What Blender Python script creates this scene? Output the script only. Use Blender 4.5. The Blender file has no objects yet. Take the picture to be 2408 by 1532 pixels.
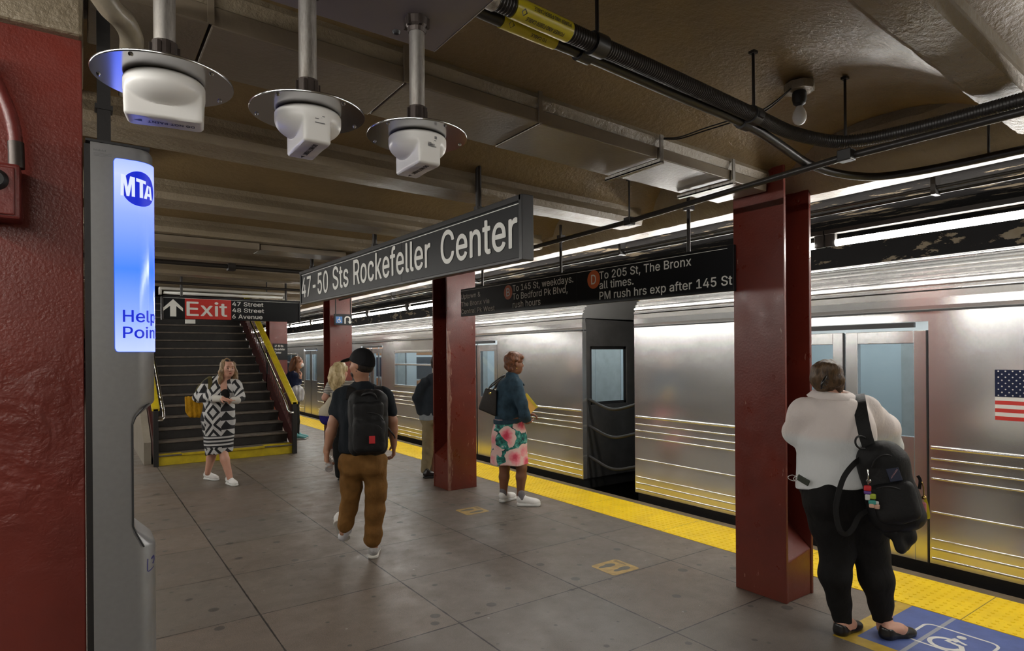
import bpy, bmesh, math, random
import numpy as np
from mathutils import Vector, Matrix

random.seed(7)
scene = bpy.context.scene
COL = scene.collection

# ------------------------------------------------------------------ camera, world, exposure
# world axes: +X towards the track, +Y along the platform, +Z up; platform floor z = 0
FPX, CX, CY, EYE = 1440.0, 1204.0, 836.0, 1.69
_yaw, _roll = math.radians(35.13), math.radians(-0.446)
_f = np.array([math.sin(_yaw), math.cos(_yaw), 0.0])
_r = np.array([math.cos(_yaw), -math.sin(_yaw), 0.0])
_u = np.array([0.0, 0.0, 1.0])
CAM_R = math.cos(_roll) * _r + math.sin(_roll) * _u
CAM_U = -math.sin(_roll) * _r + math.cos(_roll) * _u
CAM_F = _f
EYEP = np.array([0.0, 0.0, EYE])
cam = bpy.data.cameras.new('camera')
cam.sensor_width = 36.0
cam.lens = FPX / 2408.0 * 36.0
cam.shift_y = (CY - 766.0) / 2408.0
cam.clip_start, cam.clip_end = 0.05, 200.0
cam_o = bpy.data.objects.new('camera', cam)
COL.objects.link(cam_o)
cam_o.matrix_world = Matrix(((CAM_R[0], CAM_U[0], -CAM_F[0], 0.0), (CAM_R[1], CAM_U[1], -CAM_F[1], 0.0),
                             (CAM_R[2], CAM_U[2], -CAM_F[2], EYE), (0, 0, 0, 1)))
scene.camera = cam_o

world = bpy.data.worlds.new('world')
scene.world = world
world.use_nodes = True
world.node_tree.nodes['Background'].inputs['Color'].default_value = (0.9, 0.85, 0.8, 1)
world.node_tree.nodes['Background'].inputs['Strength'].default_value = 0.02
scene.view_settings.view_transform = 'Standard'
scene.view_settings.look = 'None'
scene.view_settings.exposure = 0.0
scene.view_settings.gamma = 1.0
scene.view_settings.use_curve_mapping = False
scene.cycles.use_denoising = True
scene.cycles.sample_clamp_indirect = 6.0
TUBE_POWER = 74.0          # radiance of the fluorescent tubes

def _ray(px, py):
    return CAM_F + (px - CX) / FPX * CAM_R - (py - CY) / FPX * CAM_U
def at(px, py, d):
    """a measured point of the place: photo pixel and distance along the optical axis"""
    return EYEP + _ray(px, py) * d
def on_z(px, py, z=0.0):
    q = _ray(px, py)
    return EYEP + q * (z - EYE) / q[2]

# ------------------------------------------------------------------ scene graph helpers
def tag(o, label=None, cat=None, group=None, kind=None):
    if label: o['label'] = label
    if cat: o['category'] = cat
    if group: o['group'] = group
    if kind: o['kind'] = kind
    return o

def thing(name, label, cat, loc=(0, 0, 0), group=None, kind=None):
    o = bpy.data.objects.new(name, None)
    o.empty_display_size = 0.1
    COL.objects.link(o)
    o.location = Vector([float(c) for c in loc])
    return tag(o, label, cat, group, kind)

def origin_of(o):
    p = Vector((0, 0, 0))
    while o is not None:
        p += o.location
        o = o.parent
    return p

def link_mesh(name, me, mat, parent=None, loc=None, smooth=False):
    """me has world coordinates; they are made local to the parent (or to loc for a lone mesh)"""
    o = bpy.data.objects.new(name, me)
    COL.objects.link(o)
    if parent is not None:
        off = origin_of(parent)
        o.parent = parent
    else:
        off = Vector([float(c) for c in loc]) if loc is not None else Vector((0, 0, 0))
        o.location = off
    n = len(me.vertices)
    a = np.empty(n * 3, np.float64)
    me.vertices.foreach_get('co', a)
    a = a.reshape(-1, 3) - np.array(off)
    me.vertices.foreach_set('co', a.ravel())
    if mat is not None:
        me.materials.append(mat)
    if smooth and len(me.polygons):
        me.polygons.foreach_set('use_smooth', np.ones(len(me.polygons), dtype=bool))
    me.update()
    return o

def copy_tree(o, parent=None, off=None):
    c = o.copy()
    COL.objects.link(c)
    if parent is not None: c.parent = parent
    if off is not None: c.location = o.location + Vector(off)
    for ch in list(o.children):
        copy_tree(ch, c)
    return c

def V(*a):
    return np.array(a[0] if len(a) == 1 else a, dtype=float)
def nrm(a):
    a = np.asarray(a, float)
    return a / (np.linalg.norm(a) + 1e-12)

class MB:
    """collects simple solids into one mesh"""
    def __init__(s):
        s.v, s.f = [], []
    def raw(s, vs, fs):
        b = len(s.v)
        s.v += [tuple(float(c) for c in p) for p in vs]
        s.f += [tuple(b + i for i in q) for q in fs]
        return s
    def box(s, lo, hi):
        (x0, y0, z0), (x1, y1, z1) = lo, hi
        return s.raw([(x0, y0, z0), (x1, y0, z0), (x1, y1, z0), (x0, y1, z0), (x0, y0, z1), (x1, y0, z1), (x1, y1, z1), (x0, y1, z1)],
                     [(3, 2, 1, 0), (4, 5, 6, 7), (0, 1, 5, 4), (1, 2, 6, 5), (2, 3, 7, 6), (3, 0, 4, 7)])
    def obox(s, c, ax, ay, az):
        c, ax, ay, az = V(c), V(ax), V(ay), V(az)
        vs = [c + i * ax + j * ay + k * az for k in (-1, 1) for j in (-1, 1) for i in (-1, 1)]
        return s.raw(vs, [(0, 2, 3, 1), (4, 5, 7, 6), (0, 1, 5, 4), (1, 3, 7, 5), (3, 2, 6, 7), (2, 0, 4, 6)])
    def cyl(s, a, b, r, n=12, r2=None):
        return s.tube([a, b], [r, r if r2 is None else r2], n)
    def tube(s, pts, r, n=10, closed_ends=True):
        pts = [V(p) for p in pts]
        rs = r if isinstance(r, (list, tuple)) else [r] * len(pts)
        t0 = nrm(pts[1] - pts[0])
        ref = V(0, 0, 1) if abs(t0[2]) < 0.9 else V(1, 0, 0)
        u = nrm(np.cross(ref, t0))
        vs = []
        for i, p in enumerate(pts):
            t = nrm(pts[min(i + 1, len(pts) - 1)] - pts[max(i - 1, 0)])
            u = nrm(u - t * (u @ t))
            w = np.cross(t, u)
            for k in range(n):
                a = 2 * math.pi * k / n
                vs.append(p + rs[i] * (math.cos(a) * u + math.sin(a) * w))
        fs = []
        for i in range(len(pts) - 1):
            for k in range(n):
                k2 = (k + 1) % n
                fs.append((i * n + k, i * n + k2, (i + 1) * n + k2, (i + 1) * n + k))
        if closed_ends:
            fs.append(tuple(range(n - 1, -1, -1)))
            m = (len(pts) - 1) * n
            fs.append(tuple(m + k for k in range(n)))
        return s.raw(vs, fs)
    def loft(s, rings, cap=True):
        n = len(rings[0])
        vs = [p for r in rings for p in r]
        fs = []
        for i in range(len(rings) - 1):
            for k in range(n):
                k2 = (k + 1) % n
                fs.append((i * n + k, i * n + k2, (i + 1) * n + k2, (i + 1) * n + k))
        if cap:
            fs.append(tuple(range(n - 1, -1, -1)))
            m = (len(rings) - 1) * n
            fs.append(tuple(m + k for k in range(n)))
        return s.raw(vs, fs)
    def prism(s, poly, o, u, v, w):
        """2-D polygon (u, v) swept along vector w"""
        o, u, v, w = V(o), V(u), V(v), V(w)
        a = [o + p[0] * u + p[1] * v for p in poly]
        return s.loft([a, [q + w for q in a]])
    def lathe(s, prof, o, axis=(0, 0, 1), n=32):
        axis = nrm(axis)
        ref = V(1, 0, 0) if abs(axis[0]) < 0.9 else V(0, 1, 0)
        u = nrm(np.cross(axis, ref)); w = np.cross(axis, u)
        rings = [[V(o) + axis * z + r * (math.cos(2 * math.pi * k / n) * u + math.sin(2 * math.pi * k / n) * w) for k in range(n)] for r, z in prof]
        return s.loft(rings)
    def mesh(s, name):
        me = bpy.data.meshes.new(name)
        me.from_pydata(s.v, [], s.f)
        me.update()
        bm = bmesh.new(); bm.from_mesh(me)
        bmesh.ops.recalc_face_normals(bm, faces=bm.faces)
        bm.to_mesh(me); bm.free()
        return me
    def build(s, name, mat, parent=None, loc=None, smooth=False, bevel=0.0, seg=2):
        me = s.mesh(name)
        if bevel:
            bm = bmesh.new(); bm.from_mesh(me)
            es = [e for e in bm.edges if len(e.link_faces) == 2 and e.calc_face_angle() > 0.5]
            bmesh.ops.bevel(bm, geom=es, offset=bevel, segments=seg, affect='EDGES', profile=0.5)
            bm.to_mesh(me); bm.free()
        o = link_mesh(name, me, mat, parent, loc, smooth)
        if smooth and smooth != 'all':
            try:
                me.set_sharp_from_angle(angle=math.radians(40))
            except Exception:
                pass
        return o

def smooth_path(pts, n=8):
    """Catmull-Rom through the given points"""
    P = [V(p) for p in pts]
    P = [2 * P[0] - P[1]] + P + [2 * P[-1] - P[-2]]
    out = []
    for i in range(1, len(P) - 2):
        for k in range(n):
            t = k / n
            a, b, c, d = P[i - 1], P[i], P[i + 1], P[i + 2]
            out.append(0.5 * (2 * b + (c - a) * t + (2 * a - 5 * b + 4 * c - d) * t * t + (3 * b - a - 3 * c + d) * t ** 3))
    out.append(P[-2])
    return out

# ------------------------------------------------------------------ materials
class NT:
    def __init__(s, name):
        s.m = bpy.data.materials.new(name)
        s.m.use_nodes = True
        s.t = s.m.node_tree
        s.b = s.t.nodes['Principled BSDF']
        s.out = s.t.nodes['Material Output']
        s._co = None
    def n(s, typ, **kw):
        nd = s.t.nodes.new(typ)
        for k, v in kw.items():
            setattr(nd, k, v)
        return nd
    def l(s, a, b):
        s.t.links.new(a, b)
    @property
    def co(s):
        if s._co is None:
            g = s.n('ShaderNodeNewGeometry')
            s._co = g.outputs['Position']
        return s._co
    def use_object(s):
        s._co = s.n('ShaderNodeTexCoord').outputs['Object']
        return s
    def noise(s, scale, detail=4, rough=0.55, co=None, stretch=None, dist=0.0):
        nd = s.n('ShaderNodeTexNoise')
        nd.inputs['Scale'].default_value = scale
        nd.inputs['Detail'].default_value = detail
        nd.inputs['Roughness'].default_value = rough
        nd.inputs['Distortion'].default_value = dist
        c = co or s.co
        if stretch:
            mp = s.n('ShaderNodeMapping'); mp.inputs['Scale'].default_value = stretch
            s.l(c, mp.inputs['Vector']); c = mp.outputs['Vector']
        s.l(c, nd.inputs['Vector'])
        return nd.outputs['Fac']
    def voro(s, scale, feature='F1', out='Distance', co=None, stretch=None, rand=1.0, dim='3D'):
        nd = s.n('ShaderNodeTexVoronoi', feature=feature, voronoi_dimensions=dim)
        nd.inputs['Scale'].default_value = scale
        nd.inputs['Randomness'].default_value = rand
        c = co or s.co
        if stretch:
            mp = s.n('ShaderNodeMapping'); mp.inputs['Scale'].default_value = stretch
            s.l(c, mp.inputs['Vector']); c = mp.outputs['Vector']
        s.l(c, nd.inputs['Vector'])
        return nd.outputs[out]
    def ramp(s, fac, stops, interp='LINEAR'):
        nd = s.n('ShaderNodeValToRGB')
        cr = nd.color_ramp; cr.interpolation = interp
        while len(cr.elements) < len(stops): cr.elements.new(0.5)
        for e, (p, c) in zip(cr.elements, stops):
            e.position = p
            e.color = (c, c, c, 1) if isinstance(c, (int, float)) else (*c, 1)
        s.l(fac, nd.inputs['Fac'])
        return nd.outputs['Color']
    def mix(s, fac, a, b, typ='MIX'):
        nd = s.n('ShaderNodeMix', data_type='RGBA', blend_type=typ)
        for sock, val in ((nd.inputs[0], fac), (nd.inputs[6], a), (nd.inputs[7], b)):
            if hasattr(val, 'is_output'): s.l(val, sock)
            elif isinstance(val, (int, float)): sock.default_value = val
            else: sock.default_value = (*val, 1)
        return nd.outputs[2]
    def math(s, op, a, b=None, c=None):
        nd = s.n('ShaderNodeMath', operation=op)
        for i, v in enumerate((a, b, c)):
            if v is None: continue
            if hasattr(v, 'is_output'): s.l(v, nd.inputs[i])
            else: nd.inputs[i].default_value = v
        return nd.outputs[0]
    def xyz(s, co=None):
        nd = s.n('ShaderNodeSeparateXYZ')
        s.l(co or s.co, nd.inputs[0])
        return nd.outputs
    def set(s, **kw):
        names = dict(col='Base Color', rough='Roughness', metal='Metallic', spec='Specular IOR Level', coat='Coat Weight', trans='Transmission Weight', ior='IOR',
                     emit='Emission Color', estr='Emission Strength', aniso='Anisotropic', alpha='Alpha', sheen='Sheen Weight')
        for k, v in kw.items():
            sock = s.b.inputs[names[k]]
            if hasattr(v, 'is_output'): s.l(v, sock)
            elif isinstance(v, (int, float)): sock.default_value = v
            else: sock.default_value = (*v, 1)
        return s
    def bump(s, h, strength=0.3, dist=0.01):
        nd = s.n('ShaderNodeBump')
        nd.inputs['Strength'].default_value = strength
        nd.inputs['Distance'].default_value = dist
        s.l(h, nd.inputs['Height'])
        s.l(nd.outputs['Normal'], s.b.inputs['Normal'])
        return s

def simple(name, col, rough=0.5, metal=0.0, var=0.0, vscale=8.0, bump=0.0, bscale=60.0, bdist=0.004, col2=None, **kw):
    t = NT(name)
    c = col
    if var or col2:
        c2 = col2 or tuple(x * (1 - var) for x in col)
        f = t.ramp(t.noise(vscale, 5, 0.6), [(0.3, 0.0), (0.7, 1.0)])
        c = t.mix(f, col, c2)
    t.set(col=c, rough=rough, metal=metal, **kw)
    if bump:
        t.bump(t.noise(bscale, 4, 0.6), bump, bdist)
    return t.m

def emitter(name, col, strength):
    t = NT(name)
    t.set(col=(0, 0, 0), emit=col, estr=strength, rough=0.4)
    return t.m

M = {}
def make_materials():
    # concrete floor: slabs, joints, gum spots, grime
    t = NT('concrete_floor')
    X, Y, Z = t.xyz()
    big = t.noise(0.9, 5, 0.6); mid = t.noise(5, 6, 0.65); fine = t.noise(160, 2, 0.5)
    c = t.ramp(big, [(0.3, (0.092, 0.076, 0.060)), (0.5, (0.122, 0.103, 0.083)), (0.72, (0.165, 0.143, 0.118))])
    c = t.mix(t.ramp(mid, [(0.35, 0.0), (0.7, 0.6)]), c, (0.070, 0.057, 0.044))
    c = t.mix(t.ramp(fine, [(0.40, 0.0), (0.62, 0.75)]), c, (0.215, 0.156, 0.122))
    # every slab a slightly different mix
    sx = t.math('FLOOR', t.math('DIVIDE', t.math('SUBTRACT', X, 0.95), 0.995)); sy = t.math('FLOOR', t.math('DIVIDE', t.math('SUBTRACT', Y, 2.475), 0.885))
    cmb = t.n('ShaderNodeCombineXYZ'); t.l(sx, cmb.inputs[0]); t.l(sy, cmb.inputs[1])
    wn = t.n('ShaderNodeTexWhiteNoise'); wn.noise_dimensions = '2D'; t.l(cmb.outputs[0], wn.inputs['Vector'])
    c = t.mix(t.math('MULTIPLY', wn.outputs['Value'], 0.55), c, (0.118, 0.108, 0.096))
    # gum spots
    v = t.voro(2.6, dim='2D'); vs = t.voro(2.6, out='Color', dim='2D')
    sp = t.ramp(t.math('SUBTRACT', v, t.math('MULTIPLY', t.xyz(vs)[0], 0.095)), [(0.0, 1.0), (0.012, 0.0)])
    c = t.mix(t.math('MULTIPLY', sp, 0.75), c, (0.035, 0.032, 0.030))
    v2 = t.voro(5.3, dim='2D'); vs2 = t.voro(5.3, out='Color', dim='2D')
    sp2 = t.ramp(t.math('SUBTRACT', v2, t.math('SUBTRACT', t.math('MULTIPLY', t.xyz(vs2)[1], 0.12), 0.05)), [(0.0, 1.0), (0.01, 0.0)])
    c = t.mix(t.math('MULTIPLY', sp2, 0.5), c, (0.05, 0.046, 0.042))
    v3 = t.voro(3.1, dim='2D'); vs3 = t.voro(3.1, out='Color', dim='2D')
    sp3 = t.ramp(t.math('SUBTRACT', v3, t.math('SUBTRACT', t.math('MULTIPLY', t.xyz(vs3)[2], 0.07), 0.045)), [(0.0, 1.0), (0.006, 0.0)])
    c = t.mix(t.math('MULTIPLY', sp3, 0.7), c, (0.34, 0.32, 0.29))
    def joint(A, a0, p, w):
        ph = t.math('FRACT', t.math('DIVIDE', t.math('SUBTRACT', A, a0 - 0.5 * p), p))
        dd = t.math('MULTIPLY', t.math('ABSOLUTE', t.math('SUBTRACT', ph, 0.5)), p)
        wob = t.math('MULTIPLY', t.math('SUBTRACT', t.noise(7, 3), 0.5), 0.012)
        return t.math('LESS_THAN', t.math('ADD', dd, wob), w)
    j = t.math('MAXIMUM', joint(X, 0.95, 0.995, 0.0055), joint(Y, 2.475, 0.885, 0.0045))
    c = t.mix(j, c, (0.016, 0.013, 0.011))
    t.set(col=c, rough=t.ramp(mid, [(0.3, 0.34), (0.7, 0.56)]), spec=0.5)
    t.bump(t.math('SUBTRACT', t.math('ADD', t.math('MULTIPLY', mid, 0.4), t.math('MULTIPLY', fine, 0.25)), j), 0.35, 0.004)
    M['floor'] = t.m

    def plaster(name, a, b, rough, strength):
        t = NT(name)
        n1 = t.noise(1.3, 5, 0.6); n2 = t.noise(26, 5, 0.62, stretch=(1, 1.6, 1)); n3 = t.noise(5.5, 3, 0.5)
        cr = t.ramp(t.noise(17, 4, 0.7, stretch=(0.7, 1.8, 1), dist=0.6), [(0.63, 0.0), (0.67, 1.0)])
        crm = t.math('MULTIPLY', cr, t.ramp(n1, [(0.42, 0.0), (0.55, 1.0)]))
        c = t.mix(t.ramp(n1, [(0.3, 0.0), (0.7, 1.0)]), a, b)
        c = t.mix(t.ramp(n2, [(0.58, 0.0), (0.8, 0.35)]), c, tuple(x * 0.45 for x in a))
        t.set(col=c, rough=t.ramp(n3, [(0.3, rough - 0.07), (0.7, rough + 0.1)]), spec=0.5)
        t.bump(t.math('SUBTRACT', t.math('ADD', n2, t.math('MULTIPLY', n3, 0.8)), t.math('MULTIPLY', crm, 0.7)), strength, 0.02)
        return t.m
    M['slab'] = plaster('ceiling_paint_brown', (0.225, 0.155, 0.072), (0.165, 0.115, 0.056), 0.40, 0.35)
    M['beam'] = plaster('ceiling_paint_beige', (0.270, 0.222, 0.155), (0.190, 0.150, 0.098), 0.38, 0.55)
    M['duct'] = simple('painted_sheet_metal', (0.205, 0.165, 0.118), 0.33, 0, 0.25, 4, 0.25, 45, 0.006)
    M['track_ceiling'] = None
    t = NT('black_tunnel_paint')
    n1 = t.noise(2.2, 7, 0.68, stretch=(2.0, 0.7, 2.0)); n2 = t.noise(34, 4, 0.6)
    peel = t.ramp(n1, [(0.565, 0.0), (0.58, 1.0)])
    c = t.mix(peel, (0.010, 0.009, 0.009), t.mix(t.noise(9), (0.16, 0.12, 0.07), (0.24, 0.20, 0.15)))
    t.set(col=c, rough=0.75, spec=0.2)
    t.bump(t.math('SUBTRACT', n2, peel), 0.5, 0.01)
    M['tunnel'] = t.m
    # thick glossy red paint
    def redpaint(name, chips, worn=None):
        t = NT(name)
        n1 = t.noise(3.0, 5, 0.6); n2 = t.noise(70, 3, 0.5); n3 = t.noise(9, 3, 0.5, dist=0.2)
        Z = t.xyz()[2]
        c = t.mix(t.ramp(n1, [(0.3, 0.0), (0.75, 1.0)]), (0.150, 0.022, 0.012), (0.100, 0.016, 0.010))
        low = t.math('MULTIPLY', t.ramp(Z, [(0.0, 1.0), (0.42, 0.0)]), t.ramp(n3, [(0.3, 0.2), (0.7, 0.75)]))
        c = t.mix(low, c, (0.105, 0.020, 0.008))
        if chips:
            ch = t.ramp(t.noise(10, 6, 0.7, stretch=(2.2, 2.2, 0.5)), [(0.66, 0.0), (0.68, 1.0)])
            c = t.mix(ch, c, (0.34, 0.20, 0.15))
        if worn:                       # paint rubbed off down one corner
            X_, Y_ = t.xyz()[0], t.xyz()[1]
            nz = t.noise(14, 6, 0.7, stretch=(3, 3, 0.35))
            d = t.math('ADD', t.math('SUBTRACT', X_, worn[0]), t.math('MULTIPLY', t.math('SUBTRACT', nz, 0.5), 0.20))
            k = t.math('MULTIPLY', t.math('MULTIPLY', t.math('LESS_THAN', d, 0.045), t.math('LESS_THAN', Y_, worn[1] + 0.012)), t.math('LESS_THAN', Z, 2.0))
            k = t.math('MULTIPLY', k, t.ramp(t.noise(20, 5, 0.7, stretch=(4, 4, 0.3)), [(0.40, 0.1), (0.55, 0.8)]))
            c = t.mix(k, c, (0.40, 0.24, 0.18))
        t.set(col=c, rough=t.ramp(n3, [(0.3, 0.26), (0.7, 0.42)]), spec=0.5)
        t.bump(t.math('ADD', t.math('MULTIPLY', n2, 0.5), t.math('MULTIPLY', n3, 0.5)), 0.35, 0.006)
        return t.m
    M['red'] = redpaint('red_column_paint', True)
    M['red_worn'] = redpaint('worn_red_column_paint', True, (3.735, 6.71))
    t = NT('thick_lumpy_red_paint')
    n1 = t.noise(2.2, 5, 0.6); n2 = t.noise(110, 3, 0.5); n3 = t.noise(18, 4, 0.55, dist=0.5); n4 = t.noise(5.0, 3, 0.5, dist=2.0)
    Z = t.xyz()[2]
    c = t.mix(t.ramp(n1, [(0.3, 0.0), (0.7, 1.0)]), (0.175, 0.028, 0.019), (0.120, 0.021, 0.015))
    sc = t.ramp(t.voro(26), [(0.0, 1.0), (0.10, 0.0)])
    c = t.mix(t.math('MULTIPLY', sc, t.ramp(n4, [(0.62, 0.0), (0.7, 0.5)])), c, (0.42, 0.30, 0.22))
    t.set(col=c, rough=t.ramp(n3, [(0.3, 0.28), (0.7, 0.44)]))
    zz = t.ramp(t.math('MULTIPLY', Z, 0.4), [(0.36, 0.12), (0.52, 1.0), (0.62, 1.0), (0.72, 0.10)])
    t.bump(t.math('ADD', t.math('MULTIPLY', n2, 0.25), t.math('MULTIPLY', n3, t.math('MULTIPLY', zz, t.ramp(n4, [(0.35, 0.2), (0.65, 1.5)])))), 0.45, 0.012)
    M['red_lumpy'] = t.m
    M['red_box'] = simple('red_box_paint', (0.15, 0.022, 0.018), 0.38, 0, 0.3, 12, 0.4, 60)
    # stainless steel of the train, brushed along the car
    def steel(name, col, rough, extra=None):
        t = NT(name)
        br = t.noise(8, 3, 0.6, stretch=(40, 0.6, 40)); bl = t.noise(0.8, 4, 0.6, stretch=(1, 0.5, 1.6)); dirt = t.noise(3.2, 5, 0.65, stretch=(1, 0.35, 1))
        c = t.mix(t.ramp(dirt, [(0.4, 0.0), (0.75, 0.3)]), col, tuple(x * 0.7 for x in col))
        t.set(col=c, rough=t.math('ADD', t.math('MULTIPLY', bl, 0.10), rough), metal=0.88)
        return t.m
    M['steel'] = steel('brushed_stainless_steel', (0.70, 0.70, 0.70), 0.17)
    M['steel_rib'] = steel('ribbed_stainless_steel', (0.78, 0.78, 0.77), 0.16)
    M['steel_dark'] = steel('dull_steel', (0.20, 0.19, 0.18), 0.3)
    M['end_paint'] = simple('dark_car_end', (0.075, 0.073, 0.072), 0.5, 0.3, 0.4, 4)  # car ends in a darker grey than the steel sides
    M['train_black'] = simple('black_underframe', (0.012, 0.011, 0.010), 0.7, 0, 0.3, 4)
    M['rubber'] = simple('black_rubber', (0.015, 0.015, 0.016), 0.55)
    t = NT('train_window_glass')
    t.set(col=(0.80, 0.88, 0.92), rough=0.03, trans=1.0, ior=1.1, spec=0.6)
    gl = t.n('ShaderNodeBsdfTransparent'); gl.inputs[0].default_value = (0.70, 0.76, 0.79, 1)
    gs = t.n('ShaderNodeBsdfGlossy'); gs.inputs['Roughness'].default_value = 0.04; gs.inputs['Color'].default_value = (0.9, 0.95, 1, 1)
    fr = t.n('ShaderNodeFresnel'); fr.inputs['IOR'].default_value = 1.55
    mx = t.n('ShaderNodeMixShader'); gg = t.n('ShaderNodeNewGeometry'); t.l(t.math('MULTIPLY', fr.outputs[0], t.math('SUBTRACT', 1.0, gg.outputs['Backfacing'])), mx.inputs[0]); t.l(gl.outputs[0], mx.inputs[1]); t.l(gs.outputs[0], mx.inputs[2]); t.l(mx.outputs[0], t.out.inputs['Surface'])
    M['glass'] = t.m
    M['cab_glass'] = M['glass']
    M['interior'] = simple('train_interior_panel', (0.62, 0.64, 0.62), 0.4)
    M['interior_dark'] = simple('train_interior_floor', (0.10, 0.10, 0.11), 0.5)
    M['cabin_window'] = simple('dark_cabin_window', (0.05, 0.065, 0.08), 0.15)
    M['seat_blue'] = simple('blue_train_seat', (0.07, 0.13, 0.30), 0.35)
    M['seat_orange'] = simple('orange_train_seat', (0.42, 0.16, 0.04), 0.35)
    M['cabin_light'] = emitter('cabin_light', (0.88, 0.95, 1.0), 13.0)
    M['tube'] = emitter('fluorescent_tube', (1.0, 0.965, 0.90), TUBE_POWER)
    M['tube_off'] = simple('unlit_fluorescent_tube', (0.75, 0.74, 0.70), 0.2)
    M['lamp_metal'] = simple('lamp_housing', (0.022, 0.020, 0.018), 0.6)
    M['white_metal'] = simple('white_enamel_housing', (0.55, 0.53, 0.48), 0.35, 0, 0.2, 6)
    M['black'] = simple('black_painted_metal', (0.016, 0.015, 0.015), 0.42, 0, 0.2, 10, 0.1, 80)
    M['dark_rod'] = simple('dark_hanger_rod', (0.018, 0.014, 0.012), 0.5, 0.2)
    M['sign'] = simple('black_enamel_sign', (0.010, 0.011, 0.013), 0.42, 0, 0.2, 3, spec=0.25)
    M['sign_frame'] = simple('black_sign_frame', (0.014, 0.014, 0.016), 0.38)
    M['letter'] = simple('white_sign_lettering', (0.74, 0.74, 0.70), 0.4)
    M['letter_lightened'] = simple('lightened_sign_lettering', (0.86, 0.86, 0.81), 0.5)  # sign white lightened in the colour to offset weak light on the lettering
    M['sign_red'] = simple('red_sign_panel', (0.52, 0.035, 0.028), 0.3)
    M['sign_orange'] = simple('orange_route_disc', (0.66, 0.15, 0.045), 0.35)
    M['sign_blue'] = simple('blue_sign_panel', (0.03, 0.20, 0.58), 0.35)
    # yellow tactile strip
    t = NT('yellow_tactile_surface')
    n1 = t.noise(4, 6, 0.65); n2 = t.noise(38, 4, 0.6)
    c = t.mix(t.ramp(n1, [(0.4, 0.0), (0.75, 0.75)]), (0.86, 0.60, 0.010), (0.66, 0.43, 0.010))
    c = t.mix(t.ramp(n2, [(0.66, 0.0), (0.78, 0.7)]), c, (0.16, 0.11, 0.03))
    Yc = t.xyz()[1]
    ph = t.math('FRACT', t.math('DIVIDE', t.math('SUBTRACT', Yc, 1.53), 1.22))
    c = t.mix(t.math('LESS_THAN', ph, 0.005), c, (0.20, 0.13, 0.02))
    t.set(col=c, rough=0.42)
    t.bump(n2, 0.2, 0.003)
    M['tactile'] = t.m
    M['yellow'] = simple('yellow_paint', (0.62, 0.47, 0.015), 0.4, 0, 0.35, 7, 0.2, 40)
    M['edge_board'] = simple('platform_edge_board', (0.155, 0.115, 0.07), 0.55, 0, 0.4, 6, 0.2, 30)
    M['step_dark'] = simple('worn_dark_step', (0.026, 0.023, 0.021), 0.45, 0, 0.5, 9, 0.3, 40)
    M['tread'] = simple('pale_step_tread', (0.17, 0.14, 0.115), 0.6, 0, 0.5, 10, 0.2, 50)  # treads in a lighter tone than the step fronts
    M['maroon'] = simple('maroon_stair_side', (0.055, 0.014, 0.013), 0.4, 0, 0.3, 8)
    M['stair_wall'] = simple('beige_stair_wall', (0.34, 0.30, 0.24), 0.5, 0, 0.25, 4)
    M['chrome'] = simple('polished_steel', (0.72, 0.71, 0.69), 0.16, 1.0)
    t = NT('galvanised_pipe')
    g1 = t.noise(9, 5, 0.65, stretch=(3, 3, 0.6)); g2 = t.voro(60, out='Color')
    c = t.mix(t.ramp(g1, [(0.40, 0.0), (0.68, 0.95)]), (0.52, 0.50, 0.47), (0.15, 0.125, 0.105))
    t.set(col=c, rough=t.ramp(g1, [(0.3, 0.27), (0.7, 0.5)]), metal=0.85)
    M['galv'] = t.m
    M['fitting'] = simple('brown_pipe_fitting', (0.060, 0.046, 0.040), 0.4, 0.5, 0.3, 30)
    M['disc'] = simple('satin_aluminium_disc', (0.46, 0.46, 0.47), 0.17, 1.0)
    M['plastic_white'] = simple('white_plastic', (0.74, 0.73, 0.71), 0.33)
    M['print'] = simple('black_print', (0.03, 0.03, 0.035), 0.5)
    M['print_grey'] = simple('grey_print', (0.16, 0.16, 0.17), 0.5)
    M['plate'] = simple('lilac_grey_enclosure', (0.235, 0.205, 0.205), 0.42, 0.2, 0.12, 3)
    M['edge_metal'] = simple('bare_metal_edge', (0.72, 0.72, 0.72), 0.25, 1.0)
    M['conduit'] = simple('black_flexible_conduit', (0.017, 0.015, 0.014), 0.36)
    M['cable_yellow'] = simple('yellow_cable_label', (0.56, 0.47, 0.02), 0.32)
    M['cream_pipe'] = simple('cream_painted_pipe', (0.29, 0.25, 0.185), 0.33, 0, 0.35, 12, 0.4, 40)
    t = NT('silver_grey_panel')
    Z = t.xyz()[2]
    n1 = t.noise(60, 2, 0.5)
    t.set(col=t.mix(n1, (0.25, 0.25, 0.255), (0.30, 0.30, 0.305)), rough=0.36, metal=0.55)
    t.bump(t.noise(400, 2), 0.06, 0.001)
    M['help_body'] = t.m
    t = NT('backlit_blue_panel')
    Z = t.xyz()[2]
    g = t.ramp(t.math('DIVIDE', t.math('SUBTRACT', Z, 1.71), 0.60), [(0.0, (0.27, 0.32, 1.0)), (0.2, (0.125, 0.195, 1.0)), (0.42, (0.024, 0.105, 1.0)), (0.70, (0.14, 0.20, 1.0)), (0.9, (0.28, 0.32, 1.0)), (1.0, (0.18, 0.24, 1.0))])
    t.set(col=(0.05, 0.08, 0.2), emit=g, estr=2.1, rough=0.12)
    M['help_light'] = t.m
    M['help_blue'] = emitter('backlit_dark_blue', (0.004, 0.02, 0.62), 0.95)
    M['help_white'] = emitter('backlit_white', (0.66, 0.72, 1.0), 1.15)
    M['help_edge'] = emitter('backlit_blue_edge', (0.01, 0.13, 0.95), 0.9)
    M['ink_blue'] = simple('blue_marker_ink', (0.03, 0.03, 0.20), 0.5)
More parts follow.
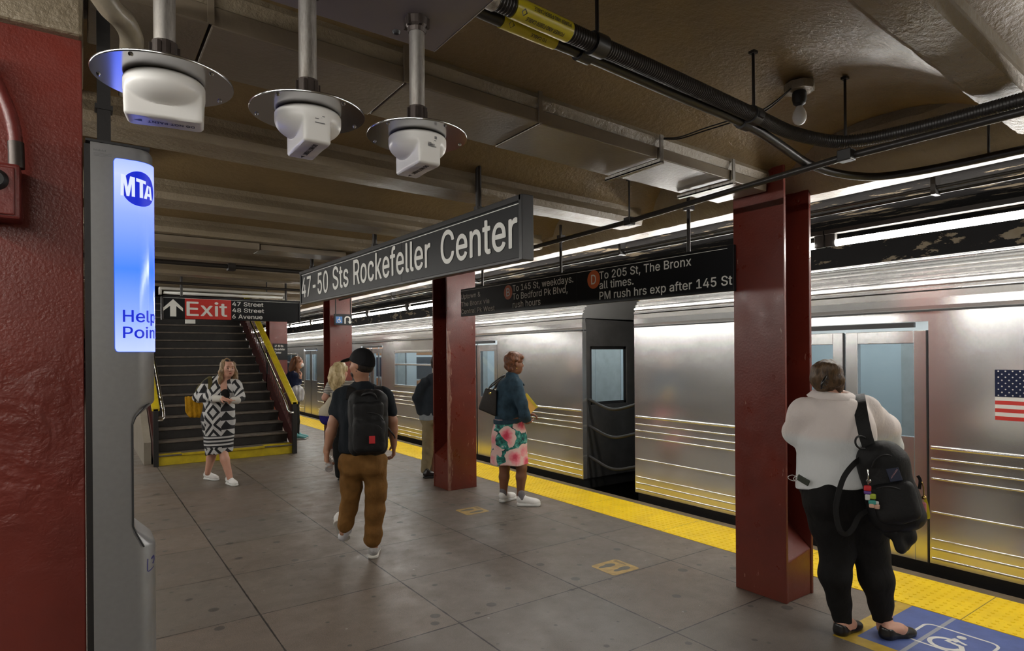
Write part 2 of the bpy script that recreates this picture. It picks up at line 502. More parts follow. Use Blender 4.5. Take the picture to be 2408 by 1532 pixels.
    # floor stickers
    M['sticker'] = simple('worn_gold_sticker', (0.50, 0.33, 0.10), 0.5, 0, 0.4, 18)
    M['sticker_mark'] = simple('grey_footprint', (0.11, 0.10, 0.075), 0.5, 0, 0.3, 20)
    M['pad_blue'] = simple('blue_floor_paint', (0.085, 0.125, 0.33), 0.5, 0, 0.3, 9, 0.1, 60)
    M['pad_yellow'] = simple('yellow_floor_paint', (0.56, 0.37, 0.045), 0.5, 0, 0.4, 9, 0.1, 60)
    M['pad_white'] = simple('white_floor_paint', (0.68, 0.67, 0.63), 0.5, 0, 0.2, 12)
    M['pad_grey'] = simple('grey_worn_line', (0.27, 0.28, 0.31), 0.5)
    t = NT('frosted_bulb_glass')
    t.set(col=(0.80, 0.80, 0.78), rough=0.18, spec=0.6)
    M['bulb'] = t.m
    # people
    def skin(name, col):
        t = NT(name).use_object()
        t.set(col=t.mix(t.noise(12, 4), col, tuple(c * f for c, f in zip(col, (0.82, 0.74, 0.72)))), rough=0.48, spec=0.4)
        t.b.inputs['Subsurface Weight'].default_value = 0.08
        t.b.inputs['Subsurface Radius'].default_value = (0.01, 0.004, 0.002)
        return t.m
    M['skin_fair'] = skin('fair_skin', (0.60, 0.34, 0.25))
    M['skin_tan'] = skin('tan_skin', (0.40, 0.21, 0.13))
    M['skin_brown'] = skin('brown_skin', (0.21, 0.092, 0.048))
    def hair(name, a, b, stretch=(1, 1, 0.25)):
        t = NT(name).use_object()
        h = t.noise(55, 4, 0.6, stretch=stretch)
        t.set(col=t.mix(t.ramp(h, [(0.3, 0.0), (0.7, 1.0)]), a, b), rough=0.42, spec=0.4)
        t.bump(h, 0.9, 0.012)
        return t.m
    M['hair_brown'] = hair('dark_brown_hair', (0.028, 0.016, 0.009), (0.135, 0.078, 0.035))
    M['hair_red'] = hair('short_auburn_hair', (0.055, 0.020, 0.010), (0.23, 0.085, 0.038), (1, 1, 0.6))
    M['hair_long_red'] = hair('long_reddish_hair', (0.085, 0.032, 0.014), (0.26, 0.11, 0.05))
    M['hair_blonde'] = hair('pale_blonde_hair', (0.36, 0.26, 0.11), (0.72, 0.58, 0.34))
    M['hair_lightbrown'] = hair('light_brown_hair', (0.13, 0.078, 0.038), (0.40, 0.27, 0.145))
    M['hair_black'] = hair('black_hair', (0.010, 0.008, 0.007), (0.03, 0.022, 0.018))
    def cloth(name, col, rough=0.85, var=0.25, scale=9, bs=30, bst=0.5, sheen=0.0):
        t = NT(name).use_object()
        n = t.noise(scale, 5, 0.6); w = t.noise(bs * 0.6, 3, 0.5, stretch=(1, 1, 0.6), dist=0.6); th = t.noise(700, 2, 0.5)
        t.set(col=t.mix(t.ramp(n, [(0.3, 0.0), (0.7, 1.0)]), col, tuple(x * (1 - var) for x in col)), rough=rough, spec=0.25)
        t.bump(t.math('ADD', w, t.math('MULTIPLY', th, 0.12)), bst, 0.02)
        return t.m
    M['blouse'] = cloth('white_chiffon_blouse', (0.70, 0.66, 0.64), 0.7, 0.10, 7, 16, 0.55)
    bt = NT('white_chiffon_blouse').use_object()
    w = bt.noise(16, 4, 0.6, stretch=(1, 1, 0.55)); zb = bt.ramp(bt.xyz()[2], [(0.0, 0.0), (1.0, 1.0)])
    edge = bt.ramp(bt.math('ADD', bt.xyz()[2], bt.math('MULTIPLY', bt.noise(4), 0.05)), [(0.0, 0.0), (1.0, 1.0)])
    edge = bt.math('SMOOTH_MIN', bt.math('MAXIMUM', bt.math('MULTIPLY', bt.math('SUBTRACT', bt.math('ADD', bt.xyz()[2], bt.math('MULTIPLY', bt.noise(4), 0.04)), 1.185), 22.0), 0.0), 1.0, 0.3)
    bt.set(col=bt.mix(edge, (0.66, 0.68, 0.68), (0.70, 0.635, 0.605)), rough=0.7, spec=0.25)
    bt.bump(w, 0.5, 0.02)
    M['blouse'] = bt.m
    M['leggings'] = cloth('black_leggings', (0.008, 0.0075, 0.0075), 0.8, 0.3)
    M['nylon'] = cloth('black_nylon', (0.011, 0.011, 0.0115), 0.5, 0.3, 9, 26, 0.55)
    M['nylon_shiny'] = cloth('shiny_black_webbing', (0.02, 0.02, 0.021), 0.4, 0.2)
    M['tee_navy'] = cloth('dark_navy_tee', (0.010, 0.014, 0.019), 0.85, 0.3)
    M['cap'] = cloth('black_cap', (0.007, 0.007, 0.009), 0.75, 0.2)
    M['canvas_brown'] = cloth('rust_brown_canvas', (0.215, 0.102, 0.024), 0.85, 0.35, 10, 20, 0.7)
    M['khaki'] = cloth('khaki_trousers', (0.27, 0.215, 0.125), 0.85, 0.2, 9, 22, 0.6)
    M['hoodie'] = cloth('dark_slate_hoodie', (0.030, 0.038, 0.048), 0.9, 0.25)
    M['denim'] = cloth('blue_denim', (0.036, 0.074, 0.108), 0.85, 0.5, 12, 18, 0.8)
    M['denim_pale'] = cloth('pale_denim', (0.28, 0.31, 0.33), 0.85, 0.2)
    M['navy_jacket'] = cloth('navy_jacket', (0.010, 0.016, 0.050), 0.8, 0.3)
    M['black_trousers'] = cloth('black_trousers', (0.010, 0.010, 0.010), 0.85, 0.3)
    M['white_sneaker'] = cloth('white_sneaker', (0.76, 0.75, 0.73), 0.6, 0.08, 20, 40, 0.2)
    M['silver_sneaker'] = cloth('silver_sneaker', (0.50, 0.49, 0.48), 0.4, 0.35, 60, 40, 0.2)
    M['sole'] = simple('pale_shoe_sole', (0.62, 0.60, 0.55), 0.6)
    M['sole_dark'] = simple('black_shoe_sole', (0.012, 0.012, 0.012), 0.6)
    M['black_leather'] = simple('black_leather', (0.010, 0.009, 0.009), 0.3, 0, 0.2, 20, 0.2, 60)
    M['teal'] = cloth('teal_sneaker', (0.16, 0.42, 0.42), 0.6, 0.15)
    M['mask'] = simple('white_face_mask', (0.78, 0.77, 0.76), 0.7)
    M['sock_grey'] = cloth('grey_sock', (0.17, 0.16, 0.17), 0.9, 0.1)
    M['sock_white'] = cloth('white_sock', (0.60, 0.60, 0.62), 0.9, 0.1)
    M['plastic_bag'] = cloth('white_plastic_bag', (0.62, 0.62, 0.63), 0.35, 0.1, 7, 22, 0.8)
    M['canvas_tote'] = cloth('cream_canvas', (0.52, 0.47, 0.36), 0.9, 0.1, 9, 26, 0.5)
    M['tote_blue'] = cloth('royal_blue_canvas', (0.020, 0.015, 0.15), 0.85, 0.1)
    M['mustard'] = cloth('mustard_quilted', (0.58, 0.30, 0.010), 0.75, 0.25, 30, 45, 0.8)
    M['olive'] = cloth('olive_strap', (0.10, 0.085, 0.03), 0.8, 0.1)
    M['leather_brown'] = simple('dark_brown_leather', (0.018, 0.012, 0.008), 0.62, 0, 0.5, 40, 0.15, 60)
    M['envelope'] = simple('yellow_envelope', (0.70, 0.38, 0.06), 0.55, 0, 0.15, 6)
    M['lips'] = simple('lips', (0.36, 0.11, 0.085), 0.4)
    M['lips_dark'] = simple('dark_lips', (0.16, 0.05, 0.035), 0.4)
    M['brow'] = simple('eyebrow', (0.10, 0.06, 0.035), 0.7)
    M['brow_dark'] = simple('dark_eyebrow', (0.02, 0.014, 0.010), 0.7)
    M['eye'] = simple('eye', (0.05, 0.04, 0.035), 0.15)
    M['gold'] = simple('gold_metal', (0.60, 0.42, 0.14), 0.25, 1.0)
    M['charm_red'] = simple('red_charm', (0.55, 0.025, 0.03), 0.4)
    M['charm_purple'] = simple('purple_charm', (0.13, 0.05, 0.30), 0.4)
    M['charm_green'] = simple('lime_charm', (0.38, 0.48, 0.04), 0.4)
    M['charm_teal'] = simple('teal_charm', (0.05, 0.32, 0.27), 0.4)
    M['charm_skin'] = simple('peach_charm', (0.62, 0.38, 0.28), 0.5)
    M['charm_white'] = simple('white_charm', (0.66, 0.66, 0.64), 0.4)
    M['pink'] = simple('pink_tassel', (0.52, 0.17, 0.20), 0.5)
    M['yellow_strap'] = simple('yellow_key_strap', (0.66, 0.58, 0.02), 0.4)
    M['navy_patch'] = simple('navy_patch', (0.012, 0.018, 0.045), 0.6)
    M['pink_thread'] = simple('pale_pink_thread', (0.42, 0.24, 0.26), 0.7)
    M['phone_green'] = simple('olive_phone_case', (0.035, 0.042, 0.028), 0.5)
    M['white_wire'] = simple('white_wire', (0.62, 0.60, 0.58), 0.5)
    t = NT('clear_water_bottle')
    t.set(col=(0.9, 0.92, 0.93), rough=0.08, trans=0.75, ior=1.33)
    M['bottle'] = t.m
    # striped knit top
    t = NT('striped_tee').use_object()
    Z = t.xyz()[2]
    st = t.math('GREATER_THAN', t.math('FRACT', t.math('MULTIPLY', Z, 46)), 0.55)
    t.set(col=t.mix(st, (0.50, 0.48, 0.44), (0.11, 0.105, 0.10)), rough=0.85)
    M['striped'] = t.m
    # floral skirt
    t = NT('pink_floral_print').use_object()
    nz = t.n('ShaderNodeTexNoise'); nz.inputs['Scale'].default_value = 9; nz.inputs['Detail'].default_value = 3; t.l(t.co, nz.inputs['Vector'])
    va = t.n('ShaderNodeVectorMath', operation='MULTIPLY_ADD'); va.inputs[1].default_value = (0.09, 0.09, 0.09); t.l(nz.outputs['Color'], va.inputs[0]); t.l(t.co, va.inputs[2])
    w = va.outputs[0]
    d = t.voro(6.2, co=w); rc = t.xyz(t.voro(6.2, out='Color', co=w))
    petal = t.ramp(t.math('ADD', d, t.math('MULTIPLY', t.noise(30, 4), 0.34)), [(0.14, (0.50, 0.020, 0.055)), (0.36, (0.64, 0.070, 0.120)), (0.54, (0.78, 0.26, 0.29)), (0.72, (0.74, 0.50, 0.46))])
    leaf = t.ramp(t.noise(16, 4, 0.6, co=w), [(0.36, (0.008, 0.022, 0.035)), (0.48, (0.012, 0.13, 0.105)), (0.58, (0.05, 0.30, 0.25)), (0.68, (0.55, 0.54, 0.55))])
    isf = t.math('MULTIPLY', t.math('LESS_THAN', d, 0.70), t.math('GREATER_THAN', rc[0], 0.16))
    t.set(col=t.mix(isf, leaf, petal), rough=0.8)
    t.bump(t.noise(18, 3), 0.35, 0.015)
    M['floral'] = t.m
    # black, grey and white geometric knit of the coat
    t = NT('geometric_knit').use_object()
    X, Y, Z = t.xyz()
    A = t.math('ADD', t.math('MULTIPLY', X, float(CAM_R[0])), t.math('MULTIPLY', Y, float(CAM_R[1])))
    def fr(v): return t.math('FRACT', v)
    v1 = fr(t.math('MULTIPLY', Z, 8.2))
    u1 = fr(t.math('ADD', t.math('MULTIPLY', A, 7.0), 0.25))
    tri = t.math('GREATER_THAN', t.math('ABSOLUTE', t.math('SUBTRACT', u1, 0.5)), t.math('MULTIPLY', v1, 0.5))
    dia = t.math('ADD', t.math('ABSOLUTE', t.math('SUBTRACT', fr(t.math('ADD', t.math('MULTIPLY', A, 4.2), 0.1)), 0.5)), t.math('ABSOLUTE', t.math('SUBTRACT', fr(t.math('MULTIPLY', Z, 3.1)), 0.5)))
    dm = t.math('LESS_THAN', fr(t.math('MULTIPLY', dia, 3.0)), 0.45)
    sel = t.math('GREATER_THAN', fr(t.math('ADD', t.math('MULTIPLY', A, 3.1), 0.82)), 0.42)
    stp = t.math('GREATER_THAN', fr(t.math('MULTIPLY', Z, 21)), 0.5)
    zb = t.math('LESS_THAN', t.math('ABSOLUTE', t.math('SUBTRACT', Z, 0.58)), 0.075)
    pat = t.mix(sel, tri, dm)
    pat = t.mix(zb, pat, stp)
    cw = t.mix(t.noise(7, 3), (0.62, 0.61, 0.58), (0.36, 0.36, 0.38))
    t.set(col=t.mix(pat, cw, (0.014, 0.014, 0.017)), rough=0.9)
    t.bump(t.noise(40, 3), 0.4, 0.015)
    M['knit'] = t.m
    M['knit_cream'] = cloth('cream_knit_cuff', (0.58, 0.56, 0.51), 0.9, 0.1)
make_materials()

# ------------------------------------------------------------------ lettering
# grotesque letter shapes: advance, outline points (capital height = 1000), triangles
GLYPHS = {
'&': (880, '387,-13 324,-9 268,3 217,23 173,50 136,83 106,122 84,165 71,212 67,262 70,302 79,339 93,372 113,403 137,433 166,461 199,489 236,518 276,548 425,659 438,669 451,680 465,692 478,706 490,721 500,737 508,755 513,774 515,796 511,826 500,852 483,875 459,892 430,903 396,906 372,904 350,899 330,891 312,879 297,865 285,848 276,828 271,807 269,784 271,760 276,736 286,714 298,691 313,668 332,643 352,617 375,589 401,558 860,0 715,0 337,455 238,575 212,609 190,643 172,676 159,710 151,746 148,783 152,826 162,865 179,901 201,932 230,959 264,981 303,997 346,1006 393,1009 441,1006 484,997 522,981 556,959 584,933 606,903 623,869 633,833 636,795 634,765 629,737 619,711 607,685 591,661 573,639 552,617 529,596 503,576 303,428 266,398 237,370 216,343 202,316 193,288 191,258 193,227 201,198 215,172 233,149 255,129 282,113 311,101 344,94 379,91 418,94 457,102 494,116 529,136 562,159 592,188 619,220 642,257 661,298 675,342 683,390 686,441 801,441 799,381 792,328 780,283 764,243 747,210 729,182 710,158 694,138 679,122 654,92 619,60 579,34 533,13 484,-2 435,-10 358,609 266,541 430,522 338,454 574,170 644,262 720,170 645,84', '4,100,5 100,99,5 6,5,99 99,98,6 7,6,98 98,97,7 8,7,97 97,96,8 9,8,96 96,95,9 10,9,95 11,10,95 95,94,11 12,11,94 13,12,94 94,93,13 14,13,93 135,18,56 36,35,70 105,104,1 103,1,104 69,37,36 36,70,69 1,103,2 102,2,103 90,55,17 18,135,55 18,51,134 50,49,18 56,18,49 49,48,56 38,37,68 37,69,68 2,102,3 102,101,3 4,3,101 100,4,101 14,93,92 15,14,92 92,91,15 16,15,91 91,90,16 90,17,16 56,48,57 48,47,57 58,57,47 47,46,58 59,58,46 46,45,59 60,59,45 45,44,60 61,60,44 44,43,61 62,61,43 63,62,43 43,42,63 64,63,42 42,41,64 65,64,41 41,40,65 66,65,40 40,39,66 67,66,39 39,38,67 38,68,67 133,106,0 106,133,107 34,33,72 71,34,72 107,133,132 132,131,107 131,108,107 19,52,89 20,19,89 21,20,89 89,88,21 22,21,88 88,87,22 23,22,87 75,74,31 32,31,74 74,73,32 33,32,73 72,33,73 127,128,54 126,127,54 125,126,54 54,53,125 122,121,114 115,114,121 121,120,115 116,115,120 120,119,116 117,116,119 119,118,117 128,127,111 127,126,111 112,111,126 126,125,112 108,131,130 109,108,130 130,129,109 129,110,109 23,87,86 24,23,86 86,85,24 25,24,85 85,84,25 26,25,84 84,83,26 83,82,26 27,26,82 82,81,27 28,27,81 81,80,28 80,79,28 29,28,79 79,78,29 78,77,29 30,29,77 77,76,30 31,30,76 75,31,76 105,1,0 0,106,105 18,55,52 51,18,52 52,19,51 34,71,35 70,35,71 50,18,134 51,19,134 123,122,114 124,123,114 89,52,136 113,112,125 52,55,136 55,90,137 17,55,135 139,140,124 138,141,128 140,139,113 136,137,113 112,113,137 111,112,137 55,137,136 141,138,110 111,137,138 128,111,138 136,113,139 124,114,139 125,53,140 113,125,140 54,128,141 110,129,141'),
',': (369, '74,-235 133,140 269,140 166,-235', '1,0,3 3,2,1'),
'-': (891, '662,481 662,369 224,369 224,481', '3,2,1 1,0,3'),
'.': (369, '187,-9 164,-6 143,3 124,17 109,36 100,57 97,81 100,104 109,126 124,144 143,159 164,168 187,170 211,168 232,159 251,144 266,126 274,104 277,81 274,57 266,36 251,17 232,3 211,-6', '6,5,4 4,3,6 1,0,2 2,9,3 6,3,9 7,6,9 8,7,9 13,12,14 16,15,17 20,19,21 22,21,19 19,18,22 12,22,18 18,17,12 17,15,12 14,12,15 23,22,0 2,0,22 22,12,2 9,2,12 10,9,12 11,10,12'),
'0': (891, '446,-13 375,-7 312,14 255,47 207,94 167,152 135,223 112,305 99,397 94,499 99,602 113,694 136,776 168,847 208,906 256,952 312,986 375,1007 446,1013 516,1007 579,986 635,952 683,906 723,847 755,776 778,694 792,602 797,499 792,397 778,305 755,223 724,152 684,94 636,47 580,14 516,-7 446,97 492,103 534,118 570,145 602,181 628,227 649,283 664,347 673,419 676,499 673,581 664,653 649,717 628,773 602,819 570,855 534,882 492,898 446,903 399,898 357,882 320,855 289,819 263,773 242,717 227,653 218,581 215,499 218,419 227,347 242,283 263,227 289,181 320,145 357,118 399,103', '7,6,66 66,65,7 8,7,65 65,64,8 9,8,64 64,63,9 63,62,9 10,9,62 62,61,10 11,10,61 61,60,11 12,11,60 0,36,71 0,71,1 1,71,2 71,70,2 3,2,70 69,3,70 57,56,15 16,15,56 56,55,16 55,17,16 3,69,4 69,68,4 5,4,68 68,67,5 6,5,67 66,6,67 12,60,59 13,12,59 59,58,13 14,13,58 58,57,14 57,15,14 18,54,53 18,53,19 37,35,34 38,37,34 34,33,38 39,38,33 51,21,52 21,20,52 53,52,20 19,53,20 30,29,42 43,42,29 29,28,43 44,43,28 28,27,44 45,44,27 46,45,27 27,26,46 47,46,26 26,25,47 48,47,25 25,24,48 39,33,32 40,39,32 32,31,40 41,40,31 31,30,41 30,42,41 48,24,49 24,23,49 50,49,23 23,22,50 51,50,22 21,51,22 36,0,35 35,37,36 54,18,55 17,55,18'),
'1': (891, '150,0 150,107 768,107 768,0 542,1000 542,0 417,0 417,881 411,881 169,703 169,839 390,1000 542,107 417,107', '11,10,8 8,10,9 3,2,5 13,12,7 1,0,6 11,8,7 7,4,11 12,13,6 4,7,12 5,2,12 6,5,12 1,6,13'),
'2': (891, '126,0 126,93 460,450 496,488 528,523 555,555 577,585 596,614 611,642 621,670 627,700 630,730 627,764 618,795 605,823 586,847 564,867 537,883 507,894 475,901 440,903 402,901 369,893 339,880 312,862 290,839 273,813 260,782 252,749 250,711 129,711 133,769 147,822 169,869 200,912 237,947 281,976 331,997 384,1009 442,1013 500,1009 553,997 601,976 644,948 680,915 710,875 732,831 745,783 749,732 747,695 740,660 729,624 713,588 690,550 660,508 624,463 578,411 525,353 300,119 300,111 765,111 765,0', '1,0,59 29,28,30 31,30,28 28,27,31 32,31,27 33,32,27 27,26,33 34,33,26 26,25,34 25,35,34 38,22,21 37,23,22 22,38,37 18,40,19 39,19,40 57,2,58 19,39,20 21,20,39 38,21,39 1,59,58 58,2,1 35,25,24 36,35,24 24,23,36 23,37,36 17,16,42 41,17,42 49,48,11 12,11,48 48,47,12 47,46,12 5,55,54 6,5,54 54,53,6 7,6,53 53,52,7 8,7,52 52,51,8 9,8,51 51,50,9 10,9,50 50,49,10 49,11,10 12,46,13 46,45,13 14,13,45 45,44,14 15,14,44 44,43,15 16,15,43 42,16,43 59,0,61 61,60,59 2,57,56 3,2,56 4,3,56 56,55,4 55,5,4 17,41,18 40,18,41'),
'4': (891, '78,207 78,311 485,1000 611,1000 213,326 213,319 812,319 812,207 554,0 554,238 554,287 554,624 674,624 674,0 554,207 554,319 674,319 674,207', '1,0,5 1,5,4 4,2,1 5,0,9 5,9,10 16,15,10 2,4,3 15,16,11 8,13,14 9,0,14 5,10,15 12,11,16 7,6,16 17,7,16 14,17,9 17,16,10 10,9,17 17,14,13'),
'5': (891, '435,-13 377,-10 324,2 275,22 231,48 194,80 163,118 139,161 124,207 117,256 240,256 245,227 256,200 271,175 291,153 314,134 341,118 370,107 401,100 435,98 474,101 510,111 543,127 572,148 597,174 617,205 632,240 641,278 644,319 641,360 632,399 616,435 596,466 570,493 540,515 506,531 469,541 428,544 395,542 362,537 329,528 299,515 273,500 252,483 132,497 189,1000 720,1000 720,889 296,889 263,593 268,593 291,611 318,626 349,639 382,648 416,654 451,656 495,653 538,645 578,631 615,612 648,589 678,561 705,529 727,493 745,454 758,412 766,368 768,321 764,259 749,201 725,149 693,102 653,62 607,30 554,6 497,-9', '9,8,10 49,43,42 5,4,14 14,13,5 6,5,13 13,12,6 7,6,12 12,11,7 8,7,11 10,8,11 43,49,44 45,44,49 40,39,52 39,53,52 17,1,18 55,37,56 18,1,0 0,19,18 54,38,37 37,55,54 1,17,2 16,2,17 53,39,38 38,54,53 2,16,3 16,15,3 4,3,15 14,4,15 49,42,41 50,49,41 41,40,50 51,50,40 40,52,51 45,49,48 20,76,21 57,36,35 35,58,57 21,76,75 22,21,75 75,74,22 74,23,22 33,60,34 60,59,34 35,34,59 58,35,59 71,70,26 27,26,70 70,69,27 28,27,69 69,68,28 68,67,28 29,28,67 67,66,29 30,29,66 66,65,30 23,74,73 24,23,73 73,72,24 25,24,72 72,71,25 71,26,25 30,65,31 65,64,31 64,63,31 32,31,63 63,62,32 33,32,62 62,61,33 60,33,61 76,20,0 19,0,20 56,37,36 36,57,56 47,46,48 45,48,46'),
'6': (891, '445,-13 385,-9 330,5 280,29 235,61 197,100 166,146 143,199 129,256 125,318 128,367 139,417 157,470 183,527 221,594 270,669 496,1000 633,1000 297,513 286,513 296,532 309,549 324,565 342,580 362,593 385,603 409,611 434,616 462,617 520,613 573,600 621,579 663,550 698,514 727,471 748,423 760,368 764,309 760,249 746,193 723,143 692,98 654,59 609,28 559,5 504,-9 445,95 482,98 517,108 548,123 575,144 599,169 618,199 632,233 641,269 644,309 641,349 632,386 618,419 599,449 575,474 548,494 517,509 482,518 445,521 408,518 373,510 342,495 314,474 290,450 271,420 257,387 248,351 246,311 248,271 257,234 271,200 290,170 314,144 342,123 373,108 408,98 344,581', '6,5,76 76,75,6 7,6,75 75,74,7 8,7,74 74,73,8 9,8,73 73,72,9 10,9,72 11,10,72 72,71,11 12,11,71 71,70,12 18,20,19 19,69,68 18,19,68 20,18,21 65,26,25 1,81,80 66,65,24 65,25,24 1,80,2 80,79,2 18,68,67 2,79,3 79,78,3 4,3,78 78,77,4 5,4,77 76,5,77 12,70,69 13,12,69 69,19,13 14,13,19 19,20,14 20,21,14 21,22,14 15,14,22 22,23,15 64,28,27 45,48,47 45,47,0 46,0,47 28,64,63 62,61,30 29,62,30 48,45,44 44,49,48 62,29,63 28,63,29 41,40,52 40,39,52 53,52,39 39,38,53 54,53,38 38,37,54 55,54,37 56,55,37 37,36,56 57,56,36 36,35,57 35,34,57 58,57,34 34,33,58 49,44,43 50,49,43 43,42,50 51,50,42 42,41,51 41,52,51 58,33,59 33,32,59 60,59,32 32,31,60 61,60,31 30,61,31 15,23,16 81,1,0 0,46,81 26,65,64 64,27,26 67,66,18 82,18,24 66,24,18 22,21,18 18,82,23 17,16,23 23,22,18 17,23,82'),
'7': (891, '191,0 636,881 636,889 122,889 122,1000 768,1000 768,882 324,0', '0,7,1 2,1,6 6,5,2 6,1,7 4,3,2 2,5,4'),
'8': (891, '445,-13 380,-9 321,3 266,22 219,49 178,82 146,121 121,166 107,214 102,266 105,307 113,346 128,384 147,418 171,448 199,474 230,495 264,511 300,520 300,525 254,542 215,569 182,605 158,648 143,696 138,748 143,797 156,842 178,884 208,921 244,953 287,979 335,998 388,1010 445,1013 501,1010 554,998 602,979 644,953 681,921 710,884 733,842 746,797 750,748 745,696 731,649 706,605 674,569 635,542 591,525 591,520 626,511 659,495 690,474 718,448 742,418 761,384 776,346 785,307 788,266 783,214 768,166 744,121 711,82 671,49 623,22 569,3 509,-9 445,97 487,99 526,106 560,118 590,135 615,155 635,180 650,208 659,239 662,272 659,308 649,341 634,371 612,397 587,420 556,438 522,452 485,460 445,462 404,460 367,452 333,438 302,420 276,397 255,371 239,341 230,308 227,272 230,239 239,208 253,180 274,155 299,135 329,118 364,106 402,99 445,569 479,571 510,579 539,590 564,606 586,626 604,650 617,677 625,706 628,738 625,770 617,800 605,826 587,849 566,868 541,884 512,895 480,902 445,904 410,902 378,895 349,884 323,868 302,849 284,826 271,800 264,770 261,738 264,706 271,677 284,650 302,626 323,606 349,590 379,579 410,571', '6,5,98 98,97,6 7,6,97 97,96,7 8,7,96 9,8,96 96,95,9 10,9,95 95,94,10 11,10,94 94,93,11 12,11,93 13,12,93 93,92,13 14,13,92 24,23,132 132,131,24 25,24,131 131,130,25 26,25,130 125,124,32 103,1,0 0,68,103 86,139,87 1,103,102 138,88,87 87,139,138 123,33,124 32,124,33 1,102,2 102,101,2 3,2,101 100,3,101 18,90,89 89,88,18 88,138,18 19,18,138 138,137,19 136,19,137 31,126,125 125,32,31 3,100,4 100,99,4 5,4,99 98,5,99 14,92,91 15,14,91 16,15,91 91,90,16 17,16,90 90,18,17 19,136,20 136,135,20 21,20,135 135,134,21 22,21,134 134,133,22 23,22,133 132,23,133 26,130,129 27,26,129 28,27,129 129,128,28 29,28,128 128,127,29 30,29,127 127,126,30 126,31,30 34,122,121 121,35,34 119,36,120 67,70,69 84,106,85 105,85,106 35,121,120 120,36,35 71,66,65 72,71,65 70,67,66 66,71,70 82,50,83 84,83,50 106,84,50 50,49,106 107,106,49 49,108,107 118,37,119 36,119,37 63,62,74 75,74,62 62,61,75 76,75,61 61,60,76 60,59,76 77,76,59 59,58,77 78,77,58 58,57,78 79,78,57 57,56,79 56,55,79 80,79,55 55,54,80 54,53,80 45,44,112 113,112,44 44,43,113 114,113,43 43,42,114 72,65,64 73,72,64 64,63,73 63,74,73 80,53,81 53,52,81 82,81,52 52,51,82 50,82,51 108,49,48 109,108,48 48,47,109 110,109,47 47,46,110 111,110,46 46,45,111 45,112,111 114,42,115 42,41,115 41,40,115 116,115,40 40,39,116 117,116,39 39,38,117 118,117,38 37,118,38 67,69,0 68,0,69 85,105,86 105,104,86 139,86,104 122,34,123 33,123,34'),
'A': (943, '32,0 396,1000 543,1000 910,0 777,0 564,595 551,634 536,680 519,732 501,791 480,861 456,940 482,940 458,860 437,789 418,729 402,677 387,633 374,595 167,0 216,279 216,391 727,391 727,279 469,897 303,391 637,391 677,279 264,279', '0,19,20 21,18,17 0,20,21 1,16,15 1,15,14 14,13,1 13,11,1 16,1,17 21,17,1 0,21,1 8,7,2 8,2,9 10,9,2 12,10,2 4,3,23 3,22,23 6,5,22 2,7,6 6,22,2 22,3,2 28,25,20 11,13,24 11,24,12 1,11,12 12,2,1 26,27,23 10,12,24 25,28,26 18,21,25 21,20,25 22,5,26 23,22,26 4,23,27 27,26,28 20,19,28'),
'B': (897, '118,0 118,1000 474,1000 539,996 597,984 646,964 688,938 722,906 749,869 767,827 779,783 783,735 780,695 773,660 760,629 743,603 724,581 700,562 675,547 648,534 619,524 619,515 651,510 682,499 714,483 743,460 769,432 791,399 808,361 818,317 821,268 818,219 806,173 787,131 759,94 722,62 677,35 623,16 558,4 485,0 245,112 481,112 552,117 607,132 648,157 676,189 693,226 699,268 696,301 687,332 673,361 654,388 630,410 601,429 567,443 530,451 488,454 245,454 245,561 468,561 503,563 536,570 566,582 593,598 616,618 635,642 649,669 658,699 660,732 655,773 640,811 614,843 578,868 531,883 472,888 245,888', '40,57,0 1,0,57 74,2,75 59,58,57 1,57,58 58,75,1 75,2,1 60,56,55 41,39,38 38,42,41 60,55,61 40,0,39 39,41,40 59,57,56 56,60,59 73,3,74 2,74,3 54,53,21 63,62,20 20,19,63 64,63,19 72,71,5 4,72,5 42,38,37 37,43,42 54,21,55 61,55,21 21,20,61 20,62,61 72,4,73 3,73,4 34,33,45 33,32,45 46,45,32 32,31,46 47,46,31 31,30,47 30,29,47 48,47,29 29,28,48 49,48,28 28,27,49 50,49,27 27,26,50 26,25,50 51,50,25 24,51,25 14,13,67 13,12,67 68,67,12 12,11,68 11,10,68 69,68,10 10,9,69 43,37,36 44,43,36 36,35,44 35,34,44 34,45,44 51,24,52 24,23,52 23,22,52 53,52,22 21,53,22 64,19,18 18,17,64 65,64,17 17,16,65 16,15,65 66,65,15 15,14,66 14,67,66 69,9,70 9,8,70 8,7,70 71,70,7 7,6,71 5,71,6'),
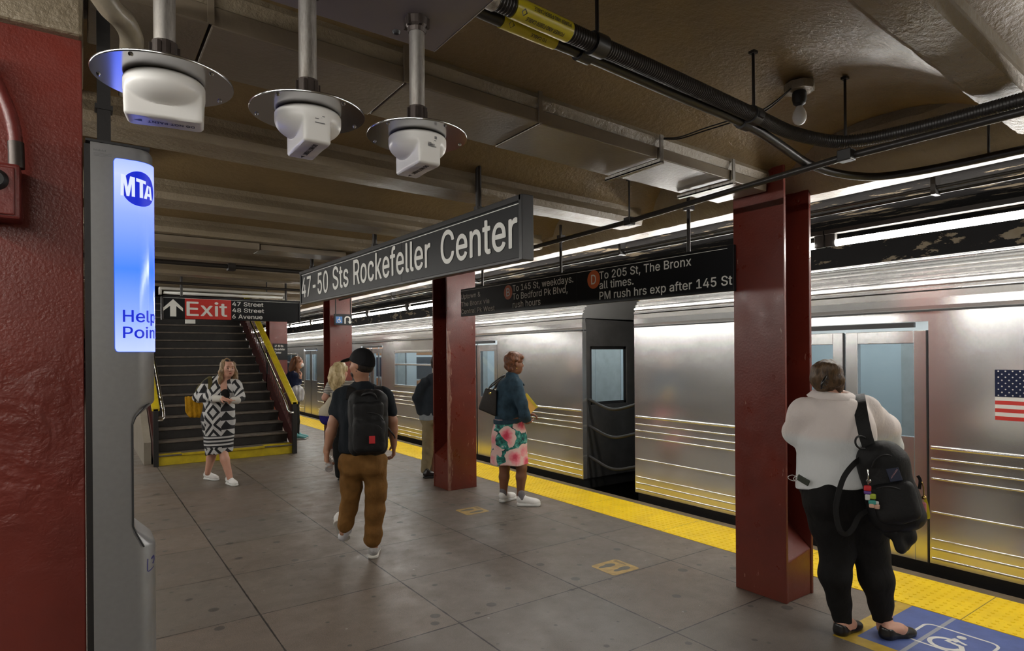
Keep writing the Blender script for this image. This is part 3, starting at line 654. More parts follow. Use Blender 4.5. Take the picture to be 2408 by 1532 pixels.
'C': (1003, '526,-13 442,-6 366,14 295,49 233,96 180,156 137,227 105,308 86,399 79,499 86,600 105,691 137,773 180,844 233,903 295,951 366,986 442,1006 526,1013 575,1011 623,1004 669,991 712,974 753,952 790,926 824,896 854,861 880,822 902,780 918,734 930,685 803,685 793,718 781,748 765,776 747,800 726,822 702,842 677,859 649,872 620,883 589,890 558,894 526,896 466,891 411,875 361,850 316,814 277,769 246,715 222,652 208,580 203,499 208,419 222,347 246,284 278,230 316,185 361,150 412,124 467,109 526,104 558,106 589,110 620,118 649,128 677,142 702,158 726,178 747,200 765,225 781,252 793,283 803,315 930,315 918,266 902,220 881,178 855,140 825,105 791,74 753,48 713,26 669,9 623,-3 576,-11', '6,5,56 56,55,6 7,6,55 55,54,7 8,7,54 54,53,8 9,8,53 52,9,53 9,52,51 10,9,51 51,50,10 11,10,50 50,49,11 12,11,49 49,48,12 13,12,48 1,59,2 16,45,17 2,59,58 45,16,46 15,46,16 0,61,60 85,63,62 18,42,19 85,62,0 61,0,62 42,18,43 44,43,18 0,60,1 59,1,60 17,45,44 44,18,17 2,58,3 58,57,3 4,3,57 5,4,57 56,5,57 13,48,47 14,13,47 47,46,14 46,15,14 40,20,41 64,84,83 83,65,64 39,21,40 20,40,21 38,37,23 22,38,23 65,83,82 66,65,82 82,81,66 81,67,66 38,22,39 21,39,22 78,77,70 71,70,77 77,76,71 72,71,76 76,75,72 73,72,75 75,74,73 30,29,31 32,31,29 29,28,32 33,32,28 28,27,33 34,33,27 27,26,34 67,81,80 68,67,80 80,79,68 69,68,79 79,78,69 78,70,69 34,26,35 26,25,35 36,35,25 25,24,36 37,36,24 23,37,24 63,85,84 84,64,63 19,42,41 41,20,19'),
'D': (987, '430,0 189,0 189,112 422,112 499,117 567,133 625,159 674,194 714,239 745,293 767,355 780,425 785,502 780,578 767,647 745,709 715,762 676,806 628,842 572,867 507,883 434,888 183,888 183,1000 443,1000 536,993 619,973 693,940 757,895 810,838 852,769 883,689 901,601 907,502 901,403 883,313 852,233 809,164 755,106 689,60 613,27 527,7 245,1000 245,0 118,0 118,1000 245,888 245,112', '45,44,22 22,23,45 0,3,43 2,43,47 43,2,1 44,1,2 22,44,2 22,2,46 22,46,42 23,22,42 41,5,4 24,20,25 26,19,18 5,41,40 40,6,5 25,20,19 19,26,25 41,4,0 3,0,4 20,24,21 42,21,24 27,17,28 34,33,11 12,11,33 13,12,33 33,32,13 37,36,8 9,8,36 36,35,9 10,9,35 35,34,10 34,11,10 13,32,14 32,31,14 15,14,31 31,30,15 16,15,30 30,29,16 17,16,29 28,17,29 6,40,39 7,6,39 39,38,7 38,37,7 37,8,7 17,27,18 26,18,27 21,42,46 2,47,46 43,3,47'),
'E': (823, '118,0 118,1000 732,1000 732,888 245,888 245,562 699,562 699,450 245,450 245,112 738,112 738,0', '0,9,8 1,0,8 8,5,1 5,4,1 9,0,11 11,10,9 5,8,7 7,6,5 3,2,4 1,4,2'),
'F': (806, '118,0 118,1000 726,1000 726,888 245,888 245,547 681,547 681,435 245,435 245,0', '9,8,0 8,5,0 1,0,5 3,2,4 5,8,7 7,6,5 1,5,4 4,2,1'),
'H': (1016, '118,0 118,1000 245,1000 245,568 771,568 771,1000 898,1000 898,0 771,0 771,456 245,456 245,0', '0,11,10 1,0,10 10,3,1 3,2,1 9,8,7 7,6,9 4,9,6 6,5,4 3,10,9 9,4,3'),
'I': (591, '61,0 61,112 232,112 232,888 61,888 61,1000 530,1000 530,888 359,888 359,112 530,112 530,0', '1,0,2 3,5,4 9,11,10 7,6,8 2,0,11 11,9,2 3,2,9 9,8,3 5,3,8 8,6,5'),
'L': (772, '118,0 118,1000 245,1000 245,112 710,112 710,0', '1,0,3 3,0,5 5,4,3 1,3,2'),
'M': (1235, '118,0 118,1000 298,1000 545,368 565,312 588,241 612,165 632,96 604,96 625,162 649,238 672,311 693,368 936,1000 1116,1000 1116,0 991,0 991,572 992,643 993,725 995,812 997,899 1008,899 998,868 989,836 978,805 947,713 919,633 896,572 672,0 562,0 335,572 313,631 285,710 254,801 220,899 234,899 236,818 238,731 239,646 240,572 240,0 619,142 996,861 235,856', '37,35,1 41,40,0 1,0,40 40,39,1 39,38,1 37,1,38 36,35,44 8,7,42 8,6,5 30,8,5 33,2,34 36,34,2 35,36,2 1,35,2 13,26,25 14,22,20 23,20,22 21,23,22 17,16,15 15,14,17 18,17,14 19,18,14 14,20,19 23,21,43 12,11,28 13,25,24 24,21,13 21,22,13 22,14,13 8,30,29 29,7,8 7,10,9 28,27,12 2,33,32 32,31,3 3,2,32 7,9,42 6,8,42 26,13,27 13,12,27 21,24,43 20,23,43 10,7,29 29,28,11 11,10,29 3,31,4 31,30,4 5,4,30 35,37,44 34,36,44'),
'N': (1029, '118,0 118,1000 268,1000 674,359 686,341 699,320 713,296 728,270 745,241 762,210 779,177 796,143 813,108 796,105 792,142 790,178 788,213 786,247 785,279 785,309 784,383 784,1000 911,1000 911,0 760,0 397,570 349,650 331,680 312,713 291,749 211,889 234,892 240,754 244,645 246,572 246,0 791,152 236,845', '35,34,0 1,0,34 34,33,1 33,32,1 30,1,32 30,31,2 1,30,2 31,30,37 2,31,29 24,9,8 9,24,10 11,13,12 13,11,14 11,12,15 16,15,12 12,23,16 17,16,23 23,12,24 12,13,24 10,24,13 13,14,10 14,11,36 17,23,18 19,18,23 20,19,23 23,22,20 21,20,22 8,7,24 29,28,2 25,3,26 3,2,26 27,26,2 28,27,2 11,15,36 10,14,36 3,25,24 4,3,24 5,4,24 6,5,24 7,6,24 30,32,37 29,31,37'),
'O': (1048, '525,-13 442,-6 366,14 296,49 233,96 181,156 137,227 105,308 86,399 79,499 86,600 105,691 137,773 181,844 233,903 296,951 366,986 442,1006 525,1013 608,1006 684,986 754,951 816,903 869,844 912,773 944,691 963,600 969,499 963,399 944,308 912,227 869,156 816,96 754,49 684,14 608,-6 525,104 583,109 637,124 687,149 732,184 771,229 803,283 827,347 841,419 846,499 841,581 827,653 803,717 771,771 732,816 687,851 637,876 583,891 525,896 467,891 413,876 362,850 317,815 278,770 246,716 222,653 208,580 203,499 208,419 222,347 246,284 278,229 317,185 362,150 413,124 467,109', '7,6,66 66,65,7 8,7,65 65,64,8 9,8,64 64,63,9 63,62,9 10,9,62 62,61,10 11,10,61 61,60,11 12,11,60 2,69,3 69,68,3 58,57,15 0,36,71 0,71,1 70,1,71 55,17,56 16,56,17 1,70,2 69,2,70 56,16,57 15,57,16 3,68,4 5,4,68 68,67,5 6,5,67 66,6,67 12,60,59 13,12,59 59,58,13 14,13,58 58,15,14 18,54,53 34,38,35 35,38,37 52,19,53 18,53,19 40,39,33 50,21,51 20,51,21 33,39,34 38,34,39 51,20,52 19,52,20 30,29,42 43,42,29 29,28,43 44,43,28 28,27,44 45,44,27 46,45,27 27,26,46 47,46,26 26,25,47 48,47,25 25,24,48 40,33,32 32,31,40 41,40,31 31,30,41 30,42,41 48,24,49 24,23,49 23,22,49 50,49,22 21,50,22 35,37,0 36,0,37 54,18,55 17,55,18'),
'P': (874, '118,0 118,1000 462,1000 535,995 599,981 653,958 699,927 737,889 766,845 787,795 799,741 803,683 799,626 787,572 766,522 737,477 699,439 653,407 599,384 535,370 462,365 215,365 215,477 457,477 506,479 548,488 584,503 613,523 637,548 655,577 667,610 675,645 677,683 675,722 667,757 655,789 637,818 613,842 584,862 548,877 505,886 456,889 245,889 245,0 245,477 245,365', '43,21,0 21,22,0 1,0,22 40,2,41 42,41,2 21,43,45 22,21,45 22,44,42 1,22,42 42,2,1 24,19,25 25,19,18 18,26,25 38,4,39 3,39,4 19,24,20 23,20,24 39,3,40 2,40,3 16,15,28 29,28,15 15,14,29 14,13,29 30,29,13 13,12,30 31,30,12 12,11,31 32,31,11 33,32,11 11,10,33 34,33,10 10,9,34 35,34,9 9,8,35 8,7,35 36,35,7 7,6,36 26,18,17 27,26,17 17,16,27 16,28,27 36,6,37 6,5,37 38,37,5 4,38,5 20,23,45 23,44,45 44,22,45'),
'R': (883, '118,0 118,1000 464,1000 536,996 600,982 655,960 701,931 738,894 767,851 788,803 801,750 805,692 801,634 788,582 767,534 738,491 701,456 654,427 599,406 536,393 464,389 189,389 189,501 459,501 508,504 550,512 585,524 615,542 638,564 656,591 669,621 676,655 679,692 676,730 669,765 656,796 638,823 614,846 585,864 549,878 507,886 458,889 245,889 245,0 694,0 452,450 595,450 841,0 245,501 245,389 484,390 616,412', '21,0,43 0,21,22 1,0,22 22,42,1 40,2,41 21,43,49 22,21,49 42,22,48 41,2,42 1,42,2 18,46,19 25,24,46 26,25,46 46,27,26 38,4,39 3,39,4 50,19,45 19,46,45 23,45,24 39,3,40 2,40,3 16,15,28 29,28,15 15,14,29 30,29,14 14,13,30 13,12,30 31,30,12 12,11,31 32,31,11 33,32,11 11,10,33 34,33,10 10,9,34 9,8,34 35,34,8 8,7,35 36,35,7 7,6,36 19,50,44 18,19,44 18,44,51 46,18,51 27,46,17 17,16,27 16,28,27 36,6,37 6,5,37 38,37,5 4,38,5 20,45,49 45,23,48 48,49,45 48,22,49 45,20,50 46,24,45 17,46,51 44,47,51'),
'S': (878, '440,-17 370,-13 307,-2 251,18 201,45 159,78 126,118 100,163 83,214 75,268 205,268 212,232 224,200 243,172 266,149 295,130 327,115 363,105 400,99 440,97 484,99 524,106 562,118 596,135 624,156 648,181 665,209 676,240 679,274 676,304 667,330 653,352 633,371 609,387 582,402 551,415 517,426 481,437 361,470 285,497 221,529 169,568 132,615 110,670 102,732 107,786 122,836 147,880 181,919 222,952 270,979 325,998 383,1010 446,1013 510,1010 568,998 621,978 668,952 708,920 741,882 766,839 782,793 788,743 663,743 652,789 629,828 594,860 550,883 499,897 442,901 401,899 363,892 329,880 299,864 273,845 253,822 238,796 229,768 226,738 230,706 240,679 257,656 280,636 305,619 333,606 362,594 390,585 417,577 519,549 549,540 580,530 612,518 645,504 676,487 705,467 732,444 756,418 776,388 791,354 800,316 803,272 798,220 784,170 760,125 727,84 685,49 636,21 578,0 512,-13', '6,5,13 13,12,6 7,6,12 12,11,7 8,7,11 11,10,8 9,8,10 43,42,80 80,79,43 44,43,79 79,78,44 45,44,78 78,77,45 46,45,77 77,76,46 47,46,76 76,75,47 48,47,75 73,72,50 72,51,50 0,19,18 0,18,1 17,1,18 87,86,38 85,38,86 52,71,70 1,17,2 16,2,17 38,85,39 85,84,39 83,39,84 51,72,71 71,52,51 2,16,3 16,15,3 4,3,15 15,14,4 5,4,14 13,5,14 39,83,40 83,82,40 41,40,82 82,81,41 42,41,81 80,42,81 48,75,74 49,48,74 74,73,49 73,50,49 68,54,53 88,36,89 20,108,21 36,88,37 34,33,92 92,91,34 21,108,107 22,21,107 107,106,22 106,23,22 34,91,35 91,90,35 36,35,90 89,36,90 66,56,67 56,55,67 68,67,55 54,68,55 104,103,25 26,25,103 103,102,26 27,26,102 102,101,27 28,27,101 101,100,28 100,99,28 29,28,99 99,98,29 30,29,98 98,97,30 97,96,30 31,30,96 96,95,31 62,61,63 64,63,61 61,60,64 60,59,64 23,106,105 24,23,105 105,104,24 104,25,24 31,95,32 95,94,32 94,93,32 33,32,93 92,33,93 64,59,65 59,58,65 66,65,58 58,57,66 56,66,57 108,20,0 19,0,20 87,38,37 37,88,87 68,53,69 70,69,53 52,70,53'),
'T': (882, '62,888 62,1000 819,1000 819,888 505,888 505,0 379,0 379,888', '1,0,7 3,2,4 7,6,5 5,4,7 4,2,7 1,7,2'),
'U': (1017, '509,-16 433,-11 365,4 303,30 248,65 203,107 166,157 140,213 123,274 118,340 118,1000 244,1000 244,350 248,304 259,261 277,222 301,187 331,158 368,134 410,116 457,105 509,101 561,105 608,116 650,134 686,158 716,187 740,222 758,261 768,304 772,350 772,1000 899,1000 899,340 893,274 877,213 850,157 814,107 768,65 714,30 653,4 584,-11', '9,8,13 13,12,9 10,9,12 12,11,10 18,2,19 20,1,0 19,2,1 1,20,19 2,18,3 17,3,18 3,17,4 17,16,4 5,4,16 16,15,5 6,5,15 7,6,15 15,14,7 8,7,14 13,8,14 41,23,22 23,41,40 24,23,40 40,39,24 39,25,24 35,34,28 29,28,34 34,33,29 30,29,33 33,32,30 31,30,32 25,39,38 26,25,38 38,37,26 27,26,37 37,36,27 36,35,27 35,28,27 41,22,0 22,21,0 20,0,21'),
'W': (1349, '305,0 32,1000 162,1000 321,385 329,352 337,319 345,286 367,184 374,149 381,114 387,78 372,78 379,114 386,149 393,184 400,218 408,252 415,286 440,385 602,1000 746,1000 907,385 916,352 925,319 933,286 956,184 963,149 970,114 977,78 960,78 967,114 973,149 981,184 988,218 995,252 1003,286 1028,385 1186,1000 1316,1000 1042,0 895,0 723,635 712,678 701,722 691,769 680,820 670,874 660,934 687,934 677,877 668,825 658,776 648,729 637,682 625,635 453,0 380,119 968,122 673,856', '6,5,0 5,4,0 4,3,0 1,0,3 2,1,3 9,12,10 10,13,9 10,12,11 8,11,12 12,9,56 11,8,0 8,7,0 6,0,7 15,14,55 51,50,19 50,46,19 46,47,19 11,0,55 10,11,55 13,10,55 55,14,13 54,53,18 45,44,20 49,45,20 48,49,20 26,29,30 31,27,28 30,29,28 28,27,30 30,27,57 36,39,38 38,37,36 34,33,39 35,34,39 39,36,35 28,29,39 31,28,39 32,31,39 39,33,32 39,29,40 29,26,40 25,40,26 44,43,20 25,24,40 49,46,58 47,46,49 49,48,47 19,47,48 48,20,19 9,13,56 8,12,56 52,51,19 19,18,53 53,52,19 42,41,21 21,20,42 43,42,20 27,31,57 26,30,57 16,15,55 22,21,41 41,40,22 23,22,40 24,23,40 46,50,58 45,49,58 54,18,55 18,17,55 17,16,55'),
'a': (765, '314,-17 268,-14 226,-5 186,10 150,30 119,56 94,88 75,124 63,166 60,212 63,252 71,287 85,316 104,341 126,362 152,380 182,394 213,405 246,414 281,421 316,427 350,432 459,446 485,450 506,455 521,462 533,471 539,484 542,501 542,505 540,534 534,560 524,583 511,603 493,620 471,633 446,643 417,648 385,650 351,648 320,643 293,634 269,621 249,607 231,591 217,574 205,556 197,538 81,572 100,615 125,650 154,680 187,704 223,724 261,738 301,748 341,754 381,756 409,755 438,751 470,746 501,737 532,725 562,708 589,688 613,661 634,630 649,591 659,546 662,494 662,0 544,0 544,102 536,102 525,84 512,67 495,48 475,31 451,16 423,2 391,-8 355,-15 335,89 377,92 415,101 448,115 476,135 499,157 518,183 531,211 539,241 542,271 542,373 535,368 524,362 510,358 493,353 475,349 455,346 394,337 345,330 317,326 290,320 264,312 240,302 220,289 203,274 191,255 183,233 181,206 183,182 189,161 200,142 215,126 233,113 255,103 279,95 306,91', '6,5,112 112,111,6 7,6,111 111,110,7 8,7,110 110,109,8 9,8,109 109,108,9 10,9,108 11,10,108 108,107,11 12,11,107 13,12,107 107,106,13 14,13,106 106,15,14 49,48,47 47,46,49 50,49,46 20,101,100 100,21,20 117,0,82 19,102,101 101,20,19 40,39,55 39,56,55 0,117,1 117,116,1 2,1,116 115,2,116 18,103,102 102,19,18 53,42,41 54,53,41 41,40,54 40,55,54 2,115,3 115,114,3 4,3,114 114,113,4 5,4,113 112,5,113 15,106,105 16,15,105 105,104,16 17,16,104 104,103,17 103,18,17 50,46,45 45,44,50 51,50,44 44,43,51 52,51,43 43,42,52 42,53,52 83,81,80 38,58,57 84,79,78 36,59,37 83,80,79 79,84,83 58,38,37 37,59,58 22,98,97 23,96,95 22,97,96 96,23,22 84,78,77 85,84,77 77,76,85 98,22,99 35,61,36 61,60,36 59,36,60 72,71,70 70,69,91 92,91,69 29,28,69 69,68,29 30,29,68 68,67,30 89,88,72 72,70,89 90,89,70 70,91,90 26,25,92 92,69,26 27,26,69 69,28,27 30,67,31 67,66,31 32,31,66 66,65,32 33,32,65 65,64,33 64,63,33 85,76,75 86,85,75 75,74,86 74,73,86 87,86,73 73,72,87 72,88,87 23,95,94 24,23,94 94,93,24 93,92,24 92,25,24 33,63,34 63,62,34 35,34,62 61,35,62 82,0,81 81,83,82 21,100,99 99,22,21 38,57,39 56,39,57'),
'c': (778, '407,-16 343,-11 283,5 230,32 182,69 142,114 110,167 86,228 72,295 67,368 72,443 86,511 110,572 142,626 182,671 230,707 283,734 343,750 407,756 443,754 478,749 511,741 543,730 572,716 600,700 625,680 648,658 668,633 686,605 700,576 711,544 595,515 589,534 581,552 571,568 559,584 546,598 531,611 514,622 496,631 476,639 455,644 432,647 407,648 361,644 320,631 285,610 256,581 232,547 213,508 200,464 192,418 189,368 192,320 200,274 213,231 232,192 256,158 285,130 320,108 361,96 407,91 432,92 455,96 477,101 497,109 515,118 532,130 548,143 561,158 573,174 583,192 592,211 598,230 713,201 702,169 688,138 671,110 650,85 628,62 602,42 574,24 544,10 512,-1 479,-10 444,-14', '6,5,56 56,55,6 7,6,55 55,54,7 8,7,54 54,53,8 9,8,53 53,52,9 52,51,9 10,9,51 51,50,10 11,10,50 50,49,11 12,11,49 85,63,62 18,42,19 85,62,0 61,0,62 42,18,43 0,61,1 61,60,1 2,1,60 59,2,60 16,45,44 17,16,44 44,43,17 43,18,17 2,59,3 59,58,3 4,3,58 58,57,4 5,4,57 56,5,57 12,49,48 13,12,48 48,47,13 14,13,47 47,46,14 15,14,46 46,45,15 45,16,15 41,40,20 64,84,83 83,65,64 39,21,40 20,40,21 65,83,82 82,66,65 37,23,38 23,22,38 39,38,22 21,39,22 78,77,70 77,76,70 71,70,76 72,71,76 76,75,72 73,72,75 75,74,73 30,29,31 32,31,29 29,28,32 33,32,28 28,27,33 66,82,81 67,66,81 81,80,67 68,67,80 80,79,68 79,78,68 69,68,78 78,70,69 33,27,34 27,26,34 35,34,26 26,25,35 36,35,25 25,24,36 37,36,24 23,37,24 63,85,84 84,64,63 19,42,41 41,20,19'),
'd': (834, '384,-16 324,-11 269,5 219,32 175,68 138,113 107,166 85,228 72,296 67,371 72,446 85,514 108,575 138,628 176,673 220,709 270,735 325,750 385,756 428,753 466,745 497,733 524,716 546,699 565,680 580,660 592,643 602,628 611,628 611,1000 731,1000 731,0 615,0 615,115 603,115 592,99 580,81 564,61 545,42 523,24 496,7 464,-6 427,-13 402,92 445,96 483,108 517,128 546,154 570,187 589,226 602,270 610,319 613,372 610,425 602,473 589,517 570,555 547,587 518,613 484,633 445,644 402,648 358,644 318,632 284,612 255,585 232,552 213,513 200,470 192,423 189,372 192,321 200,273 213,229 232,190 256,156 285,129 319,108 358,96', '7,6,73 73,72,7 8,7,72 72,71,8 9,8,71 71,70,9 70,69,9 10,9,69 69,68,10 11,10,68 68,67,11 12,11,67 64,63,16 64,16,15 77,1,78 42,43,0 78,1,0 0,43,78 61,18,62 17,62,18 1,77,2 76,2,77 62,17,63 16,63,17 2,76,3 4,3,76 76,75,4 5,4,75 75,74,5 6,5,74 73,6,74 12,67,66 13,12,66 66,65,13 14,13,65 65,64,14 64,15,14 60,20,19 44,41,40 40,45,44 59,21,60 20,60,21 24,23,58 45,40,39 39,38,45 46,45,38 38,37,46 58,23,59 23,22,59 21,59,22 31,33,32 31,52,51 52,31,53 31,30,53 28,53,30 50,49,33 33,31,50 31,51,50 53,28,54 55,54,28 56,55,28 27,56,28 28,30,29 46,37,36 36,35,46 47,46,35 35,34,47 48,47,34 34,33,48 33,49,48 56,27,57 27,26,57 58,57,26 26,25,58 24,58,25 41,44,42 43,42,44 60,19,61 18,61,19'),
'e': (794, '417,-16 348,-11 285,5 230,32 182,69 142,113 109,167 86,227 72,294 67,367 72,441 86,508 109,569 140,624 179,669 226,706 280,734 339,750 403,756 444,753 483,747 522,735 560,719 595,697 628,670 657,637 682,599 702,554 717,503 726,445 730,381 730,333 147,333 147,434 664,434 609,397 606,445 598,488 585,528 567,563 544,593 516,617 483,635 446,645 403,649 360,645 322,634 288,616 258,592 234,563 214,530 200,493 191,455 189,415 189,349 192,297 201,250 217,209 239,173 265,144 297,121 333,104 373,94 417,91 446,92 474,96 499,104 522,114 543,127 561,143 577,162 590,183 601,207 717,179 703,142 684,108 659,77 629,50 594,27 555,9 513,-5 466,-13 607,434 190,434 190,333', '8,7,32 9,8,32 35,34,82 52,51,33 7,6,56 56,55,7 32,7,55 54,53,32 53,33,32 9,32,33 10,9,33 11,10,33 33,51,11 12,11,51 51,50,12 13,12,50 48,47,15 47,16,15 0,63,62 45,44,18 0,62,1 61,1,62 17,46,45 45,18,17 1,61,2 61,60,2 3,2,60 59,3,60 16,47,46 46,17,16 3,59,4 59,58,4 5,4,58 58,57,5 6,5,57 56,6,57 13,50,49 14,13,49 49,48,14 48,15,14 81,65,64 65,81,80 80,66,65 42,20,43 19,43,20 66,80,79 79,67,66 42,41,22 22,21,42 20,42,21 30,29,34 29,28,34 75,74,71 72,71,74 74,73,72 31,35,54 31,30,35 30,34,35 37,36,34 34,28,37 28,27,37 67,79,78 68,67,78 78,77,68 69,68,77 77,76,69 70,69,76 76,75,70 75,71,70 37,27,38 27,26,38 39,38,26 26,25,39 40,39,25 25,24,40 24,23,40 41,40,23 22,41,23 81,64,0 63,0,64 53,54,35 43,19,44 18,44,19 32,55,84 54,32,84 52,33,83 34,36,82 33,53,83 53,35,82 53,82,83 31,54,84'),
'f': (499, '448,746 448,643 13,643 13,746 158,0 158,848 162,889 172,924 188,955 210,981 236,1003 266,1020 299,1032 333,1039 368,1042 394,1041 417,1039 437,1036 454,1032 467,1028 477,1024 447,921 422,928 411,930 398,931 383,932 350,928 323,919 303,904 290,883 281,856 279,823 279,0 158,643 158,746 279,746 279,643', '36,33,32 31,30,5 6,5,30 30,29,6 7,6,29 8,7,29 29,28,8 9,8,28 28,10,9 26,14,13 15,25,24 14,26,25 25,15,14 20,19,21 22,21,19 19,18,22 17,22,18 22,17,23 17,16,23 24,23,16 15,24,16 10,28,27 11,10,27 12,11,27 27,26,12 26,13,12 34,35,31 4,32,33 3,2,34 2,33,34 35,34,33 31,5,34 1,0,35 36,1,35 33,36,35'),
'h': (806, '223,446 223,0 103,0 103,1000 223,1000 223,565 201,565 227,627 260,676 299,712 344,736 393,751 447,756 495,752 540,742 580,724 616,700 646,669 670,631 688,585 698,532 702,472 702,0 582,0 582,462 577,516 562,562 537,598 503,625 461,642 413,647 378,644 346,637 316,624 289,606 267,583 248,556 235,523 226,487 223,617', '3,2,6 2,1,0 6,2,0 0,38,6 10,32,31 9,33,32 32,10,9 8,34,33 33,9,8 6,38,37 5,6,37 37,36,5 36,35,5 7,5,35 35,34,7 34,8,7 3,6,4 12,29,13 29,12,30 11,30,12 13,29,28 28,14,13 24,23,22 22,21,24 24,21,25 21,20,25 20,19,25 26,25,19 19,18,26 18,17,26 27,26,17 17,16,27 16,15,27 28,27,15 14,28,15 30,11,31 10,31,11 5,7,39 6,5,39 4,6,39'),
'i': (328, '103,0 103,746 223,746 223,0 164,870 143,873 123,881 106,894 92,910 84,929 81,950 84,971 92,990 106,1006 123,1019 143,1027 164,1030 187,1027 206,1019 224,1006 237,990 246,971 248,950 246,929 237,910 224,894 206,881 187,873', '10,9,11 4,15,5 7,6,5 13,7,5 5,15,13 15,14,13 9,8,7 11,9,7 7,13,11 12,11,13 16,27,17 17,27,26 26,18,17 22,21,20 23,22,24 25,24,22 19,25,22 22,20,19 18,26,25 25,19,18 1,0,3 3,2,1 27,16,4 15,4,16'),
'k': (748, '216,268 216,416 237,416 559,746 708,746 362,392 348,392 103,0 103,1000 223,1000 223,0 578,0 291,365 376,450 732,0 223,416 223,275 303,350 395,426', '1,15,9 0,7,10 7,0,1 8,7,1 1,9,8 5,13,6 11,14,5 13,5,18 4,3,13 1,0,16 12,6,13 13,3,2 5,14,18 0,10,16 6,12,17 12,2,15 15,16,12 15,1,16 5,6,17 11,5,17 12,16,17 2,12,13 4,13,18'),
'l': (372, '274,-5 221,0 178,15 145,40 122,73 108,115 103,166 103,1000 223,1000 223,194 225,163 229,140 236,122 248,111 265,104 287,102 315,103 334,107 355,5 318,-2 303,-3 289,-4', '5,4,11 11,10,5 6,5,10 10,9,6 7,6,9 9,8,7 14,0,15 16,20,19 19,18,16 18,17,16 15,0,21 21,20,15 20,16,15 0,14,1 14,13,1 2,1,13 13,12,2 3,2,12 4,3,12 11,4,12'),
'm': (1199, '103,0 103,746 220,746 221,581 211,581 224,618 240,651 260,680 284,704 310,724 338,739 368,750 399,757 431,759 482,754 527,737 565,709 595,672 617,629 631,579 614,579 625,614 642,646 663,674 688,699 716,720 748,737 783,749 820,757 858,759 901,756 940,747 977,731 1011,709 1039,680 1063,646 1080,604 1091,556 1095,501 1095,0 974,0 974,499 969,548 954,586 929,615 897,634 861,646 823,650 791,647 762,640 736,629 713,613 694,593 679,570 668,545 661,516 659,486 659,0 539,0 539,511 534,550 520,583 497,611 467,633 432,645 392,650 363,647 336,641 310,629 286,613 265,593 247,568 234,539 226,506 223,468 223,0 221,609 623,608', '75,74,0 1,0,74 4,1,74 74,73,4 68,67,8 67,9,8 6,70,69 7,6,69 69,68,7 68,8,7 4,73,72 3,4,72 72,71,3 71,70,3 5,3,70 70,6,5 1,4,2 65,11,66 10,66,11 64,63,14 64,14,13 64,13,65 13,12,65 11,65,12 59,20,60 61,60,20 20,18,61 18,17,61 62,61,17 17,16,62 62,16,63 16,15,63 14,63,15 9,67,66 66,10,9 55,54,19 54,53,19 50,25,24 26,49,48 48,27,26 25,50,49 49,26,25 19,53,52 21,19,52 22,21,52 52,51,22 23,22,51 51,50,23 50,24,23 29,47,46 31,30,45 46,45,30 29,46,30 41,40,39 39,38,41 38,37,41 41,37,42 37,36,42 43,42,36 36,35,43 35,34,43 44,43,34 34,33,44 33,32,44 45,44,32 31,45,32 27,48,47 28,27,47 47,29,28 57,56,58 59,58,56 56,55,59 20,59,55 55,19,20 20,19,77 3,5,76 4,3,76 2,4,76 19,21,77 18,20,77'),
'n': (805, '223,446 223,0 103,0 103,746 219,746 220,565 201,565 227,627 260,676 299,712 344,736 393,751 447,756 495,752 540,742 580,724 615,700 645,669 669,631 688,585 698,532 702,472 702,0 582,0 582,462 577,516 562,562 537,598 503,625 461,642 413,647 378,644 346,637 316,624 289,606 267,583 248,556 235,523 226,487 220,610', '1,0,2 3,2,0 6,3,0 0,38,6 3,6,4 10,32,31 9,33,32 32,10,9 8,34,33 33,9,8 6,38,37 5,6,37 37,36,5 36,35,5 7,5,35 35,34,7 34,8,7 12,29,13 29,12,30 11,30,12 13,29,28 28,14,13 24,23,22 22,21,24 24,21,25 21,20,25 20,19,25 26,25,19 19,18,26 18,17,26 27,26,17 17,16,27 16,15,27 28,27,15 14,28,15 30,11,31 10,31,11 5,7,39 6,5,39 4,6,39'),
'o': (816, '407,-16 343,-11 283,5 230,32 182,69 142,114 110,167 86,228 72,295 67,368 72,443 86,511 110,572 142,626 182,671 230,707 283,734 343,750 407,756 473,750 533,734 587,707 634,671 674,626 706,572 730,511 744,443 749,368 744,295 730,228 706,167 674,114 634,69 587,32 533,5 473,-11 407,91 455,96 496,108 531,130 561,158 585,192 604,231 617,274 625,320 628,368 625,417 617,464 604,507 585,547 561,581 531,610 496,631 455,644 407,648 361,644 320,631 285,610 256,581 232,547 213,508 200,464 192,418 189,368 192,320 200,274 213,231 232,192 256,158 285,130 320,108 361,96', '7,6,66 66,65,7 8,7,65 65,64,8 9,8,64 64,63,9 63,62,9 10,9,62 62,61,10 11,10,61 61,60,11 12,11,60 0,36,1 36,71,1 1,71,2 71,70,2 3,2,70 69,3,70 57,56,15 16,15,56 56,55,16 55,17,16 3,69,4 69,68,4 5,4,68 68,67,5 6,5,67 66,6,67 12,60,59 13,12,59 59,58,13 14,13,58 58,57,14 57,15,14 54,53,19 18,54,19 37,35,34 38,37,34 34,33,38 39,38,33 51,21,52 21,20,52 53,52,20 19,53,20 30,29,42 43,42,29 29,28,43 44,43,28 28,27,44 45,44,27 46,45,27 27,26,46 47,46,26 26,25,47 48,47,25 25,24,48 39,33,32 40,39,32 32,31,40 41,40,31 31,30,41 30,42,41 48,24,49 24,23,49 50,49,23 23,22,50 51,50,22 21,51,22 36,0,35 35,37,36 17,55,54 54,18,17'),
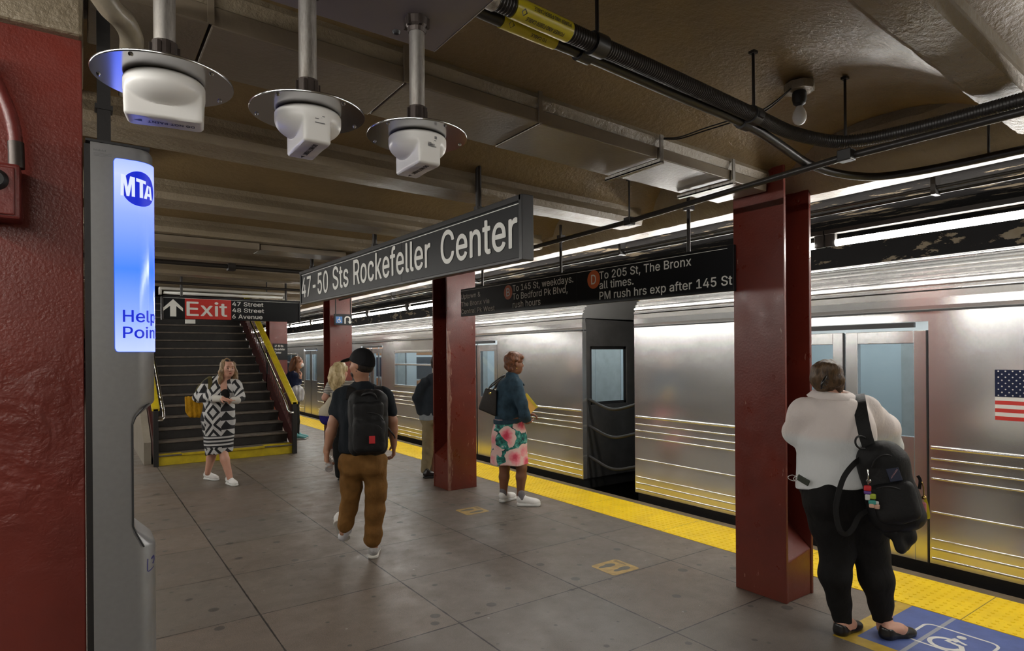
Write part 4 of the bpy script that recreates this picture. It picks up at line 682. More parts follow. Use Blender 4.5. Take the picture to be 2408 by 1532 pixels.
'p': (834, '103,-281 103,746 220,746 220,628 232,628 242,643 255,660 270,680 288,699 310,716 337,733 369,745 406,753 450,756 510,750 565,735 615,709 659,673 697,628 727,575 749,514 763,446 767,371 763,296 749,228 727,166 697,113 660,68 616,32 566,5 511,-11 451,-16 408,-13 371,-6 339,7 312,24 290,42 271,61 256,81 243,99 232,115 223,115 223,-281 433,92 477,96 515,108 549,129 578,156 602,190 621,229 634,273 642,321 645,372 642,423 634,470 621,513 603,552 579,585 550,612 516,632 477,644 433,648 389,644 351,633 317,613 288,587 264,555 246,517 232,473 224,425 221,372 224,319 232,270 246,226 265,187 289,154 318,128 352,108 390,96', '3,2,1 41,71,0 1,0,71 71,70,1 70,69,1 0,42,41 73,72,41 71,41,72 1,69,68 3,1,68 68,67,3 33,78,34 78,77,34 10,63,62 62,11,10 34,77,35 36,35,77 77,76,36 37,36,76 8,7,64 64,63,8 9,8,63 63,10,9 37,76,38 39,38,76 76,75,39 40,39,75 75,74,40 41,40,74 73,41,74 3,67,66 4,3,66 66,65,4 5,4,65 65,64,5 6,5,64 64,7,6 61,13,12 44,31,30 43,32,31 31,44,43 13,61,60 60,14,13 58,15,59 46,45,29 29,45,30 44,30,45 14,60,59 59,15,14 25,24,49 50,49,24 24,23,50 51,50,23 23,22,51 52,51,22 53,52,22 22,21,53 54,53,21 21,20,54 55,54,20 20,19,55 46,29,28 28,27,46 47,46,27 27,26,47 48,47,26 26,25,48 25,49,48 55,19,56 19,18,56 57,56,18 18,17,57 58,57,17 17,16,58 15,58,16 78,33,32 32,43,78 61,12,62 11,62,12'),
'r': (509, '103,0 103,746 219,746 219,631 227,631 244,666 268,696 300,722 336,741 376,753 419,756 451,756 479,754 479,634 452,638 438,639 422,640 407,640 373,638 342,631 313,618 287,602 265,582 247,557 234,530 226,499 223,466 223,0', '27,26,0 1,0,26 26,25,1 3,1,25 1,3,2 23,22,4 22,21,4 5,4,21 3,25,24 24,23,3 23,4,3 17,9,18 8,7,19 19,18,8 18,9,8 10,16,15 13,12,14 11,14,12 14,11,15 10,15,11 16,10,17 9,17,10 5,21,20 6,5,20 20,19,6 19,7,6'),
's': (717, '358,-16 308,-14 262,-6 220,7 183,24 150,47 121,74 98,107 81,144 70,185 185,209 198,172 218,142 244,118 276,102 314,93 356,89 405,93 446,104 481,122 506,146 522,173 527,202 524,227 515,248 499,267 478,282 450,295 417,305 293,334 231,353 181,378 142,409 114,446 98,489 92,538 96,579 108,617 128,652 155,682 188,707 226,728 270,743 317,753 368,756 416,753 460,745 499,732 533,715 563,693 588,667 608,637 625,605 637,570 527,545 515,572 499,597 477,620 449,639 412,650 368,654 326,650 289,640 257,623 233,600 218,574 213,545 217,519 227,497 244,478 267,463 299,449 338,438 451,411 513,392 563,368 602,337 629,300 646,258 651,209 647,167 635,128 614,93 586,61 552,34 511,13 464,-3 413,-13', '5,12,6 12,11,6 7,6,11 8,7,11 11,10,8 9,8,10 34,33,67 35,34,67 67,66,35 36,35,66 66,65,36 37,36,65 38,37,65 0,16,1 16,15,1 71,29,72 1,15,2 15,14,2 3,2,14 13,3,14 29,71,30 70,30,71 41,63,62 42,41,62 62,61,42 61,43,42 3,13,4 5,4,13 12,5,13 30,70,31 70,69,31 32,31,69 69,68,32 33,32,68 67,33,68 38,65,64 39,38,64 40,39,64 64,63,40 63,41,40 27,73,28 60,59,45 44,60,45 17,87,86 18,17,86 86,85,18 85,19,18 26,74,27 73,27,74 47,46,58 59,58,46 45,59,46 82,81,21 81,80,21 22,21,80 80,79,22 23,22,79 79,78,23 78,77,23 24,23,77 77,76,24 53,52,54 55,54,52 52,51,55 19,85,84 84,83,19 20,19,83 83,82,20 82,21,20 24,76,25 76,75,25 26,25,75 74,26,75 55,51,56 51,50,56 50,49,56 57,56,49 49,48,57 58,57,48 47,58,48 16,0,87 87,17,16 72,29,28 28,73,72 43,61,60 60,44,43'),
't': (447, '401,746 401,643 13,643 13,746 128,926 248,926 248,192 250,162 256,138 267,120 284,108 306,100 335,98 364,100 397,105 419,3 406,0 392,-3 377,-5 362,-7 346,-8 331,-8 271,-2 221,14 181,42 151,80 133,127 128,183 248,746 248,643 128,643 128,746', '23,9,24 25,24,9 9,8,25 26,25,8 8,7,26 27,26,7 7,6,27 29,30,6 12,20,19 19,13,12 20,12,21 11,21,12 16,15,14 13,19,18 18,17,13 17,16,13 16,14,13 21,11,22 11,10,22 23,22,10 9,23,10 30,29,28 5,4,28 1,0,28 29,1,28 27,6,30 3,2,31 2,30,31 28,31,30 31,28,4'),
'u': (806, '358,-10 310,-7 266,4 226,21 190,45 160,77 136,115 118,161 107,214 103,273 103,746 223,746 223,283 229,229 244,184 269,147 303,120 345,104 393,99 428,101 460,109 490,122 516,140 539,163 557,190 571,223 579,259 582,300 582,746 702,746 702,0 586,0 586,181 604,181 578,118 545,69 505,33 461,9 412,-5 586,137', '10,9,12 12,11,10 17,0,18 0,17,1 16,1,17 1,16,2 3,2,16 15,3,16 3,15,4 5,4,15 15,14,5 6,5,14 7,6,14 14,13,7 8,7,13 9,8,13 12,9,13 19,38,37 37,20,19 20,37,36 21,20,36 36,35,21 35,22,21 30,33,31 32,33,25 26,25,33 27,26,33 33,30,27 30,29,27 28,27,29 22,35,34 23,22,34 34,32,23 24,23,32 32,25,24 18,0,38 38,19,18 32,34,39 33,32,39 31,33,39'),
'v': (765, '319,0 34,746 166,746 325,305 341,260 355,215 367,171 379,127 392,83 404,41 362,41 374,83 387,127 399,171 411,215 425,260 440,305 599,746 730,746 445,0 383,113', '3,0,4 0,3,1 2,1,3 6,11,7 10,11,0 11,6,0 6,5,0 4,0,5 12,8,13 16,15,19 19,18,16 18,17,16 8,9,19 13,8,19 14,13,19 19,15,14 10,0,19 19,9,10 11,10,9 9,8,11 11,8,20 8,12,20 7,11,20'),
'w': (1115, '270,0 44,746 171,746 262,420 275,373 289,323 302,268 316,210 330,148 344,81 324,81 338,146 351,207 365,265 378,319 392,371 405,420 495,746 622,746 711,420 723,372 737,321 750,267 764,209 777,147 791,81 769,81 783,146 798,208 812,266 826,320 839,372 852,420 944,746 1070,746 844,0 724,0 627,338 599,442 589,478 580,514 571,551 544,664 571,664 544,551 516,442 507,406 497,372 487,338 391,0 334,128 780,132 558,608', '2,1,3 4,0,5 0,4,1 3,1,4 10,9,50 10,8,0 8,7,0 7,6,0 5,0,6 12,49,48 13,12,48 14,13,48 15,14,48 48,47,15 16,15,47 47,46,16 46,45,16 45,44,16 44,42,16 42,17,16 10,0,49 9,10,49 11,9,49 49,12,11 43,41,18 19,37,20 22,21,37 20,37,21 37,19,38 39,38,19 40,39,19 41,40,19 18,41,19 23,26,24 26,25,51 34,33,32 30,29,35 31,30,35 35,34,31 34,32,31 27,25,35 28,27,35 35,29,28 35,25,36 25,26,36 26,23,36 37,36,23 22,37,23 42,44,52 42,52,43 17,42,43 43,18,17 9,11,50 8,10,50 25,27,51 24,26,51 41,43,52'),
'x': (744, '41,0 337,429 336,336 56,746 197,746 290,601 313,565 333,531 352,498 370,466 389,435 407,405 345,405 364,435 381,466 398,498 415,531 436,565 458,601 554,746 691,746 410,332 410,421 703,0 564,0 454,168 431,202 411,236 393,267 376,298 358,328 340,357 402,357 384,328 367,298 351,267 333,236 314,202 291,168 180,0 305,382 376,457 441,377 371,306', '5,4,3 0,39,38 1,2,31 31,12,1 2,35,34 34,30,2 31,2,30 1,12,13 13,9,1 9,8,1 35,2,36 37,36,2 38,37,2 0,38,2 2,1,40 5,3,1 6,5,1 7,6,1 1,8,7 11,21,22 21,11,32 29,28,21 33,29,21 21,32,33 11,22,10 14,10,22 22,15,14 19,18,20 24,23,25 21,28,27 27,26,21 26,25,21 25,23,21 21,23,42 22,21,42 20,18,22 18,17,22 17,16,22 15,22,16 33,30,43 31,30,33 33,32,31 12,31,32 32,11,12 13,12,11 11,10,13 13,10,41 1,3,40 0,2,40 10,14,41 9,13,41 20,22,42 30,34,43 29,33,43'),
'y': (765, '93,-272 121,-168 140,-172 163,-176 184,-177 204,-175 223,-169 240,-159 256,-145 271,-126 284,-101 296,-70 319,-3 34,746 166,746 325,305 341,260 355,215 367,170 379,127 391,83 404,41 361,41 374,83 386,127 398,171 411,215 425,260 440,305 600,746 730,746 401,-114 385,-151 367,-183 347,-210 325,-234 300,-252 274,-267 245,-277 214,-283 180,-285 161,-285 143,-283 127,-281 113,-278 102,-276 382,114', '45,44,0 44,1,0 2,43,42 41,3,42 2,42,3 43,2,44 1,44,2 4,40,39 5,4,39 5,39,38 6,5,38 38,37,6 3,41,40 40,4,3 22,23,12 23,18,12 18,17,12 16,12,17 46,20,24 20,25,24 26,21,27 29,28,30 30,28,21 27,21,28 30,21,31 25,20,21 21,26,25 31,21,12 22,12,21 23,22,21 21,20,23 20,46,23 18,23,19 6,37,36 7,6,36 36,35,7 8,7,35 35,34,8 9,8,34 34,33,9 33,32,9 10,9,32 32,31,10 11,10,31 31,12,11 16,15,12 14,13,15 15,13,12 19,23,46'),
}

WEIGHT = 26.0
_glyph = {}
def glyph(c):
    if c not in _glyph:
        adv, v, f = GLYPHS[c]
        _glyph[c] = (adv, [tuple(int(q) for q in p.split(',')) for p in v.split()], [tuple(int(q) for q in t.split(',')) for t in f.split()])
    return _glyph[c]
def text_shape(s):
    P, F, x = [], [], 0.0
    for c in s:
        if c == ' ':
            x += 390; continue
        adv, v, f = glyph(c)
        b = len(P)
        P += [((x + q[0]) / 1000.0, q[1] / 1000.0) for q in v]
        F += [tuple(b + i for i in t) for t in f]
        x += adv + WEIGHT * 0.6
    return P, F
def fine(P, F, cuts=2):
    """cut a flat figure finer so that it can follow a curved skin"""
    if any(len(f) > 3 for f in F):
        bm = bmesh.new()
        vs = [bm.verts.new((p[0], p[1], 0.0)) for p in P]
        for f in F: bm.faces.new([vs[i] for i in f])
        bmesh.ops.triangulate(bm, faces=bm.faces)
        bm.verts.index_update()
        P = [(v.co.x, v.co.y) for v in bm.verts]; F = [tuple(v.index for v in f.verts) for f in bm.faces]
        bm.free()
    P, F = list(P), list(F)
    for _ in range(cuts):
        mid, G = {}, []
        def m(a, b):
            k = (min(a, b), max(a, b))
            if k not in mid:
                mid[k] = len(P); P.append(((P[a][0] + P[b][0]) / 2, (P[a][1] + P[b][1]) / 2))
            return mid[k]
        for a, b, c in F:
            x, y, z = m(a, b), m(b, c), m(c, a)
            G += [(a, x, z), (x, b, y), (z, y, c), (x, y, z)]
        F = G
    return P, F
def letters(mb, s, o, u, v, cap, width=None, bold=0.0, ext=0.0015, fn=None, n=None):
    """text into mesh builder; o = baseline left point, u/v unit axes, cap = capital height, width = full string width"""
    P, F = text_shape(s)
    x0, x1 = min(p[0] for p in P), max(p[0] for p in P)
    sx = width / (x1 - x0) if width else cap
    P = [((p[0] - x0) * sx, p[1] * cap) for p in P]
    o, u, v = V(o), V(u), V(v)
    nn = nrm(np.cross(u, v)) if n is None else V(n)
    w = WEIGHT / 1000.0
    lay = 0.0002 if (fn or cap < 0.05) else 0.0006
    for k, (dx, dy) in enumerate(((-w, 0), (w, 0), (0, -w * 0.6), (0, w * 0.6))):      # a heavier stroke, in thin layers
        Q = [(a + dx * sx, b + dy * cap) for a, b in P]
        if fn:
            Q, G = fine(Q, F)
        else:
            G = F
        mb.raw([fn(a, b, lay * k) if fn else o + a * u + b * v + nn * (ext + lay * k) for a, b in Q], G)

def ribbon(mb, pts, w, o, u, v, n, lift, closed=False):
    """flat stroke of width w along 2-D points"""
    P = [V(p) for p in pts]
    L = []
    m = len(P)
    for i in range(m):
        a = P[(i - 1) % m] if (closed or i > 0) else P[i]
        b = P[(i + 1) % m] if (closed or i < m - 1) else P[i]
        t = nrm(b - a); q = np.array([-t[1], t[0]])
        L.append((P[i] + q * w / 2, P[i] - q * w / 2))
    o, u, v, n = V(o), V(u), V(v), V(n)
    vs = [o + p[0] * u + p[1] * v + n * lift for pr in L for p in pr]
    fs = [(2 * i, 2 * i + 1, (2 * i + 3) % (2 * m), (2 * i + 2) % (2 * m)) for i in range(m if closed else m - 1)]
    mb.raw(vs, fs)

def patch(mb, pts, o, u, v, n, lift):
    o, u, v, n = V(o), V(u), V(v), V(n)
    mb.raw([o + p[0] * u + p[1] * v + n * lift for p in pts], [tuple(range(len(pts)))])

def circle(r, k=24, cx=0, cy=0, a0=0, a1=2 * math.pi, end=False):
    m = k if not end else k - 1
    return [(cx + r * math.cos(a0 + (a1 - a0) * i / m), cy + r * math.sin(a0 + (a1 - a0) * i / m)) for i in range(k)]

def rrect(w, h, r, k=5):
    out = []
    for cx, cy, a in ((w / 2 - r, h / 2 - r, 0), (-w / 2 + r, h / 2 - r, 90), (-w / 2 + r, -h / 2 + r, 180), (w / 2 - r, -h / 2 + r, 270)):
        for i in range(k):
            q = math.radians(a + 90 * i / (k - 1))
            out.append((cx + r * math.cos(q), cy + r * math.sin(q)))
    return out
# ================================================================== THE STATION SHELL
def struct(name, mb, mat, **kw):
    return tag(mb.build(name, mat, **kw), kind='structure')

SKEW = 0.05                                   # the cross beams run slightly askew
YA, YB = -6.0, 42.0
struct('floor', MB().box((-1.45, YA, -0.35), (5.125, YB, 0.0)), M['floor'])
struct('trackbed', MB().box((5.27, YA, -1.35), (8.95, YB, -1.2)), M['train_black'])
struct('trackbed_left', MB().box((-5.0, YA, -1.35), (-1.45, YB, -1.2)), M['train_black'])
struct('wall_right', MB().box((8.85, YA, -1.35), (9.0, YB, 3.5)), M['tunnel'])
struct('wall_left', MB().box((-5.1, YA, -1.35), (-5.0, YB, 3.5)), M['tunnel'])
struct('wall_back', MB().box((-5.1, YA - 0.1, -1.35), (9.0, YA, 3.5)), M['beam'])
struct('wall_far', MB().box((-5.1, YB, -1.35), (9.0, YB + 0.1, 3.5)), M['tunnel'])
struct('platform_edge', MB().box((5.126, YA, -0.14), (5.262, YB, -0.004)).box((5.15, YA, -1.2), (5.25, YB, -0.14)), M['edge_board'], bevel=0.008)

# ceiling: shallow vaults between the cross beams
BEAMS = [(-4.8, .15), (-3.4, .15), (-2.0, .15), (-0.62, .15), (0.795, .085), (2.42, .19), (3.60, .14), (5.02, .17), (6.38, .26), (7.80, .16), (9.25, .16), (10.70, .16)]
y = 12.1
while y < 41.5:
    BEAMS.append((y, .15)); y += 1.42
def vault_profile(y0, y1):
    pts = []
    edges = [(y0, y0)] + [(b - h, b + h) for b, h in BEAMS if y0 < b < y1] + [(y1, y1)]
    for (a0, a1), (b0, b1) in zip(edges[:-1], edges[1:]):
        for k in range(11):
            s = k / 10
            pts.append((a1 + (b0 - a1) * s, 2.94 + 0.20 * (1 - abs(2 * s - 1) ** 2.2)))
    return pts
def vault(mb, x0, x1, y0, y1, nx=10):
    pr = vault_profile(y0, y1)
    xs = np.linspace(x0, x1, nx + 1)
    vs, fs = [], []
    for x in xs:
        for (yy, z) in pr: vs.append((x, yy + SKEW * x, z))
    m = len(pr)
    for i in range(nx):
        for k in range(m - 1): fs.append((i * m + k, i * m + k + 1, (i + 1) * m + k + 1, (i + 1) * m + k))
    mb.raw(vs, fs)
mb = MB()
vault(mb, -1.6, 0.86, YA, YB); vault(mb, 0.86, 3.14, YA, 12.0); vault(mb, 0.86, 3.14, 17.8, YB); vault(mb, 3.14, 4.1, YA, YB)
me = mb.mesh('ceiling')
o = link_mesh('ceiling', me, M['slab'], smooth=True); tag(o, kind='structure')
struct('ceiling_cover', MB().box((-5.1, YA, 3.3), (0.8, YB, 3.5)).box((3.2, YA, 3.3), (9.0, YB, 3.5)).box((0.8, YA, 3.3), (3.2, 12.0, 3.5)).box((0.8, 17.9, 3.3), (3.2, YB, 3.5)), M['slab'])

def beam(b, h, x0, x1, zb, name='ceiling_beam', rough=0.012):
    rnd = random.Random(int(b * 1000))
    n = max(8, int((x1 - x0) / 0.045))
    rings = []
    wob = 0.0
    for i in range(n + 1):
        x = x0 + (x1 - x0) * i / n
        wob = 0.75 * wob + 0.5 * rnd.uniform(-rough, rough)
        j = rnd.uniform(-rough, rough) * 0.6
        yc = b + SKEW * x
        rings.append([(x, yc - h, 3.2), (x, yc - h + 0.01, zb + 0.10), (x, yc - h - 0.012, zb + 0.045), (x, yc - h + 0.004, zb + 0.004 * j), (x, yc, zb - 0.004),
                      (x, yc + h - 0.02 + wob, zb + 0.003), (x, yc + h + wob, zb + 0.014 + j), (x, yc + h - 0.012 + j, zb + 0.08), (x, yc + h, 3.2)])
    struct(name, MB().loft(rings), M['beam'])
for b, h in BEAMS:
    if b < 11.5:
        beam(b, h, -1.55, 3.95, 2.87 if b == 2.42 else 2.80, rough=0.003 if b < 1 else 0.009)
    elif b < 26:
        beam(b, h, 3.16, 3.95, 2.80)
# longitudinal girder over the column row, and its twin on the left
gp = [(4.0, 3.25), (4.0, 3.08), (4.18, 2.80), (4.42, 2.80), (4.42, 3.25)]
rnd = random.Random(4)
def girder(name, sgn, off):
    n = 700
    rings = []
    for i in range(n + 1):
        yy = YA + (YB - YA) * i / n
        j = [rnd.uniform(-.008, .008) for _ in range(4)]
        rings.append([(off + sgn * (4.0), yy, 3.25), (off + sgn * 4.0, yy, 3.08 + j[0]), (off + sgn * 4.10, yy, 2.93 + j[1]), (off + sgn * (4.215 + j[2]), yy, 2.80), (off + sgn * 4.41, yy, 2.80), (off + sgn * (4.42 + j[3]), yy, 2.815), (off + sgn * 4.42, yy, 3.25)])
    struct(name, MB().loft(rings), M['beam'])
girder('girder_right', 1, 0.0)
girder('girder_left', -1, 3.8)
def trackroof(name, sgn, off):
    poly = [(4.42, 2.965), (5.9, 2.965), (6.6, 3.25), (9.0, 3.3), (9.0, 3.5), (4.42, 3.5)]
    struct(name, MB().prism([(off + sgn * a, b) for a, b in poly], (0, YA, 0), (1, 0, 0), (0, 0, 1), (0, YB - YA, 0)), M['tunnel'])
trackroof('ceiling_track', 1, 0.0)
trackroof('ceiling_track_left', -1, 3.8)
# the shaft above the stairs
struct('stair_shaft', MB().box((0.74, 11.95, 2.95), (0.86, 17.9, 5.6)).box((3.14, 11.95, 2.95), (3.26, 17.9, 5.6)).box((0.74, 11.88, 2.95), (3.26, 12.0, 5.6)).box((0.74, 19.9, 2.95), (3.26, 20.0, 5.6)).box((0.74, 11.9, 5.5), (3.26, 20, 5.6)), M['stair_wall'])

# tactile strip with truncated domes
def tactile():
    x0, x1 = 4.515, 5.125
    mb = MB().box((x0, YA, -0.02), (x1, YB, 0.004))
    vs, fs = [], []
    nx = 10
    px = (x1 - x0) / nx
    j = 0
    yy = -0.5
    while yy < 24:
        for i in range(nx):
            cx, cy = x0 + px * (i + 0.5), yy
            b = len(vs)
            for r, z in ((0.0135, 0.0035), (0.0115, 0.0085)):
                for k in range(6):
                    a = math.pi / 3 * k + 0.3
                    vs.append((cx + r * math.cos(a), cy + r * math.sin(a), z))
            fs += [(b + k, b + (k + 1) % 6, b + 6 + (k + 1) % 6, b + 6 + k) for k in range(6)]
            fs.append(tuple(b + 6 + k for k in range(6)))
        yy += px
    mb.raw(vs, fs)
    return struct('tactile_strip', mb, M['tactile'])
tactile()

# ================================================================== RED COLUMNS
def column(name_label, x0, x1, y0, y1, face, group='red steel columns of the platform', mat='red', ztop=2.90, fill=True):
    """H-section: face 'x' = plates face +-X, 'y' = plates face +-Y"""
    t = thing('steel_column', name_label, 'column', ((x0 + x1) / 2, (y0 + y1) / 2, 0), group, 'thing')
    th = 0.026
    m = M[mat]
    if face == 'x':
        MB().box((x0, y0, 0), (x0 + th, y1, ztop)).build('flange', m, t, bevel=0.004)
        MB().box((x1 - th, y0, 0), (x1, y1, ztop)).build('flange', m, t, bevel=0.004)
        yc = (y0 + y1) / 2
        MB().box((x0 + th, yc - 0.012, 0), (x1 - th, yc + 0.012, ztop)).build('web', m, t)
        if fill:
            for s, ye in ((-1, y0 + 0.006), (1, y1 - 0.006)):
                mb = MB().raw([(x0 + th, ye, 0), (x1 - th, ye, 0), (x1 - th, yc, 0), (x0 + th, yc, 0), (x0 + th, ye, 0.27), (x1 - th, ye, 0.32), (x1 - th, yc, 0.50), (x0 + th, yc, 0.44)],
                              [(3, 2, 1, 0), (4, 5, 6, 7), (0, 1, 5, 4), (1, 2, 6, 5), (2, 3, 7, 6), (3, 0, 4, 7)])
                mb.build('base_filler', m, t, bevel=0.006)
    else:
        MB().box((x0, y0, 0), (x1, y0 + th, ztop)).build('flange', m, t, bevel=0.004)
        MB().box((x0, y1 - th, 0), (x1, y1, ztop)).build('flange', m, t, bevel=0.004)
        xc = (x0 + x1) / 2
        MB().box((xc - 0.012, y0 + th, 0), (xc + 0.012, y1 - th, ztop)).build('web', m, t)
        if fill:
            for xe in (x0 + 0.006, x1 - 0.006):
                mb = MB().raw([(xe, y0 + th, 0), (xc, y0 + th, 0), (xc, y1 - th, 0), (xe, y1 - th, 0), (xe, y0 + th, 0.36), (xc, y0 + th, 0.52), (xc, y1 - th, 0.58), (xe, y1 - th, 0.42)],
                              [(3, 2, 1, 0), (4, 5, 6, 7), (0, 1, 5, 4), (1, 2, 6, 5), (2, 3, 7, 6), (3, 0, 4, 7)])
                mb.build('base_filler', m, t, bevel=0.006)
    return t
column('dark red steel column with open recess behind the woman in the white blouse', 3.865, 4.205, 2.31, 2.70, 'x', ztop=2.96)
column('red steel column with worn pale corner beside the woman in the denim jacket', 3.735, 4.15, 6.71, 7.10, 'y', mat='red_worn')
column('red steel column behind the small blue wheelchair sign and blonde woman', 3.735, 4.15, 11.10, 11.48, 'y')
column('distant red steel column bearing a small black name plate, beyond the stair rail', 3.735, 4.15, 15.50, 15.88, 'y')
column('large lumpy red steel column in the left foreground beside the help point', -0.43, 0.008, 2.31, 2.70, 'y', mat='red_lumpy', ztop=2.68, fill=False)
struct('beam_casing', MB().box((-0.50, 2.27, 2.672), (0.012, 2.76, 2.95)), M['beam'], bevel=0.012)

# ================================================================== SUBWAY TRAIN
TX = 5.36
def rib_profile():
    """ribbed roof edge, from the letterboard up to the roof"""
    pts = []
    n = 108
    for i in range(n + 1):
        t = math.pi / 2 * i / n
        x, z = TX + 0.012 + 0.58 * (1 - math.cos(t)), 2.17 + 0.315 * math.sin(t)
        nx, nz = -math.cos(t), math.sin(t)
        ph = (i % 9) / 9
        h = 0.016 * (1.0 if ph < 0.45 else (0.0 if 0.62 < ph < 0.9 else 0.5))
        pts.append((x + nx * h, z + nz * h))
    return pts
def subway_car(label, ya, yb, doors, windows, flag=None):
    car = thing('subway_car', label, 'train', (6.75, (ya + yb) / 2, 0.0), 'cars of the silver train', 'thing')
    xi = TX + 0.07
    # ---- body side as bands around the openings
    mb = MB()
    zw0, zw1 = 1.06, 1.80
    cuts = sorted([(a, b, 'd') for a, b in doors] + [(a, b, 'w') for a, b in windows])
    cur = ya
    for a, b, k in cuts:
        if a > cur: mb.box((TX, cur, 0.06), (xi, a, 1.93))
        if k == 'w':
            mb.box((TX, a, 0.06), (xi, b, zw0)); mb.box((TX, a, zw1), (xi, b, 1.93))
        cur = b
    if cur < yb: mb.box((TX, cur, 0.06), (xi, yb, 1.93))
    mb.box((TX, ya, 1.93), (xi, yb, 2.006))
    # far side and ends
    XF = 8.16
    mb.box((XF - 0.07, ya, 0.06), (XF, yb, 2.17))
    mb.build('body', M['steel'], car)
    for y0, y1, in ((ya, ya + 0.05), (yb - 0.05, yb)):
        mb = MB()
        mb.box((TX + 0.07, y0, 0.06), (5.50, y1, 2.17)); mb.box((5.50, y0, 0.06), (6.18, y1, 1.02)); mb.box((5.50, y0, 1.80), (6.18, y1, 2.17)); mb.box((6.18, y0, 0.06), (XF - 0.07, y1, 2.17))
        mb.build('end_wall', M['end_paint'], car)
    # letterboard: smooth bright band above the drip rail
    lb = [(TX + 0.004, 2.016), (TX - 0.002, 2.05), (TX - 0.001, 2.11), (TX + 0.006, 2.16), (TX + 0.05, 2.18), (TX + 0.07, 2.016)]
    MB().prism(lb, (0, ya, 0), (1, 0, 0), (0, 0, 1), (0, yb - ya, 0)).build('letterboard', M['steel_rib'], car)
    rp = rib_profile()
    poly = rp + [(6.8, 2.50), (7.6, 2.46), (8.16, 2.17), (8.10, 2.12), (TX + 0.05, 2.16)]
    MB().prism(poly, (0, ya, 0), (1, 0, 0), (0, 0, 1), (0, yb - ya, 0)).build('roof', M['steel_rib'], car)
    # ribs along the lower side, broken at the doors
    def strip(z, r, name):
        mb = MB()
        cur = ya
        for a, b in sorted(doors) + [(yb, yb)]:
            if a - cur > 0.05:
                pr = [(TX + 0.004, z - r)] + [(TX + 0.002 - 1.1 * r * math.sin(math.pi * q / 6), z - r * math.cos(math.pi * q / 6)) for q in range(1, 6)] + [(TX + 0.004, z + r)]
                mb.prism(pr, (0, cur + 0.015, 0), (1, 0, 0), (0, 0, 1), (0, a - cur - 0.03, 0))
            cur = b
        mb.build(name, M['steel_rib'], car, smooth=True)
    for z in (0.868, 0.792, 0.715, 0.458, 0.247, 0.175, 0.102): strip(z, 0.0085, 'rib')
    strip(0.955, 0.016, 'belt_rail')
    MB().box((TX - 0.012, ya, 2.004), (TX + 0.02, yb, 2.018)).build('drip_rail', M['rubber'], car)
    # underframe
    MB().box((TX + 0.03, ya + 0.02, -0.08), (8.13, yb - 0.02, 0.06)).box((5.6, ya + 0.3, -0.75), (7.9, yb - 0.3, -0.08)).build('underframe', M['train_black'], car)
    # windows
    for a, b in windows:
        w = MB()
        fr = 0.045
        w.box((TX - 0.014, a, zw0), (TX + 0.05, a + fr, zw1)).box((TX - 0.014, b - fr, zw0), (TX + 0.05, b, zw1)).box((TX - 0.014, a, zw1 - fr), (TX + 0.05, b, zw1)).box((TX - 0.014, a, zw0), (TX + 0.05, b, zw0 + fr)).box((TX - 0.008, a, 1.50), (TX + 0.045, b, 1.535))
        wo = w.build('window', M['steel_rib'], car, bevel=0.006)
        MB().box((TX + 0.018, a + fr, zw0 + fr), (TX + 0.024, b - fr, zw1 - fr)).build('pane', M['glass'], wo)
    for y0 in (ya + 0.02, yb - 0.03):
        wo = MB().box((5.50, y0, 1.02), (5.54, y0 + .012, 1.80)).box((6.14, y0, 1.02), (6.18, y0 + .012, 1.80)).box((5.50, y0, 1.76), (6.18, y0 + .012, 1.80)).box((5.50, y0, 1.02), (6.18, y0 + .012, 1.06)).build('end_window', M['rubber'], car)
        MB().box((5.54, y0 + 0.003, 1.06), (6.14, y0 + 0.008, 1.76)).build('pane', M['cab_glass'], wo)
    # doors: two leaves, each with its own pane
    for a, b in doors:
        mid = (a + b) / 2
        for c, d in ((a + 0.008, mid - 0.004), (mid + 0.004, b - 0.008)):
            w0, w1 = c + 0.10, d - 0.10
            D = MB().box((TX + 0.012, c, 0.05), (xi, w0, 1.86)).box((TX + 0.012, w1, 0.05), (xi, d, 1.86)).box((TX + 0.012, w0, 0.05), (xi, w1, 1.02)).box((TX + 0.012, w0, 1.76), (xi, w1, 1.86))
            do = D.build('door', M['steel'], car, bevel=0.004)
            MB().box((TX + 0.028, w0, 1.02), (TX + 0.034, w1, 1.76)).build('pane', M['glass'], do)
            MB().box((TX + 0.006, c if c < mid - .3 else c, 0.05), (TX + 0.02, c + 0.012, 1.86)).build('door_seal', M['rubber'], do)
        MB().box((TX - 0.003, a + 0.10, 1.885), (TX + 0.03, b - 0.10, 1.925)).build('door_header_slot', M['rubber'], car)
    # interior
    MB().box((xi, ya + 0.05, 0.06), (8.09, yb - 0.05, 0.10)).build('cabin_floor', M['interior_dark'], car)
    MB().box((xi, ya + 0.05, 2.10), (8.09, yb - 0.05, 2.14)).build('cabin_ceiling', M['interior'], car)
    fw = MB().box((8.05, ya + 0.05, 0.10), (8.09, yb - 0.05, 2.10))
    cw = fw.build('cabin_wall', M['interior'], car)
    for a, b in windows:
        MB().box((8.042, a - 0.15, 1.02), (8.05, b + 0.1, 1.66)).build('cabin_window', M['cabin_window'], cw)
        MB().box((8.042, a - 0.15, 1.72), (8.05, b + 0.1, 1.98)).build('advert_panel', M['sign_blue'] if int(a * 7) % 2 else M['seat_orange'], cw)
